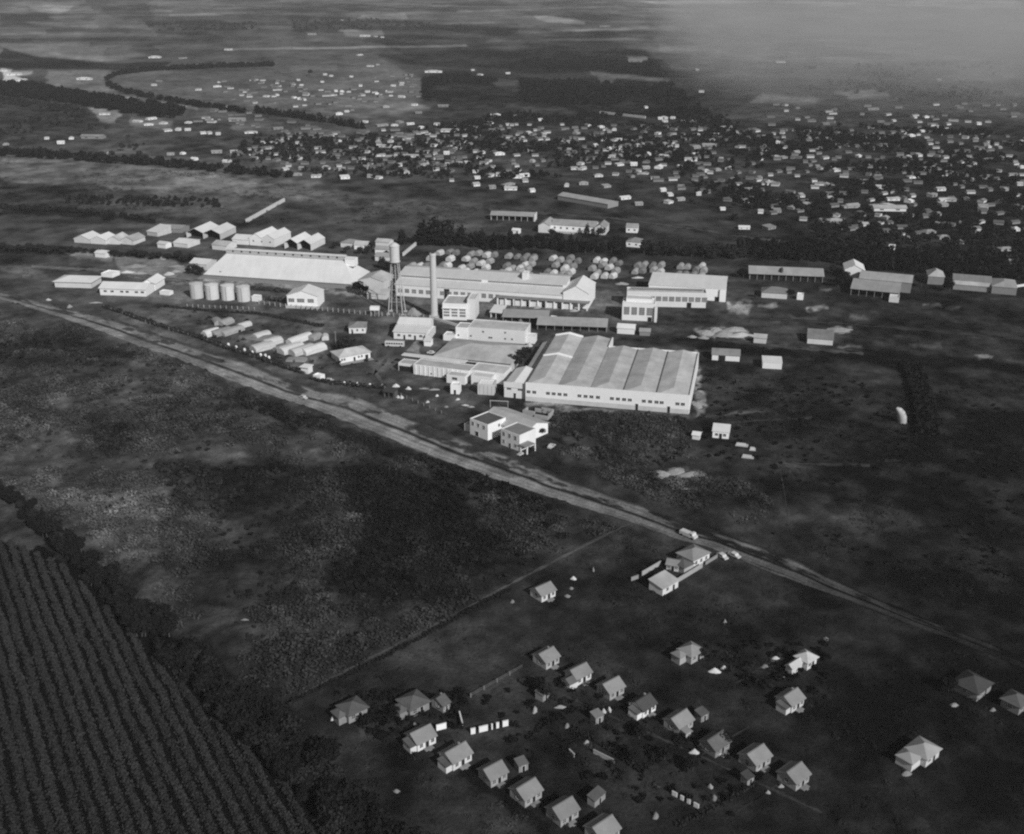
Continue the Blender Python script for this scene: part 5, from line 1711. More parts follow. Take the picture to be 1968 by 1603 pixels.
class Cot(Bld):
    def __init__(s, name, label, cat, cx_, cy_, L, D, ang, zc=3.6, group=None):
        p = Vector(G(cx_, cy_, zc))
        c, n = math.cos(ang), math.sin(ang)
        s.rot, s.L, s.D = ang, L, D
        ox, oy = p.x - (c * L / 2 - n * D / 4), p.y - (n * L / 2 + c * D / 4)
        s.o = Vector((ox, oy, 0))
        s.t = thing(name, label, cat, (ox, oy, 0), ang, group)


def cottage(label, cx_, cy_, wm, rm, L=5.5, D=5.4, annex=None, porch=True, ang=CANG, rise=1.5, h=2.4, group=None, name='cottage'):
    b = Cot(name, label, 'house', cx_, cy_, L, D, ang, h + rise * .5, group)
    b.vol(0, L, 0, D, h, 'gable', rise, wm, rm, .4)
    b.win(L * .2, 1.4, .9, 1.0, mull=1, bars=1)
    b.win(L * .82, 1.4, .9, 1.0, mull=1, bars=1)
    b.door(L * .52, 1.0, 2.1)
    b.win(D * .5, 1.6, 1.0, 1.1, 'l', 0.0)
    if porch:
        b.part('porch_slab', [(L * .3, L * .75, -1.3, -.05, -.2, .2)], 'wall_grey')
        b.part('step', [(L * .45, L * .6, -1.7, -1.32, -.2, .08)], 'wall_grey')
    if annex == 'flat':
        b.vol(-1.9, -.05, .4, D * .7, 1.9, 'mono', .4, wm, 'tile_worn', .15)
    elif annex == 'front':
        b.vol(.1, 2.0, -2.2, -.05, 1.9, 'mono', .35, wm, rm, .2)
    elif annex == 'side':
        b.vol(-2.9, -.05, -.4, D * .6, 2.1, 'gable', .9, wm, 'tile_worn', .25)
    if int(cx_) % 3 == 0:
        b.part('chimney', [(L * .7, L * .7 + .5, D * .55, D * .55 + .5, h, h + rise + .6)], 'wall_grey')
    b.part('ridge_cap', [(-.42, L + .42, D / 2 - .18, D / 2 + .18, h + rise + .2, h + rise + .34)], rm)
    return b


CG = 'cottages of the workers settlement'
for lab, cx_, cy_, wm, rm, an in (
        ("tiled cottage with white walls, first in the row beside the plantation belt", 814, 1412, 'white_old', 'tile', 'flat'),
        ("tiled cottage with white walls, second in the row beside the plantation belt", 882, 1447, 'white_old', 'tile', 'flat'),
        ("grey walled tiled cottage, third in the row beside the plantation belt", 953, 1481, 'wall_house', 'tile', None),
        ("grey walled tiled cottage, fourth in the row beside the plantation belt", 1018, 1517, 'wall_house', 'tile', None),
        ("grey walled tiled cottage, fifth in the row beside the plantation belt", 1088, 1554, 'wall_house', 'tile', None),
        ("tiled cottage cut off by the bottom edge, sixth in its row", 1166, 1591, 'wall_house', 'tile', None),
        ("tiled cottage with a lean wall, first in the row of eight", 1056, 1259, 'wall_house', 'tile', None),
        ("tiled cottage with big side annex, second in the row of eight", 1117, 1290, 'white_old', 'tile', 'side'),
        ("tiled cottage with dim front, third in the row of eight", 1180, 1317, 'wall_house', 'tile', None),
        ("dark roofed cottage with brilliant white walls, fourth in the row of eight", 1242, 1350, 'white', 'tile_dark', 'flat'),
        ("tiled cottage with small front annex, fifth in the row of eight", 1312, 1382, 'wall_house', 'tile', 'front'),
        ("worn grey cottage almost lost in weeds, sixth in the row of eight", 1382, 1424, 'wall_grey', 'tile_worn', None),
        ("pale tiled cottage, seventh in the row of eight", 1460, 1451, 'wall_house', 'tile', None),
        ("pale tiled cottage nearest the corner, last in the row of eight", 1535, 1486, 'wall_house', 'tile', None)):
    random.seed(int(cx_))
    cottage(lab, cx_, cy_, wm, rm, random.uniform(5.0, 6.0), random.uniform(4.8, 5.6), an, ang=CANG + R(random.uniform(-3, 3)), group=CG)
cottage("lone tiled cottage beside the cart track below the dark scrub", 1049, 1132, 'white_old', 'tile', 5.8, 5.4)
cottage("tiled cottage with white annex standing alone right of the row of eight", 1527, 1340, 'white_old', 'tile', 5.4, 5.2, 'flat')
cottage("small dark gabled outbuilding beside the dark two winged house", 852, 1346, 'wall_grey', 'tile_worn', 2.4, 4.4, None, False, R(48), 1.2, 2.3, None, 'outbuilding')


def villa_small(label, cx_, cy_, L, D, wm, rm, wing, ang=CANG, h=2.5, rise=1.6):
    b = Cot('hip_house', label, 'house', cx_, cy_, L, D, ang, h + 1.0)
    b.vol(0, L, 0, D, h, 'hip', rise, wm, rm, .5)
    if wing:
        x0, x1, y0, y1 = wing
        b.vol(x0, x1, y0, y1, h - .15, 'hip', 1.2, wm, rm, .3)
    b.win(L * .25, 1.7, 1.1, 1.2)
    b.door(L * .6, 1.0, 2.1)
    b.win(D * .5, 1.7, 1.0, 1.1, 'l', 0.0)
    return b


villa_small("dark hip roofed house at the end of the cart track", 682, 1357, 5.8, 5.6, 'wall_grey', 'tile_worn', (-2.4, -.1, 1.0, 4.6))
villa_small("dark two winged house between cottage row and cart track", 800, 1346, 6.2, 6, 'wall_grey', 'tile_worn', (-2.6, -.1, 1.0, 4.6))
villa_small("pale L shaped house standing apart above the row of eight", 1335, 1247, 5.4, 5, 'wall_house', 'tile', (-2.8, -.1, 1.8, 5))
b = villa_small("pale house with long low wing near the smoky bare patch", 1556, 1260, 4.4, 4.2, 'white_old', 'roof_pale', None)
b.vol(-5.2, -.4, 1.4, 3.6, 2.2, 'gable', .8, 'white_old', 'roof_pale', .25)
villa_small("pale winged house alone in the dark field at the right", 1785, 1438, 6.2, 5.6, 'white_old', 'roof_mid', (-4.2, -.1, 1.4, 5.8))
villa_small("large dark hip roofed house near the right edge", 1882, 1312, 7.6, 7.2, 'wall_grey', 'tile_dark', None, rise=2.2)
villa_small("dim tiled house cut off by the right edge", 1962, 1342, 5.5, 5, 'wall_grey', 'tile_worn', None)
for lab, cx_, cy_, L_, D_, wm, rm in (("tiny dull hut in the plot above the tall pale heap", 1046, 1330, 3.0, 2.6, 'wall_grey', 'tile_worn'), ("tiny grey hut beside the first small white heaps of the plots", 1150, 1374, 2.6, 2.4, 'wall_grey', 'roof_grey'),
                                     ("small dull shed behind the fifth cottage of eight", 1352, 1370, 2.8, 2.4, 'wall_grey', 'tile_worn'), ("tiny hut with dark roof below the seventh cottage", 1440, 1492, 2.4, 2.2, 'wall_grey', 'tile_dark'),
                                     ("small dull shed between the third and fourth plantation row cottages", 1004, 1466, 2.6, 2.4, 'wall_grey', 'tile_worn'), ("low dull shed right of the fifth plantation row cottage", 1150, 1528, 4.2, 2.2, 'wall_grey', 'tile_worn')):
    b = Cot('garden_shed', lab, 'shed', cx_, cy_, L_, D_, CANG + R(random.uniform(-12, 12)), 2.2)
    b.vol(0, L_, 0, D_, 1.9, 'mono', .5, wm, rm, .15)
    b.door(L_ * .5, .8, 1.7)
# walled compound by the road
b = Bld('compound_house', "large grey hip roofed house of the walled compound by the road", 'house', (1332, 1077), (1364, 1061), 3.2)
b.vol(0, b.L, 0, 7.0, 2.9, 'hip', 1.8, 'white', 'tile', .4)
b.vol(-5, -.2, -.6, 5, 2.3, 'hip', 1.3, 'wall_house', 'tile_worn', .3)
for f in (.2, .5, .8):
    b.win(b.L * f, 1.7, 1.0, 1.2)
b = cottage("small tiled outhouse between the two compound houses", 1294, 1081, 'white_old', 'tile', 4.0, 3.6, None, False, R(-20), 1.0, 2.2, None, 'outhouse')
b = Bld('compound_cottage', "pale flat pitched cottage at the lower end of the walled compound", 'house', (1274, 1131), (1304, 1114), 2.8)
b.vol(0, b.L, 0, 5.6, 2.5, 'mono', 1.0, 'white_old', 'roof_pale', .3)
b.vol(b.L * .55, b.L * 1.05, 5.7, 7.6, 2.5, 'flat', 0, 'white', 'white', par=.2)
b.win(b.L * .3, 1.6, 1.0, 1.0)
b.door(b.L * .7, 1.0, 2.0)


def wall_line(label, p, q, h=1.6, m='white_old', t_=0.25, name='garden_wall', gaps=()):
    a = Vector(G(*p))
    c = Vector(G(*q))
    L = (c - a).length
    t = thing(name, label, 'wall', (a.x, a.y, 0), math.atan2(c.y - a.y, c.x - a.x))
    cuts = [0] + [g_ * L for g_ in gaps] + [L]
    mb = MB()
    for i in range(len(cuts) - 1):
        mb.box(cuts[i] + (.5 if i else 0), cuts[i + 1] - (.5 if i < len(cuts) - 2 else 0), 0, t_, -.2, h)
    mb.build('wall', M[m], t)
    mb = MB()
    for i in range(len(cuts) - 1):
        mb.box(cuts[i] + (.45 if i else -.05), cuts[i + 1] - (.45 if i < len(cuts) - 2 else -.05), -.05, t_ + .05, h + .002, h + .1)
    mb.build('coping', M[m], t)
    return t


wall_line("long garden wall along the lower side of the roadside compound", (1268, 1141), (1350, 1091), 1.5, 'wall_house')
wall_line("short dim wall between compound wall and the road", (1356, 1086), (1379, 1072), 1.2, 'wall_grey')
wall_line("garden wall along the upper side of the roadside compound", (1234, 1107), (1270, 1086), 1.5, 'wall_house')
wall_line("broken wall stub at the outer end of the compound", (1213, 1117), (1227, 1112), 1.3, 'wall_grey')
wall_line("white wall piece beside the first plantation row cottage", (839, 1405), (858, 1400), 1.7, 'white')
wall_line("white wall broken into five bright pieces behind the cottages", (905, 1412), (977, 1395), 1.7, 'white', .3, 'broken_wall', (.17, .5, .63, .8))
wall_line("curved looking white fence piece above the broken white wall", (890, 1399), (884, 1376), 1.5, 'white')
wall_line("thin pale wall running diagonally through the weedy plots", (1140, 1448), (1180, 1468), 1.1, 'wall_house')
wall_line("short thin wall left of the diagonal pale wall", (1093, 1446), (1103, 1456), 1.0, 'wall_house')
wall_line("dotted pale wall near the bottom right of the cottages", (1291, 1528), (1342, 1555), 1.1, 'white_old', .3, 'broken_wall', (.25, .5, .75))
wall_line("long pale boundary wall slanting over the field behind the warehouse", (475, 428), (548, 387), 2.6, 'white_old', 1.2, 'boundary_wall')
wall_line("pale wall slanting behind the water tower", (776, 492), (801, 471), 2.2, 'white_old', .9, 'boundary_wall')
wall_line("white low wall running from chimney to the office block", (826, 611), (891, 632), 1.2, 'white', .5, 'low_wall')
wall_line("pale wall running off the right edge by the long shed", (1936, 555), (1985, 548), 1.4, 'white_old', .6, 'low_wall')
wall_line("thin white wall at the far wood of the town", (1152, 218), (1240, 228), 3.0, 'white_old', 1.0, 'boundary_wall')

for i, (px, py, w_, d_, h, m_, lab) in enumerate((
        (1102, 1113, 2.0, 1.6, 1.2, 'canvas', "bright white heap beside the lone cottage"), (1090, 1146, 2.4, 2, .8, 'canvas_dim', "dull heap nearest the lone cottage wall"), (1098, 1131, 2, 1.6, .7, 'canvas_dim', "dull heap right of the lone cottage"),
        (985, 1157, 1.8, 1.6, 1, 'canvas_dim', "grey heap left of the lone cottage"), (1256, 1112, 1.6, 1.4, 1.1, 'canvas', "white heap inside the walled compound"), (1268, 1104, 1.5, 1.4, 1.1, 'canvas_grey', "grey heap inside the walled compound"),
        (1373, 1291, 3.4, 2.2, 1.4, 'canvas', "larger white heap below the L shaped house"), (1391, 1286, 2.0, 1.8, 1.4, 'canvas', "smaller white heap below the L shaped house"), (1490, 1266, 3, 1.0, 1.0, 'canvas', "thin white stack left of the long winged house"),
        (1484, 1273, 2.6, 2, 1, 'canvas_grey', "grey heap left of the long winged house"), (1470, 1281, 2.6, 2, .9, 'canvas_dim', "dull heap furthest left of the long winged house"), (1505, 1303, 5, 1.4, .6, 'canvas_dim', "low dull heap below the long winged house"),
        (1334, 1447, 2.4, 1.6, 1.4, 'canvas', "white heap beside the weed grown cottage"), (1353, 1436, 1.6, 1.6, 1.6, 'canvas_grey', "grey heap behind the weed grown cottage"), (1380, 1447, 2.4, 2, 1.5, 'canvas', "bright heap in front of the weed grown cottage"), (1393, 1434, 1.6, 2.4, 1.6, 'canvas_grey', "pale heap right of the weed grown cottage"),
        (1028, 1366, 1.6, 2.6, 1.6, 'canvas_grey', "tall pale heap in the plot above the broken wall"), (1040, 1338, 2.4, 1.8, 1.4, 'canvas_grey', "pale heap under a garden tree"), (1077, 1360, 3.2, 1.4, 1.0, 'canvas_grey', "slanting pale heap in the plot"), (1160, 1369, 1.4, 1.4, 1.4, 'canvas', "left of two small white heaps in the plots"), (1171, 1366, 1.4, 1.4, 1.4, 'canvas', "right of two small white heaps in the plots"),
        (1128, 1428, 2.4, 1.6, 1.0, 'canvas_grey', "pale heap at the head of the diagonal wall"), (1090, 1396, 1.6, 1.8, 1.2, 'canvas_dim', "dull heap in the middle of the weedy plots"), (640, 1381, 1.2, 2.4, 1.2, 'canvas', "white heap left of the dark hip house"), (869, 1371, 1.4, 1.2, 1.0, 'canvas_grey', "small grey heap behind the curved fence"),
        (796, 1395, 1.6, 2.6, 1.2, 'canvas_dim', "dull heap above the first plantation row cottage"), (762, 1521, 2, 1.4, .8, 'canvas_dim', "dull heap at the plantation belt edge"), (1834, 1356, 3, 1.4, 1, 'canvas_grey', "pale heap below the large dark house"), (1742, 1487, 3.6, 2, 1, 'canvas_dim', "dull heap below the winged house at right"),
        (1908, 1365, 2, 1.4, 1, 'canvas_dim', "dull heap between the two dark right hand houses"), (1501, 1512, 1.6, 1.2, 1, 'canvas_grey', "pale heap by the last cottage of eight"), (1476, 1524, 1.2, 1.0, 1, 'canvas_grey', "tiny pale heap below the seventh cottage"), (1365, 1513, 1.4, 1.4, 1.2, 'canvas_grey', "pale heap above the dotted wall"), (1372, 1533, 1.8, 2.4, 1, 'canvas_dim', "dull heap beside the dotted wall"),
        (1260, 1569, 2, 2, 1.4, 'canvas_dim', "dull heap right of the sixth cottage"), (470, 1192, 3.6, 1.4, .7, 'canvas_dim', "low pale heap in the scrub below the dark patch"), (596, 1276, 2, 1.4, .7, 'canvas_dim', "pale heap beside the cart track"), (1393, 1196, 1.0, 1.6, 1.2, 'canvas_grey', "upright pale heap on the dark ground below the parked cars"),
        (1140, 1097, 0.8, 1.6, 1.6, 'canvas_grey', "thin pale heap standing in the scrub"), (1587, 1228, 2, 2.4, .8, 'canvas_dim', "dull heap above the long winged house"))):
    heap(px, py, w_, d_, h, m_, lab, 'garden_heap', 'heap', 'small heaps about the cottages', 900 + i)

# --- marker posts and fences
for i, (px, py) in enumerate(((439, 664), (454, 669), (470, 674), (485, 679), (501, 684), (510, 685), (517, 689), (662, 738.5), (687, 740), (711, 742), (735, 744.5))):
    x, y_, _ = G(px, py)
    mb = MB()
    mb.lathe([(.75, -.2), (.7, .8), (.5, 1.25), (.15, 1.45)], 10)
    o = mb.build('marker_post', M['white'])
    o.location = (x, y_, 0)
    side = "left of the gate hut" if i < 7 else "right of the gate hut"
    n_ = i if i < 7 else i - 7
    tag(o, "%s rounded white marker stone along the fence %s" % (ORD[n_], side), 'marker', 'white marker stones along the fence')


def post_fence(label, pts, gap, h, m='post', r=.16, rails=True, name='post_fence'):
    x0, y0, _ = G(*pts[0])
    t = thing(name, label, 'fence', (x0, y0, 0))
    mp = MB()
    mr = MB()
    one = gap < 3
    for p, q in zip(pts[:-1], pts[1:]):
        a, c = Vector(G(*p)), Vector(G(*q))
        n = max(1, int((c - a).length / gap))
        for i in range(n):
            v = a.lerp(c, i / n) - Vector((x0, y0, 0))
            mp.box(v.x - r, v.x + r, v.y - r, v.y + r, -.2, h)
            if not one:
                mp.build('post', M[m], t)
                mp = MB()
        if rails:
            d = (c - a).normalized()
            a2, c2 = a - Vector((x0, y0, 0)), c - Vector((x0, y0, 0))
            for z_ in (h * .45, h * .85):
                mr.tube((a2.x, a2.y, z_), (c2.x, c2.y, z_), .05, .05, 4)
    if one:
        mp.build('slats', M[m], t)
    if rails:
        mr.build('rails', M['wood'], t)
    return t


post_fence("palisade of pale posts along the front of the works", [(498, 584), (560, 592), (640, 599), (745, 608), (826, 612)], 3.2, 2.2, 'post', .24)
post_fence("line of thin posts beside the platform of the round tanks", [(360, 590), (500, 596)], 3.2, 1.8, 'post', .2)
post_fence("dark wire fence with posts along the upper road edge", [(200, 591), (280, 620), (381, 651), (500, 692), (588, 721)], 4, 1.6, 'wood')
post_fence("dark wire fence from the gate hut past the yard", [(600, 730), (640, 739), (740, 748), (860, 800)], 4, 1.6, 'wood')
post_fence("pole line of thin stakes in the settlement plots", [(905, 1340), (1004, 1284)], 4, 1.3, 'wood')
x, y_, _ = G(646, 668)
t = thing('utility_pole', "single pale utility pole between the white stacks and bungalow", 'pole', (x, y_, 0))
mb = MB()
mb.tube((0, 0, -.3), (0, 0, 9), .16, .1, 8)
mb.build('pole', M['post'], t)
mb = MB()
mb.box(-.9, .9, -.06, .06, 8.3, 8.45)
mb.build('crossarm', M['wood'], t)


# ------------------------------------------------------------------ hedges
def hedge(label, pts, w_, h, m='leaf', seed=1, name='hedge', per=9, size=.45):
    g = np.random.default_rng(seed)
    V = []
    for p, q in zip(pts[:-1], pts[1:]):
        a, c = np.array(G(*p)[:2]), np.array(G(*q)[:2])
        L = np.linalg.norm(c - a)
        n = int(L * per)
        t_ = g.uniform(0, 1, n)
        d = (c - a) / L
        nrm = np.array([-d[1], d[0]])
        off = g.uniform(-1, 1, n) * w_ / 2
        z_ = g.uniform(0, 1, n) ** .6 * h * (.55 + .6 * vnoise(t_ * L / 3.0, np.zeros(n), seed))
        xy = a[None, :] + d[None, :] * (t_ * L)[:, None] + nrm[None, :] * off[:, None]
        cc = np.concatenate([xy, z_[:, None]], 1)
        u = g.normal(size=(n, 3))
        u /= np.linalg.norm(u, axis=1)[:, None]
        v = np.cross(u, g.normal(size=(n, 3)))
        v /= np.linalg.norm(v, axis=1)[:, None]
        s_ = size * g.uniform(.6, 1.4, n)[:, None]
        V.append(np.stack([cc - u * s_ - v * s_, cc + u * s_ - v * s_, cc + u * s_ + v * s_, cc - u * s_ + v * s_], 1).reshape(-1, 3))
    V = np.concatenate(V)
    o = np_mesh(name, V, quad_idx(len(V)), M[m])
    return tag(o, label, 'hedge')


hedge("thin dark hedge along the upper edge of the dirt road", [(200, 590), (240, 604), (280, 618), (330, 634), (381, 649), (440, 671), (500, 690), (560, 711), (588, 719)], 3.2, 1.6, 'leaf', 3)
hedge("dark hedge from the gate hut along the yard fence", [(598, 727), (615, 733), (637, 737), (690, 743), (740, 747)], 3.0, 1.6, 'leaf', 4)
hedge("dark shrub strip below the warehouse platform", [(480, 556), (520, 559), (556, 563)], 4, 1.8, 'leaf_mid', 5)
hedge("dark shrub strip in front of the warehouse left of the gabled hall", [(508, 578), (545, 580)], 5, 2.4, 'leaf_mid', 6)
hedge("low dark shrubs along the drive beside the round tanks", [(300, 588), (400, 598), (500, 604), (560, 616), (620, 628)], 3, 1.0, 'leaf', 7)

hedge("broad dark leafy strip made up for a streak beyond the leaning silo", [(1746, 700), (1762, 735), (1776, 775), (1782, 838)], 9, 3.0, 'leaf_deep', 8, per=40, size=.6)  # made-up planting standing in for a dark blemish streak

for i, (pts, lab) in enumerate((
        ([(1098, 1398), (1150, 1428), (1240, 1488)], "low hedge along the weedy plots left of the diagonal wall"), ([(1226, 1486), (1280, 1448), (1336, 1414)], "low hedge between the plots and the fifth cottage"),
        ([(1000, 1310), (1040, 1330), (1086, 1352)], "low hedge below the first cottages of the row of eight"), ([(1010, 1420), (1060, 1388), (1110, 1362)], "low hedge across the plots behind the broken wall"),
        ([(1300, 1590), (1380, 1550), (1450, 1506)], "low hedge below the dotted wall at the bottom"), ([(740, 1392), (790, 1372), (840, 1378)], "low hedge below the dark two winged house"),
        ([(1440, 1300), (1500, 1330), (1560, 1362)], "low hedge around the cottage with white annex"), ([(560, 1350), (700, 1284), (840, 1210), (980, 1134)], "low weed hedge along the lower side of the cart track"))):
    hedge(lab, pts, 1.6, .9, 'leaf_deep' if i % 2 else 'leaf', 40 + i, per=16, size=.22)

# ------------------------------------------------------------------ the plantation: every row a hedge of its own
BL = [(-60, 905), (0, 960), (7, 966), (48, 1014), (88, 1049), (145, 1097), (197, 1159), (246, 1207), (285, 1251), (342, 1290), (382, 1334), (439, 1391), (491, 1444), (548, 1505), (600, 1558), (640, 1603), (720, 1690)]
PLANT = [(-330, 1046)] + [(20, 1042)] + BL[5:] + [(720, 1800), (-330, 1800)]
RD = np.array([.515, -.857])          # the rows run down towards the viewer
RN = np.array([.857, .515])
plxy = [G(*p)[:2] for p in PLANT]
pa = np.array(plxy)
proj = pa @ RN
sp = 3.2
k0, k1 = int(proj.min() / sp) + 1, int(proj.max() / sp)
rowsP = []
for k in range(k0, k1 + 1):
    s_ = np.arange(-420, 100, .5)
    pts_ = RN[None, :] * (k * sp) + RD[None, :] * s_[:, None]
    ins = poly_sd(pts_[:, 0], pts_[:, 1], plxy) > .5
    px, py = Parr(pts_[:, 0], pts_[:, 1])
    vis = (px > -40) & (py < 1650) & (px < 700)
    if (ins & vis).sum() > 16:
        rowsP.append((k, pts_[ins & vis]))
for i, (k, p) in enumerate(rowsP):
    g = np.random.default_rng(k + 1000)
    L = len(p)
    n = L * 26
    ii = g.integers(0, L, n)
    bushy = .75 + .5 * vnoise(ii * .5 / 1.8, np.full(n, k * 7.7), 3)
    wav = (vnoise(ii * .5 / 9, np.full(n, k * 3.1), 5) - .5) * .9
    off = np.clip(g.normal(size=n) * .5, -1.1, 1.1)
    hh = 1.6 * bushy * np.sqrt(np.clip(1 - (off / 1.25) ** 2, 0, 1))
    z_ = hh * g.uniform(.25, 1.0, n) ** .5
    x = p[ii, 0] + RN[0] * (off + wav) + g.uniform(-.3, .3, n)
    y_ = p[ii, 1] + RN[1] * (off + wav) + g.uniform(-.3, .3, n)
    cc = np.stack([x, y_, z_], -1)
    u = g.normal(size=(n, 3)) * [1, 1, .6]
    u /= np.linalg.norm(u, axis=1)[:, None]
    v = np.cross(u, g.normal(size=(n, 3)))
    v /= np.linalg.norm(v, axis=1)[:, None]
    s_ = .19 * g.uniform(.6, 1.3, n)[:, None]
    V = np.stack([cc - u * s_ - v * s_, cc + u * s_ - v * s_, cc + u * s_ + v * s_, cc - u * s_ + v * s_], 1).reshape(-1, 3)
    o = np_mesh('crop_row', V, quad_idx(len(V)), M['crop'])
    tag(o, "planted row of dark bushes, %s from the left in the plantation" % (ORD[i] if i < len(ORD) else "one of the last"), 'crop row', 'rows of the plantation')

# ------------------------------------------------------------------ trees one can tell apart
random.seed(99)
BG = 'trees of the dark belt beside the plantation'
bl = np.array(BL, float)
kk = np.arange(len(bl))
belt = []
for i in range(240):
    t_ = random.uniform(.2, len(bl) - 1.3)
    px, py = np.interp(t_, kk, bl[:, 0]), np.interp(t_, kk, bl[:, 1])
    f = min(1, max(0, (py - 930) / 650))
    belt.append((px + 13 + random.random() ** 1.4 * (22 + 100 * f ** .7), py + random.uniform(-6, 12) + 12 * f))
belt.sort(key=lambda p: p[1])
for i, (px, py) in enumerate(belt):
    tree(px, py, random.uniform(3.2, 5.0) + 3.0 * min(1, max(0, (py - 940) / 300)), random.choice(['tall', 'round', 'round']), "dark bushy tree in the belt beside the plantation", BG, 'leaf_deep' if random.random() < .88 else 'leaf', 'belt_tree', wide=random.uniform(.9, 1.4))
CONI = [(774, 470, 9), (813, 471, 14), (836, 471, 17), (850, 472, 11), (862, 472, 14), (886, 473, 12), (905, 474, 8), (914, 475, 9), (925, 474, 10)]
for px, py, h in CONI:
    tree(px, py, h * 1.4, 'tall', "tall dark pointed tree behind the canvas stacks", 'pointed trees behind the canvas stacks', 'leaf_deep', 'pointed_tree', wide=1.5)
RG = 'trees in the row behind the canvas stacks'
for i in range(46):
    px = 930 + i * 6.0 + random.uniform(-3, 3)
    py = 479 + (px - 930) * .028 + random.uniform(-9, 3)
    tree(px, py, random.uniform(7.5, 11.5) if px > 1010 else random.uniform(8.5, 13), random.choice(['round', 'tall', 'tall']), "dark tree in the dense row behind the canvas stacks", RG, 'leaf_deep', wide=1.1)
for i in range(30):
    px = 1238 + i * 6.6 + random.uniform(-3, 3)
    py = 487 + (px - 1238) * .05 + random.uniform(-3, 4)
    tree(px, py, random.uniform(7, 11), random.choice(['round', 'tall']), "dark tree in the row behind the right factory blocks", 'trees behind the right factory blocks', 'leaf', wide=1.2)
for i in range(34):
    px = 4 + i * 11.6 + random.uniform(-4, 4)
    py = 480 + (px) * .058 + random.uniform(-3, 3)
    tree(px, py, random.uniform(4, 6.5), 'round', "round dark tree in the line across the left field", 'trees in the line across the left field', 'leaf', wide=1.4)
for px, py, h, kd, tn, lab in (
        (990, 707, 8, 'round', 'leaf', "dark tree between hipped hall and sawtooth shed"), (1006, 700, 9, 'round', 'leaf', "largest dark tree beside the shed lean-to"), (1012, 690, 7, 'round', 'leaf', "dark tree tucked against the shed lean-to"), (1004, 684, 6, 'round', 'leaf_mid', "lighter tree behind the dark ones by the lean-to"),
        (690, 567, 9, 'round', 'leaf_deep', "very dark tree at the right corner of the warehouse"), (700, 568, 7, 'round', 'leaf_deep', "small dark tree next to the warehouse corner tree"), (374, 528, 8, 'round', 'leaf', "dark tree at the left end of the warehouse"), (386, 530, 7, 'round', 'leaf', "dark tree touching the warehouse left corner"), (362, 527, 5, 'round', 'leaf', "small dark tree left of the warehouse corner"),
        (661, 676, 8, 'round', 'leaf', "dark tree just behind the yard bungalow"), (674, 674, 7, 'round', 'leaf', "second dark tree behind the yard bungalow"), (735, 516, 8, 'round', 'leaf', "dark tree between warehouse and water tower"), (748, 520, 7, 'round', 'leaf', "dark tree just left of the water tower legs"), (692, 489, 6, 'round', 'leaf', "dark tree in front of the tree shaded houses"), (708, 489, 7, 'round', 'leaf', "dark tree right of the tree shaded houses"),
        (668, 488, 6, 'round', 'leaf_mid', "tree left of the tree shaded houses"), (645, 479, 6, 'round', 'leaf', "tree alone right of the open fronted sheds"), (762, 486, 8, 'tall', 'leaf', "narrow tree directly behind the water tank"), (715, 478, 6, 'round', 'leaf', "tree between two white houses near the warehouse"), (742, 497, 6, 'round', 'leaf', "tree in front of the long fronted white house"),
        (1620, 546, 9, 'round', 'leaf_deep', "very dark tree left of the wide mill"), (1610, 552, 8, 'round', 'leaf_deep', "dark tree below the bright gabled hall"), (1632, 552, 7, 'round', 'leaf_deep', "dark tree against the wide mill wall"), (1822, 560, 8, 'round', 'leaf_deep', "dark tree left of the right edge shed"), (1770, 552, 8, 'round', 'leaf_deep', "dark tree left of the rounded shed"), (1600, 525, 6, 'round', 'leaf', "tree right of the notched grey shed"),
        (1428, 535, 7, 'round', 'leaf_deep', "dark tree left of the notched grey shed"), (1520, 574, 6, 'round', 'leaf_deep', "dark tree right of the hip roofed cottage"), (1455, 572, 5, 'round', 'leaf_deep', "dark tree left of the hip roofed cottage"), (1060, 456, 7, 'round', 'leaf', "tree at the left gable of the school"), (1128, 452, 10, 'tall', 'leaf', "narrow dark tree in front of the school front"), (1155, 456, 8, 'round', 'leaf', "tree at the right gable of the school"),
        (192, 312, 12, 'round', 'leaf', "tall dark tree at the upper edge of the pale field"), (202, 314, 8, 'round', 'leaf', "smaller dark tree beside the tall field edge tree"), (270, 312, 12, 'round', 'leaf', "big dark tree on the hedge above the pale field"), (258, 312, 9, 'round', 'leaf', "dark tree left of the big hedge tree"), (236, 290, 9, 'round', 'leaf_mid', "lone tree in the meadow above the pale field"), (596, 145, 11, 'round', 'leaf', "lone round tree on the oval field"),
        (1040, 838, 4, 'round', 'leaf', "small tree against the right gable of the villa"), (1022, 872, 3, 'round', 'leaf', "bush by the porch of the villa"), (1048, 1342, 5, 'round', 'leaf', "garden tree in the plot below the second row"), (1036, 1328, 4.5, 'round', 'leaf_deep', "dark garden tree above the pale heap"), (1390, 1432, 4.5, 'round', 'leaf_deep', "dark tree beside the weed grown cottage"),
        (1216, 1470, 4.5, 'round', 'leaf_deep', "dark garden tree below the diagonal wall"), (1275, 1460, 4, 'round', 'leaf_deep', "dark garden tree right of the diagonal wall"), (1330, 1480, 4, 'round', 'leaf_deep', "dark garden tree above the dotted wall"), (760, 1378, 4, 'round', 'leaf_deep', "dark tree left of the two winged dark house"), (705, 1395, 4, 'round', 'leaf_deep', "small tree below the dark hip house"), (1230, 1420, 4, 'round', 'leaf_deep', "dark garden tree between second row cottages and plots"),
        (1352, 1268, 4, 'round', 'leaf', "tree right of the L shaped pale house"), (1822, 1330, 5, 'round', 'leaf_deep', "dark tree left of the large dark house"), (1360, 845, 3.5, 'round', 'leaf_deep', "dark bush at the left of the little house"), (1010, 640, 4, 'round', 'leaf', "small tree right of the flat white office block"), (930, 628, 4, 'round', 'leaf_mid', "small tree in front of the short white roofed shed")):
    tree(px, py, h, kd, lab, None, tn, wide=1.15)

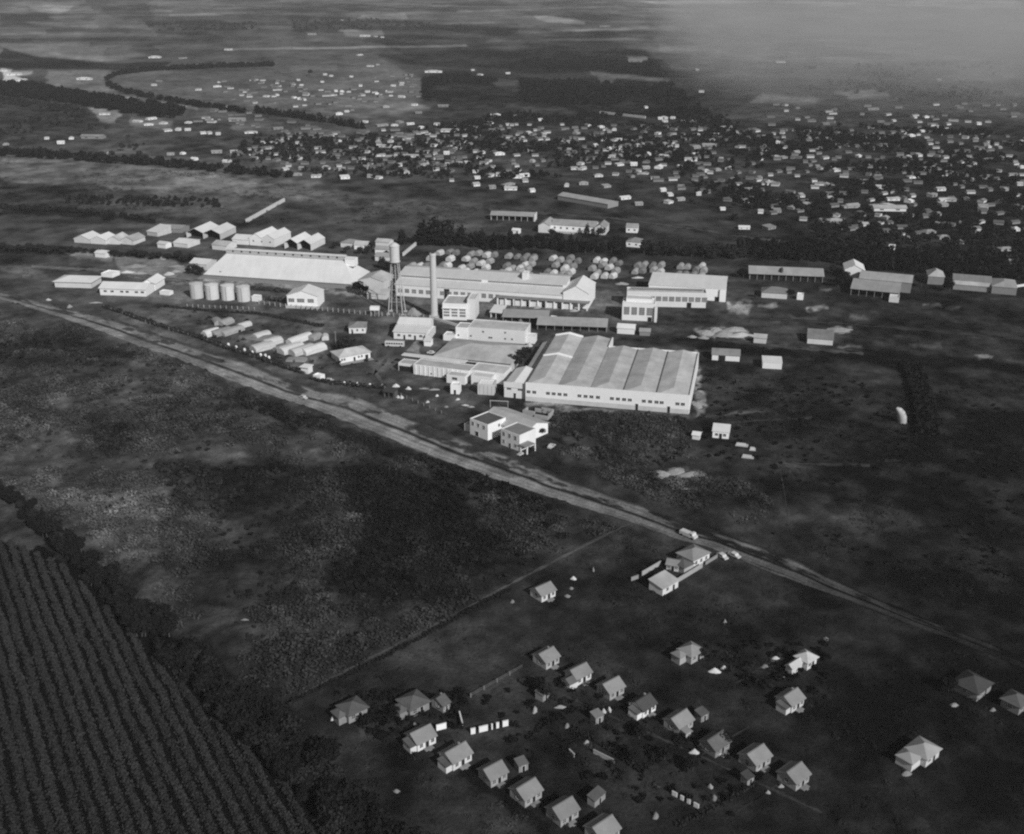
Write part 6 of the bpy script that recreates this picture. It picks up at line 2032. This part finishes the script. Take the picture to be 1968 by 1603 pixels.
# ------------------------------------------------------------------ the town: every house one can tell apart
def town_mesh(kind, wall, roof):
    mb = MB()
    if kind == 'gable':
        mb.prism([(0, -.05), (0, .62), (.5, .98), (1, .62), (1, -.05)], -.5, .5, 'x', 0)
        mb.prism([(-.06, .60), (.5, 1.0), (1.06, .60), (1.06, .65), (.5, 1.06), (-.06, .65)], -.53, .53, 'x', 1)
    elif kind == 'hip':
        mb.box(-.5, .5, 0, 1, -.05, .62, 0)
        lo = [(-.54, -.05, .63), (.54, -.05, .63), (.54, 1.05, .63), (-.54, 1.05, .63)]
        A_, B_ = (-.2, .5, 1.05), (.2, .5, 1.05)
        for f in ((lo[0], lo[1], B_, A_), (lo[1], lo[2], B_), (lo[2], lo[3], A_, B_), (lo[3], lo[0], A_), lo[::-1]):
            mb.face(f, 1)
    else:
        mb.prism([(0, -.05), (0, .6), (1, .86), (1, -.05)], -.5, .5, 'x', 0)
        mb.prism([(-.06, .61), (1.06, .90), (1.06, .95), (-.06, .66)], -.53, .53, 'x', 1)
    for i in range(2):
        mb.box(-.32 + i * .5, -.2 + i * .5, -.012, -.002, .24, .44, 2)
    return mb.mesh('town_house', [M[wall], M[roof], M['glass']])


TM = {}
for kd in ('gable', 'hip', 'mono'):
    for tn, (wl, rf) in {'white': ('white', 'roof_white'), 'pale': ('white', 'roof_pale'), 'grey': ('wall_house', 'roof_mid'), 'dull': ('wall_grey', 'tile')}.items():
        TM[(kd, tn)] = town_mesh(kd, wl, rf)
T1 = [(1725, 370, 65), (1165, 430, 100), (1385, 435, 80), (630, 595, 130), (985, 743, 115), (790, 860, 90), (1030, 915, 80), (1155, 895, 90), (1125, 940, 80), (1225, 930, 60), (1415, 925, 50), (1275, 985, 70), (1340, 980, 40), (1420, 980, 50), (1540, 1005, 50), (1590, 1005, 40), (1650, 1012, 40), (1900, 1000, 110), (1790, 910, 140), (695, 1040, 200, 'dull'), (460, 1080, 60), (540, 1045, 40), (355, 1045, 40), (45, 1090, 50), (1640, 1150, 90), (1770, 1150, 60), (1710, 1220, 70), (1460, 1205, 50), (1370, 1160, 30), (1290, 1165, 60), (820, 1160, 30), (1200, 610, 50, 'dull'), (1495, 675, 45), (1645, 650, 70), (1160, 640, 40), (100, 560, 120), (50, 620, 180), (560, 195, 60, 'dull'), (700, 195, 100, 'dull'), (150, 600, 100), (20, 530, 60)]
T2 = [(790, 268, 85), (925, 275, 30), (870, 270, 30), (390, 255, 70), (620, 145, 20), (855, 128, 160, 'dull'), (1035, 115, 160, 'dull'), (1310, 540, 150), (1655, 560, 50), (1610, 525, 30), (1875, 550, 40), (760, 410, 60), (490, 560, 30), (535, 570, 30), (690, 575, 30), (470, 615, 30), (310, 640, 30), (290, 600, 30), (130, 715, 35), (40, 725, 50), (295, 745, 30), (340, 750, 25), (245, 735, 30), (560, 715, 30), (620, 690, 35), (670, 690, 35), (575, 685, 30), (760, 645, 30), (810, 690, 40), (770, 712, 30), (885, 705, 35), (965, 690, 40), (1065, 730, 60), (1165, 790, 50), (955, 805, 60), (1005, 645, 40), (830, 495, 60), (890, 485, 35), (600, 860, 60), (655, 840, 40), (780, 920, 60), (930, 945, 110), (1070, 920, 60), (1140, 935, 70), (1215, 965, 60), (1015, 945, 60), (1335, 940, 50), (1420, 990, 130), (1545, 985, 35), (1470, 935, 40), (1800, 865, 50), (1735, 870, 25), (1930, 880, 25), (1875, 940, 35), (1940, 938, 25), (50, 1075, 100), (140, 1070, 60), (230, 1125, 50), (170, 1150, 30), (480, 1150, 30), (285, 1080, 40), (730, 1125, 65), (890, 1075, 50), (940, 1105, 110), (1035, 1120, 70), (980, 1070, 40), (900, 1175, 110), (985, 1190, 80), (1140, 1180, 130), (755, 1225, 60), (1060, 1250, 30), (1245, 1250, 80), (1300, 1100, 60), (1325, 1165, 35), (1410, 1160, 50), (1505, 1120, 60), (1685, 1155, 60), (1815, 1165, 90), (1510, 1240, 50), (1575, 1230, 50), (1420, 1245, 30), (1110, 1305, 50), (1210, 1305, 50), (490, 1265, 50), (305, 1275, 40), (200, 1280, 50), (620, 1285, 60), (270, 1320, 110), (420, 1335, 80), (645, 1345, 80), (880, 1345, 60), (830, 1335, 50), (1630, 1300, 50), (1645, 1345, 50), (1730, 1330, 50), (1820, 1325, 90), (1450, 1365, 30), (1940, 1340, 90), (1890, 1395, 130, 'grey'), (1895, 1430, 110), (1760, 1420, 60), (1640, 1400, 60), (1160, 640, 60, 'dull'), (1200, 850, 60, 'dull'), (1385, 800, 90, 'dull'), (140, 970, 90, 'dull')]
T3 = [(75, 1005, 40), (155, 905, 40), (185, 1010, 40), (440, 1005, 50), (320, 1060, 40), (575, 1100, 40), (370, 1075, 40), (20, 1040, 30), (75, 1140, 40), (350, 1130, 80), (385, 1185, 70), (80, 1220, 40), (445, 1240, 50), (485, 1275, 80), (410, 1275, 60), (595, 1330, 75), (480, 1390, 80), (35, 1330, 90), (40, 1370, 50), (95, 1445, 50), (620, 960, 50), (710, 980, 40), (675, 995, 40), (745, 1055, 60), (850, 1065, 35), (895, 1100, 30), (740, 1135, 40), (765, 1175, 40), (675, 1125, 40), (690, 1185, 70), (780, 1140, 35), (1030, 1010, 40), (1140, 955, 40), (1060, 895, 40), (1105, 890, 40), (1150, 890, 40), (1095, 915, 50), (1240, 915, 35), (1320, 915, 40), (1340, 1015, 55), (1500, 1015, 80), (1550, 960, 110, 'grey'), (1635, 1005, 40), (1105, 1090, 35), (1185, 1105, 35), (1075, 1180, 75), (980, 1165, 40), (1340, 1115, 80), (1430, 1100, 120, 'grey'), (1335, 1170, 60), (1405, 1160, 35), (1290, 1210, 110), (760, 1245, 70), (860, 1245, 60), (955, 1270, 65), (1070, 1265, 80), (1210, 1260, 35), (1415, 1295, 50), (1500, 1285, 55), (1600, 1275, 30), (1520, 1205, 35), (1630, 1355, 60), (1085, 1440, 55), (1140, 1530, 70), (1220, 1510, 75), (1140, 1475, 45), (660, 1410, 70, 'grey'), (800, 1500, 100), (900, 1545, 70), (350, 1405, 40), (1870, 1130, 40), (1940, 1190, 50), (1810, 1165, 60), (1900, 1390, 80), (1730, 1440, 70), (1710, 1525, 50), (1950, 1075, 30), (1350, 1470, 40), (1370, 690, 45), (1340, 523, 35), (955, 810, 30), (870, 460, 120, 'dull'), (640, 195, 90, 'dull'), (780, 200, 50, 'dull')]
T4 = [(55, 1390, 90), (95, 1190, 60), (160, 1190, 60), (255, 1150, 60), (30, 1135, 30), (105, 1078, 30), (150, 1035, 25), (320, 1030, 30), (560, 1110, 50), (600, 1045, 35), (765, 1035, 30), (730, 1180, 40), (550, 1290, 50), (410, 1260, 35), (385, 1385, 30), (435, 1395, 30), (490, 1395, 35), (505, 1500, 50), (340, 1550, 60), (290, 1480, 40), (230, 1540, 50), (880, 1420, 80), (945, 1280, 60), (1105, 1188, 50), (1185, 1175, 40), (1065, 1005, 45), (1125, 1025, 60), (1210, 990, 50), (1325, 960, 40), (1395, 978, 60), (1140, 1340, 100), (1345, 1435, 80), (1280, 1480, 40), (1370, 1550, 70), (1395, 1515, 160), (1000, 1505, 100), (1120, 1525, 60), (920, 1560, 200), (680, 1560, 130), (1580, 1268, 40), (1710, 1112, 35), (1530, 1210, 35), (1815, 1200, 30), (1700, 1220, 30), (1590, 1360, 50), (1670, 1345, 35), (1430, 1310, 90), (1940, 1395, 50), (1840, 1435, 40), (1960, 1265, 50), (1960, 1070, 30), (1790, 1115, 35), (1150, 885, 40), (1235, 883, 45), (885, 920, 60, 'dull'), (990, 910, 35), (475, 935, 60, 'dull'), (830, 825, 100, 'dull'), (1325, 600, 40), (1630, 935, 40), (1660, 1565, 80), (130, 465, 80)]
T5 = [(365, 100, 60), (110, 180, 40), (515, 215, 40), (700, 205, 90), (885, 170, 70), (875, 120, 50), (1035, 140, 70), (1270, 65, 60), (970, 40, 50), (340, 385, 140), (640, 385, 140, 'dull'), (1335, 315, 200), (1655, 350, 80), (190, 650, 130, 'grey'), (1930, 605, 70)]
T6 = [(100, 155, 190), (560, 75, 160), (760, 100, 70), (990, 35, 50), (1150, 85, 200, 'grey'), (1115, 140, 80), (1520, 175, 120), (520, 190, 400), (500, 275, 50), (260, 350, 80), (965, 430, 130, 'grey'), (1115, 495, 140), (770, 515, 80), (1475, 430, 80), (1330, 540, 90, 'grey'), (1895, 405, 60), (1790, 620, 180), (1120, 700, 50), (1845, 760, 60), (1320, 330, 120, 'dull'), (1100, 345, 60)]
TOWN = []
for lst, ox, oy, k in ((T1, 0, 0, 3.936), (T2, 500, 0, 3.936), (T3, 1000, 0, 3.936), (T4, 1468, 0, 3.936), (T5, 1370, 370, 5.623), (T6, 1618, 370, 5.623)):
    for r_ in lst:
        TOWN.append((ox + r_[0] / k, oy + r_[1] / k, r_[2] / k, r_[3] if len(r_) > 3 else None))
# nearest first; the smallest beyond 300 go into one mass
TOWN.sort(key=lambda r_: -r_[2] * (1 if r_[1] > 60 else .6))
LM = [("the long grey town shed", 1120, 388), ("the school", 1105, 436), ("the long shelter", 985, 417), ("the great warehouse", 545, 515), ("the oval field", 520, 170), ("the lone oval field tree", 596, 140), ("the thick wood belt", 220, 195), ("the curved hedge bend", 215, 158),
      ("the pale left field", 430, 345), ("the far pale airstrip", 670, 90), ("the dark far wood", 900, 180), ("the thin white wall", 1196, 223), ("the notched grey shed", 1510, 520), ("the bright gabled hall", 1640, 520), ("the rounded shed", 1797, 530),
      ("the right edge shed", 1880, 545), ("the far light fields", 1700, 110), ("the right factory blocks", 1300, 530), ("the pointed trees", 850, 450), ("the big hedge tree", 268, 305), ("the smoke", 1400, 190), ("the open fronted sheds", 575, 460), ("the boundary wall", 510, 408)]
random.seed(4)
BASE = {}
extra = []


def town_place(px, py, w_):
    k = ppm(px, py)
    L = min(max(.85 * w_ / k, 4.2), 45.0)
    D_ = random.uniform(4.8, 7.0) if L < 16 else 9.0
    if py < 110:
        D_ *= 1.4
    h = random.uniform(2.3, 3.2) if L < 20 else 4.2
    x, y_, _ = G(px, py + 2.5)
    return x, y_, L, D_, h


for i, (px, py, w_, tn) in enumerate(TOWN):
    x, y_, L, D_, h = town_place(px, py, w_)
    tone = tn or random.choices(['white', 'pale', 'grey'], (5, 4, 3) if px < 1450 else (2, 5, 5))[0]
    kd = random.choice(['gable', 'gable', 'hip', 'mono'])
    rz = R(random.gauss(10, 20)) if L < 20 else R(random.gauss(-2, 4))
    if i >= 296:
        extra.append((x, y_, L, D_, h, rz, tone))
        continue
    o = bpy.data.objects.new('town_house', TM[(kd, tone)])
    COL.objects.link(o)
    o.location = (x, y_, 0)
    o.rotation_euler = (0, 0, rz)
    o.scale = (L, D_, h)
    lm = min(LM, key=lambda q: math.hypot(q[1] - px, 2 * (q[2] - py)))
    dx, dy = px - lm[1], 2 * (py - lm[2])
    rel = ("right of" if dx > 0 else "left of") if abs(dx) > abs(dy) else ("in front of" if dy > 0 else "beyond")
    size = "long" if L > 19 else ("small" if L < 10 else "mid sized")
    rf = {'gable': "ridged", 'hip': "hipped", 'mono': "lean roofed"}[kd]
    tag(o, "%s %s %s house %s %s" % (size, {'white': "white", 'pale': "pale", 'grey': "grey roofed", 'dull': "dull dark"}[tone], rf, rel, lm[0]), 'house', 'houses of the town behind the factory')


def fill_houses(poly, n, seed, lmin, lmax):
    x, y_ = pts_in(poly, n, seed)
    g = np.random.default_rng(seed)
    for a, c in zip(x, y_):
        extra.append((a, c, g.uniform(lmin, lmax), g.uniform(4, 6.5), g.uniform(2.2, 3.0), R(g.normal(8, 24)), g.choice(['grey', 'grey', 'dull', 'dull', 'dull', 'dull'])))


fill_houses([(900, 235), (1100, 240), (1400, 245), (1700, 255), (2150, 265), (2150, 480), (1650, 450), (1420, 400), (1190, 340), (900, 330)], 620, 61, 4, 8.5)
fill_houses([(560, 255), (760, 262), (900, 240), (900, 335), (620, 335), (420, 300)], 170, 62, 4, 8.5)
fill_houses([(420, 150), (640, 160), (800, 140), (810, 190), (680, 215), (430, 195)], 90, 63, 5, 10)
fill_houses([(420, 205), (640, 250), (830, 250), (800, 270), (560, 262), (380, 235)], 50, 64, 5, 12)
fill_houses([(1480, 200), (1968, 200), (1968, 260), (1480, 250)], 50, 65, 6, 12)
mb = MB()
for x, y_, L, D_, h, rz, tone in extra:
    c, n = math.cos(rz), math.sin(rz)
    src = TM[('gable', tone)]
    wi, ri = {'white': (0, 1), 'pale': (0, 2), 'grey': (3, 4), 'dull': (5, 6)}[tone]
    o_ = len(mb.v)
    for v in src.vertices:
        X, Y = v.co.x * L, v.co.y * D_
        mb.v.append((x + X * c - Y * n, y_ + X * n + Y * c, v.co.z * h))
    for p in src.polygons:
        if p.material_index == 2:
            continue
        mb.f.append(tuple(k + o_ for k in p.vertices))
        mb.mi.append(wi if p.material_index == 0 else ri)
o = mb.build('distant_houses', [M['white'], M['roof_white'], M['roof_pale'], M['white_old'], M['roof_grey'], M['wall_grey'], M['tile_worn']])
o["kind"] = "stuff"
o["label"] = "mass of small dull houses filling the town between the brighter ones"

# ------------------------------------------------------------------ far woods, belts and town greenery
wood("thick dark wood belt crossing the left behind the town", [[(-60, 160), (70, 163), (100, 172), (230, 192), (330, 205), (356, 215), (345, 228), (300, 228), (180, 208), (60, 190), (-60, 180)]], 900, 9, 13, 46, 11)
wood("lower dark wood belt at the left edge", [[(-60, 182), (60, 195), (150, 208), (175, 222), (160, 228), (100, 212), (-60, 195)]], 200, 6, 9, 52, 12)
wood("line of trees along the curved road round the oval field", [line_poly([(525, 126), (430, 129), (300, 134), (240, 141), (210, 150), (204, 159), (214, 169), (240, 178), (290, 188), (340, 197), (400, 207), (470, 217)], 4)], 520, 8, 12, 46, 13, name="tree_line")
wood("ragged dark tree line continuing the curved road", [line_poly([(490, 215), (540, 222), (600, 230), (660, 240), (700, 247)], 5)], 150, 9, 15, 46, 14, LOWT, name="tree_line")
wood("dark wood around the loop right of the oval field", [[(812, 156), (870, 147), (960, 157), (930, 162), (860, 160), (830, 170), (825, 195), (860, 203), (812, 190)]], 260, 8, 13, 48, 15)
wood("dark far wood in the middle distance", [[(1000, 118), (1250, 118), (1285, 148), (1130, 135), (1020, 130)], [(1000, 158), (1160, 158), (1290, 166), (1365, 222), (1300, 228), (1000, 195)]], 1500, 8, 13, 46, 16, ragged=.44)
wood("thin far woods at the skyline", [[(560, 40), (700, 38), (900, 50), (1000, 60), (960, 68), (800, 58), (560, 58)], [(280, 46), (500, 44), (500, 58), (290, 60)]], 700, 8, 14, 60, 17, ragged=.45)
wood("scattered dark woods on the far right slope", [[(1600, 152), (1700, 142), (1800, 170), (1968, 185), (1968, 202), (1750, 184), (1620, 168)], [(1520, 130), (1900, 120), (1968, 170), (1700, 200), (1500, 180)]], 420, 8, 13, 66, 18, ragged=.5)
wood("dark hedge trees above the pale left field", [line_poly([(-60, 292), (60, 300), (180, 308), (300, 316), (420, 328), (560, 340)], 9)], 260, 6, 11, 44, 19)
wood("scattered dark bushes in the meadow left of the town", [[(-40, 215), (150, 230), (260, 262), (300, 300), (60, 300), (-40, 285)]], 260, 4, 8, 50, 31, ragged=.5)
wood("garden trees and greenery of the left part of the town", [[(480, 262), (760, 258), (910, 232), (910, 345), (640, 345), (430, 312)]], 900, 4, 8, 46, 20, ragged=.46)
wood("trees and greenery filling the middle of the town", [[(900, 215), (1400, 225), (1420, 400), (1320, 400), (1190, 345), (900, 345)]], 2300, 4, 8, 42, 21, ragged=.46)
wood("dense dark trees and greenery of the right part of the town", [[(1400, 235), (2120, 262), (2120, 520), (1640, 500), (1420, 470), (1400, 400)]], 3400, 5, 9, 42, 22, ragged=.48)
wood("dark trees crowding behind the right hand sheds", [[(1420, 472), (1640, 480), (1980, 520), (1980, 545), (1640, 515), (1590, 505), (1430, 498)]], 420, 6, 10, 32, 23)
wood("dark bushes in the field hedges left of the works", [line_poly([(-60, 398), (160, 408), (300, 424)], 6), [(120, 378), (420, 384), (430, 400), (300, 398), (120, 392)]], 330, 3, 6, 44, 24)
wood("bushes on the rough ground left of the dirt road", [[(-40, 660), (120, 650), (260, 690), (200, 720), (0, 710)], [(170, 830), (255, 835), (265, 865), (200, 870)], [(300, 895), (380, 888), (470, 950), (430, 1000), (340, 975)]], 210, 2.2, 4, 40, 25, wide=1.5, name="bushes")
wood("tall dark bushes in the heart of the scrub", [[(640, 905), (900, 905), (1050, 965), (1090, 1040), (950, 1120), (700, 1170), (630, 1110), (700, 1020)], [(380, 905), (640, 895), (640, 990), (560, 1010), (420, 1000)]], 760, 1.8, 4, 30, 26, wide=1.5, name="bushes", ragged=.46)
wood("dark bushes along the lower edge of the dirt road", [[(470, 772), (560, 795), (740, 856), (1000, 948), (1000, 960), (740, 872), (560, 812), (470, 785)]], 170, 2, 4, 38, 27, wide=1.5, name="bushes", ragged=.4)
wood("dark bushes on the waste ground beside the villa", [[(1060, 800), (1200, 795), (1318, 806), (1320, 870), (1260, 920), (1150, 885), (1070, 855)]], 110, 1.6, 3.4, 46, 28, wide=1.5, name="bushes", ragged=.42)
for i_, (lab, pl, n_, sg) in enumerate((("single dark shrubs dotted over the pale dry grass at left", [(-20, 640), (200, 660), (480, 770), (560, 850), (480, 960), (300, 1010), (80, 950), (-20, 880)], 420, 44), ("dark shrubs dotted over the middle of the scrub", [(400, 950), (700, 880), (1000, 960), (1150, 1010), (980, 1115), (760, 1230), (560, 1300), (430, 1180)], 520, 36),
                                 ("dark shrubs dotted over the ground right of the shed", [(1340, 720), (1700, 730), (1960, 760), (1960, 1150), (1600, 1080), (1420, 1000), (1350, 880)], 330, 32), ("dark shrubs about the grounds of the works", [(300, 590), (640, 630), (760, 700), (740, 735), (600, 715), (400, 660)], 60, 48))):
    wood(lab, [pl], n_, 1.0, 2.6, sg, 70 + i_, wide=1.5, name="bushes", ragged=.4)
wood("weedy shrubs in the plots between the cottages", [[(920, 1350), (1050, 1300), (1400, 1440), (1480, 1500), (1400, 1590), (1150, 1520), (960, 1420)], [(640, 1330), (900, 1330), (900, 1400), (720, 1430)], [(1280, 1230), (1600, 1240), (1580, 1340), (1420, 1320)]], 330, .9, 2.6, 27, 29, wide=1.4, name="bushes")

# ------------------------------------------------------------------ air
def air_box(name, lo, hi, dens, label, grey=0.9, tex=None):
    mb = MB()
    mb.box(lo[0], hi[0], lo[1], hi[1], lo[2], hi[2])
    m = bpy.data.materials.new(name)
    m.use_nodes = True
    nt = m.node_tree
    nt.nodes.clear()
    out = nt.nodes.new("ShaderNodeOutputMaterial")
    pv = nt.nodes.new("ShaderNodeVolumePrincipled")
    pv.inputs["Color"].default_value = (grey, grey, grey, 1)
    pv.inputs["Density"].default_value = dens
    nt.links.new(pv.outputs[0], out.inputs["Volume"])
    o = mb.build(name, m)
    o["kind"] = "stuff"
    o["label"] = label
    return o, nt, pv


if HAZE_D > 0:
    air_box('haze', (-16000, -800, -1.0), (16000, 22000, CAM_H + 6), HAZE_D, "thin pale haze over the whole plain")

def smoke():
    a, b_ = Vector(G(1300, 105)), Vector(G(1395, 228))      # the western edge of the drifting smoke
    d = (b_ - a).normalized()
    nx, ny = -d.y, d.x
    if nx < 0:
        nx, ny = -nx, -ny
    y0 = G(1500, 262)[1]
    mb = MB()
    mb.box(150, 5200, y0 - 30, 5200, 1.0, 150)
    m = bpy.data.materials.new("drifting smoke")
    m.use_nodes = True
    nt = m.node_tree
    nt.nodes.clear()
    out = nt.nodes.new("ShaderNodeOutputMaterial")
    pv = nt.nodes.new("ShaderNodeVolumePrincipled")
    pv.inputs["Color"].default_value = (.9, .9, .9, 1)
    nt.links.new(pv.outputs[0], out.inputs["Volume"])
    sep = nt.nodes.new("ShaderNodeSeparateXYZ")
    geo = nt.nodes.new("ShaderNodeNewGeometry")
    nt.links.new(geo.outputs["Position"], sep.inputs[0])
    X, Y, Z = sep.outputs
    n1 = _noise(nt, .003, 4, .65)
    e = _math(nt, 'ADD', _math(nt, 'MULTIPLY', _math(nt, 'SUBTRACT', X, a.x), nx), _math(nt, 'MULTIPLY', _math(nt, 'SUBTRACT', Y, a.y), ny))
    e = _math(nt, 'ADD', e, _math(nt, 'MULTIPLY', _math(nt, 'SUBTRACT', n1, .5), 420))

    def ramp(v, lo, hi):
        n = nt.nodes.new("ShaderNodeMapRange")
        n.interpolation_type = 'SMOOTHSTEP'
        nt.links.new(v, n.inputs["Value"])
        n.inputs["From Min"].default_value = lo
        n.inputs["From Max"].default_value = hi
        return n.outputs[0]
    f = _math(nt, 'MULTIPLY', ramp(e, -40, 110), ramp(Y, y0, y0 + 420))
    f = _math(nt, 'MULTIPLY', f, ramp(Z, 150, 40))
    f = _math(nt, 'MULTIPLY', f, ramp(Y, 5200, 2600))
    f = _math(nt, 'MULTIPLY', f, _math(nt, 'ADD', _math(nt, 'MULTIPLY', ramp(n1, .36, .66), 1.1), .18))
    f = _math(nt, 'MULTIPLY', f, _math(nt, 'SUBTRACT', 1.0, _math(nt, 'MULTIPLY', ramp(X, 700, 1900), .55)))
    nt.links.new(_math(nt, 'MULTIPLY', f, SMOKE_D), pv.inputs["Density"])
    o = mb.build('smoke', m)
    o["kind"] = "stuff"
    o["label"] = "pale smoke drifting low over the far right of the plain"


SMOKE_D = 1.75e-3
if SMOKE_D > 0:
    smoke()

# ------------------------------------------------------------------ labels: things that read the same are told apart by where they stand
bpy.context.view_layer.update()
NUM = {2: "two", 3: "three", 4: "four", 5: "five", 6: "six", 7: "seven", 8: "eight", 9: "nine", 10: "ten"}
by = {}
for o in THINGS:
    by.setdefault(o["label"], []).append(o)
for lab, os_ in by.items():
    n = len(os_)
    if n < 2:
        continue
    os_.sort(key=lambda o: Parr(o.location.x, o.location.y)[0])
    for i, o in enumerate(os_):
        if i == 0:
            w_ = "leftmost"
        elif i == n - 1:
            w_ = "rightmost"
        elif i < len(ORD):
            w_ = ORD[i] + " from the left"
        elif n - 1 - i < len(ORD):
            w_ = ORD[n - 1 - i] + " from the right"
        else:
            w_ = None
        if w_:
            o["label"] = lab + ", " + w_
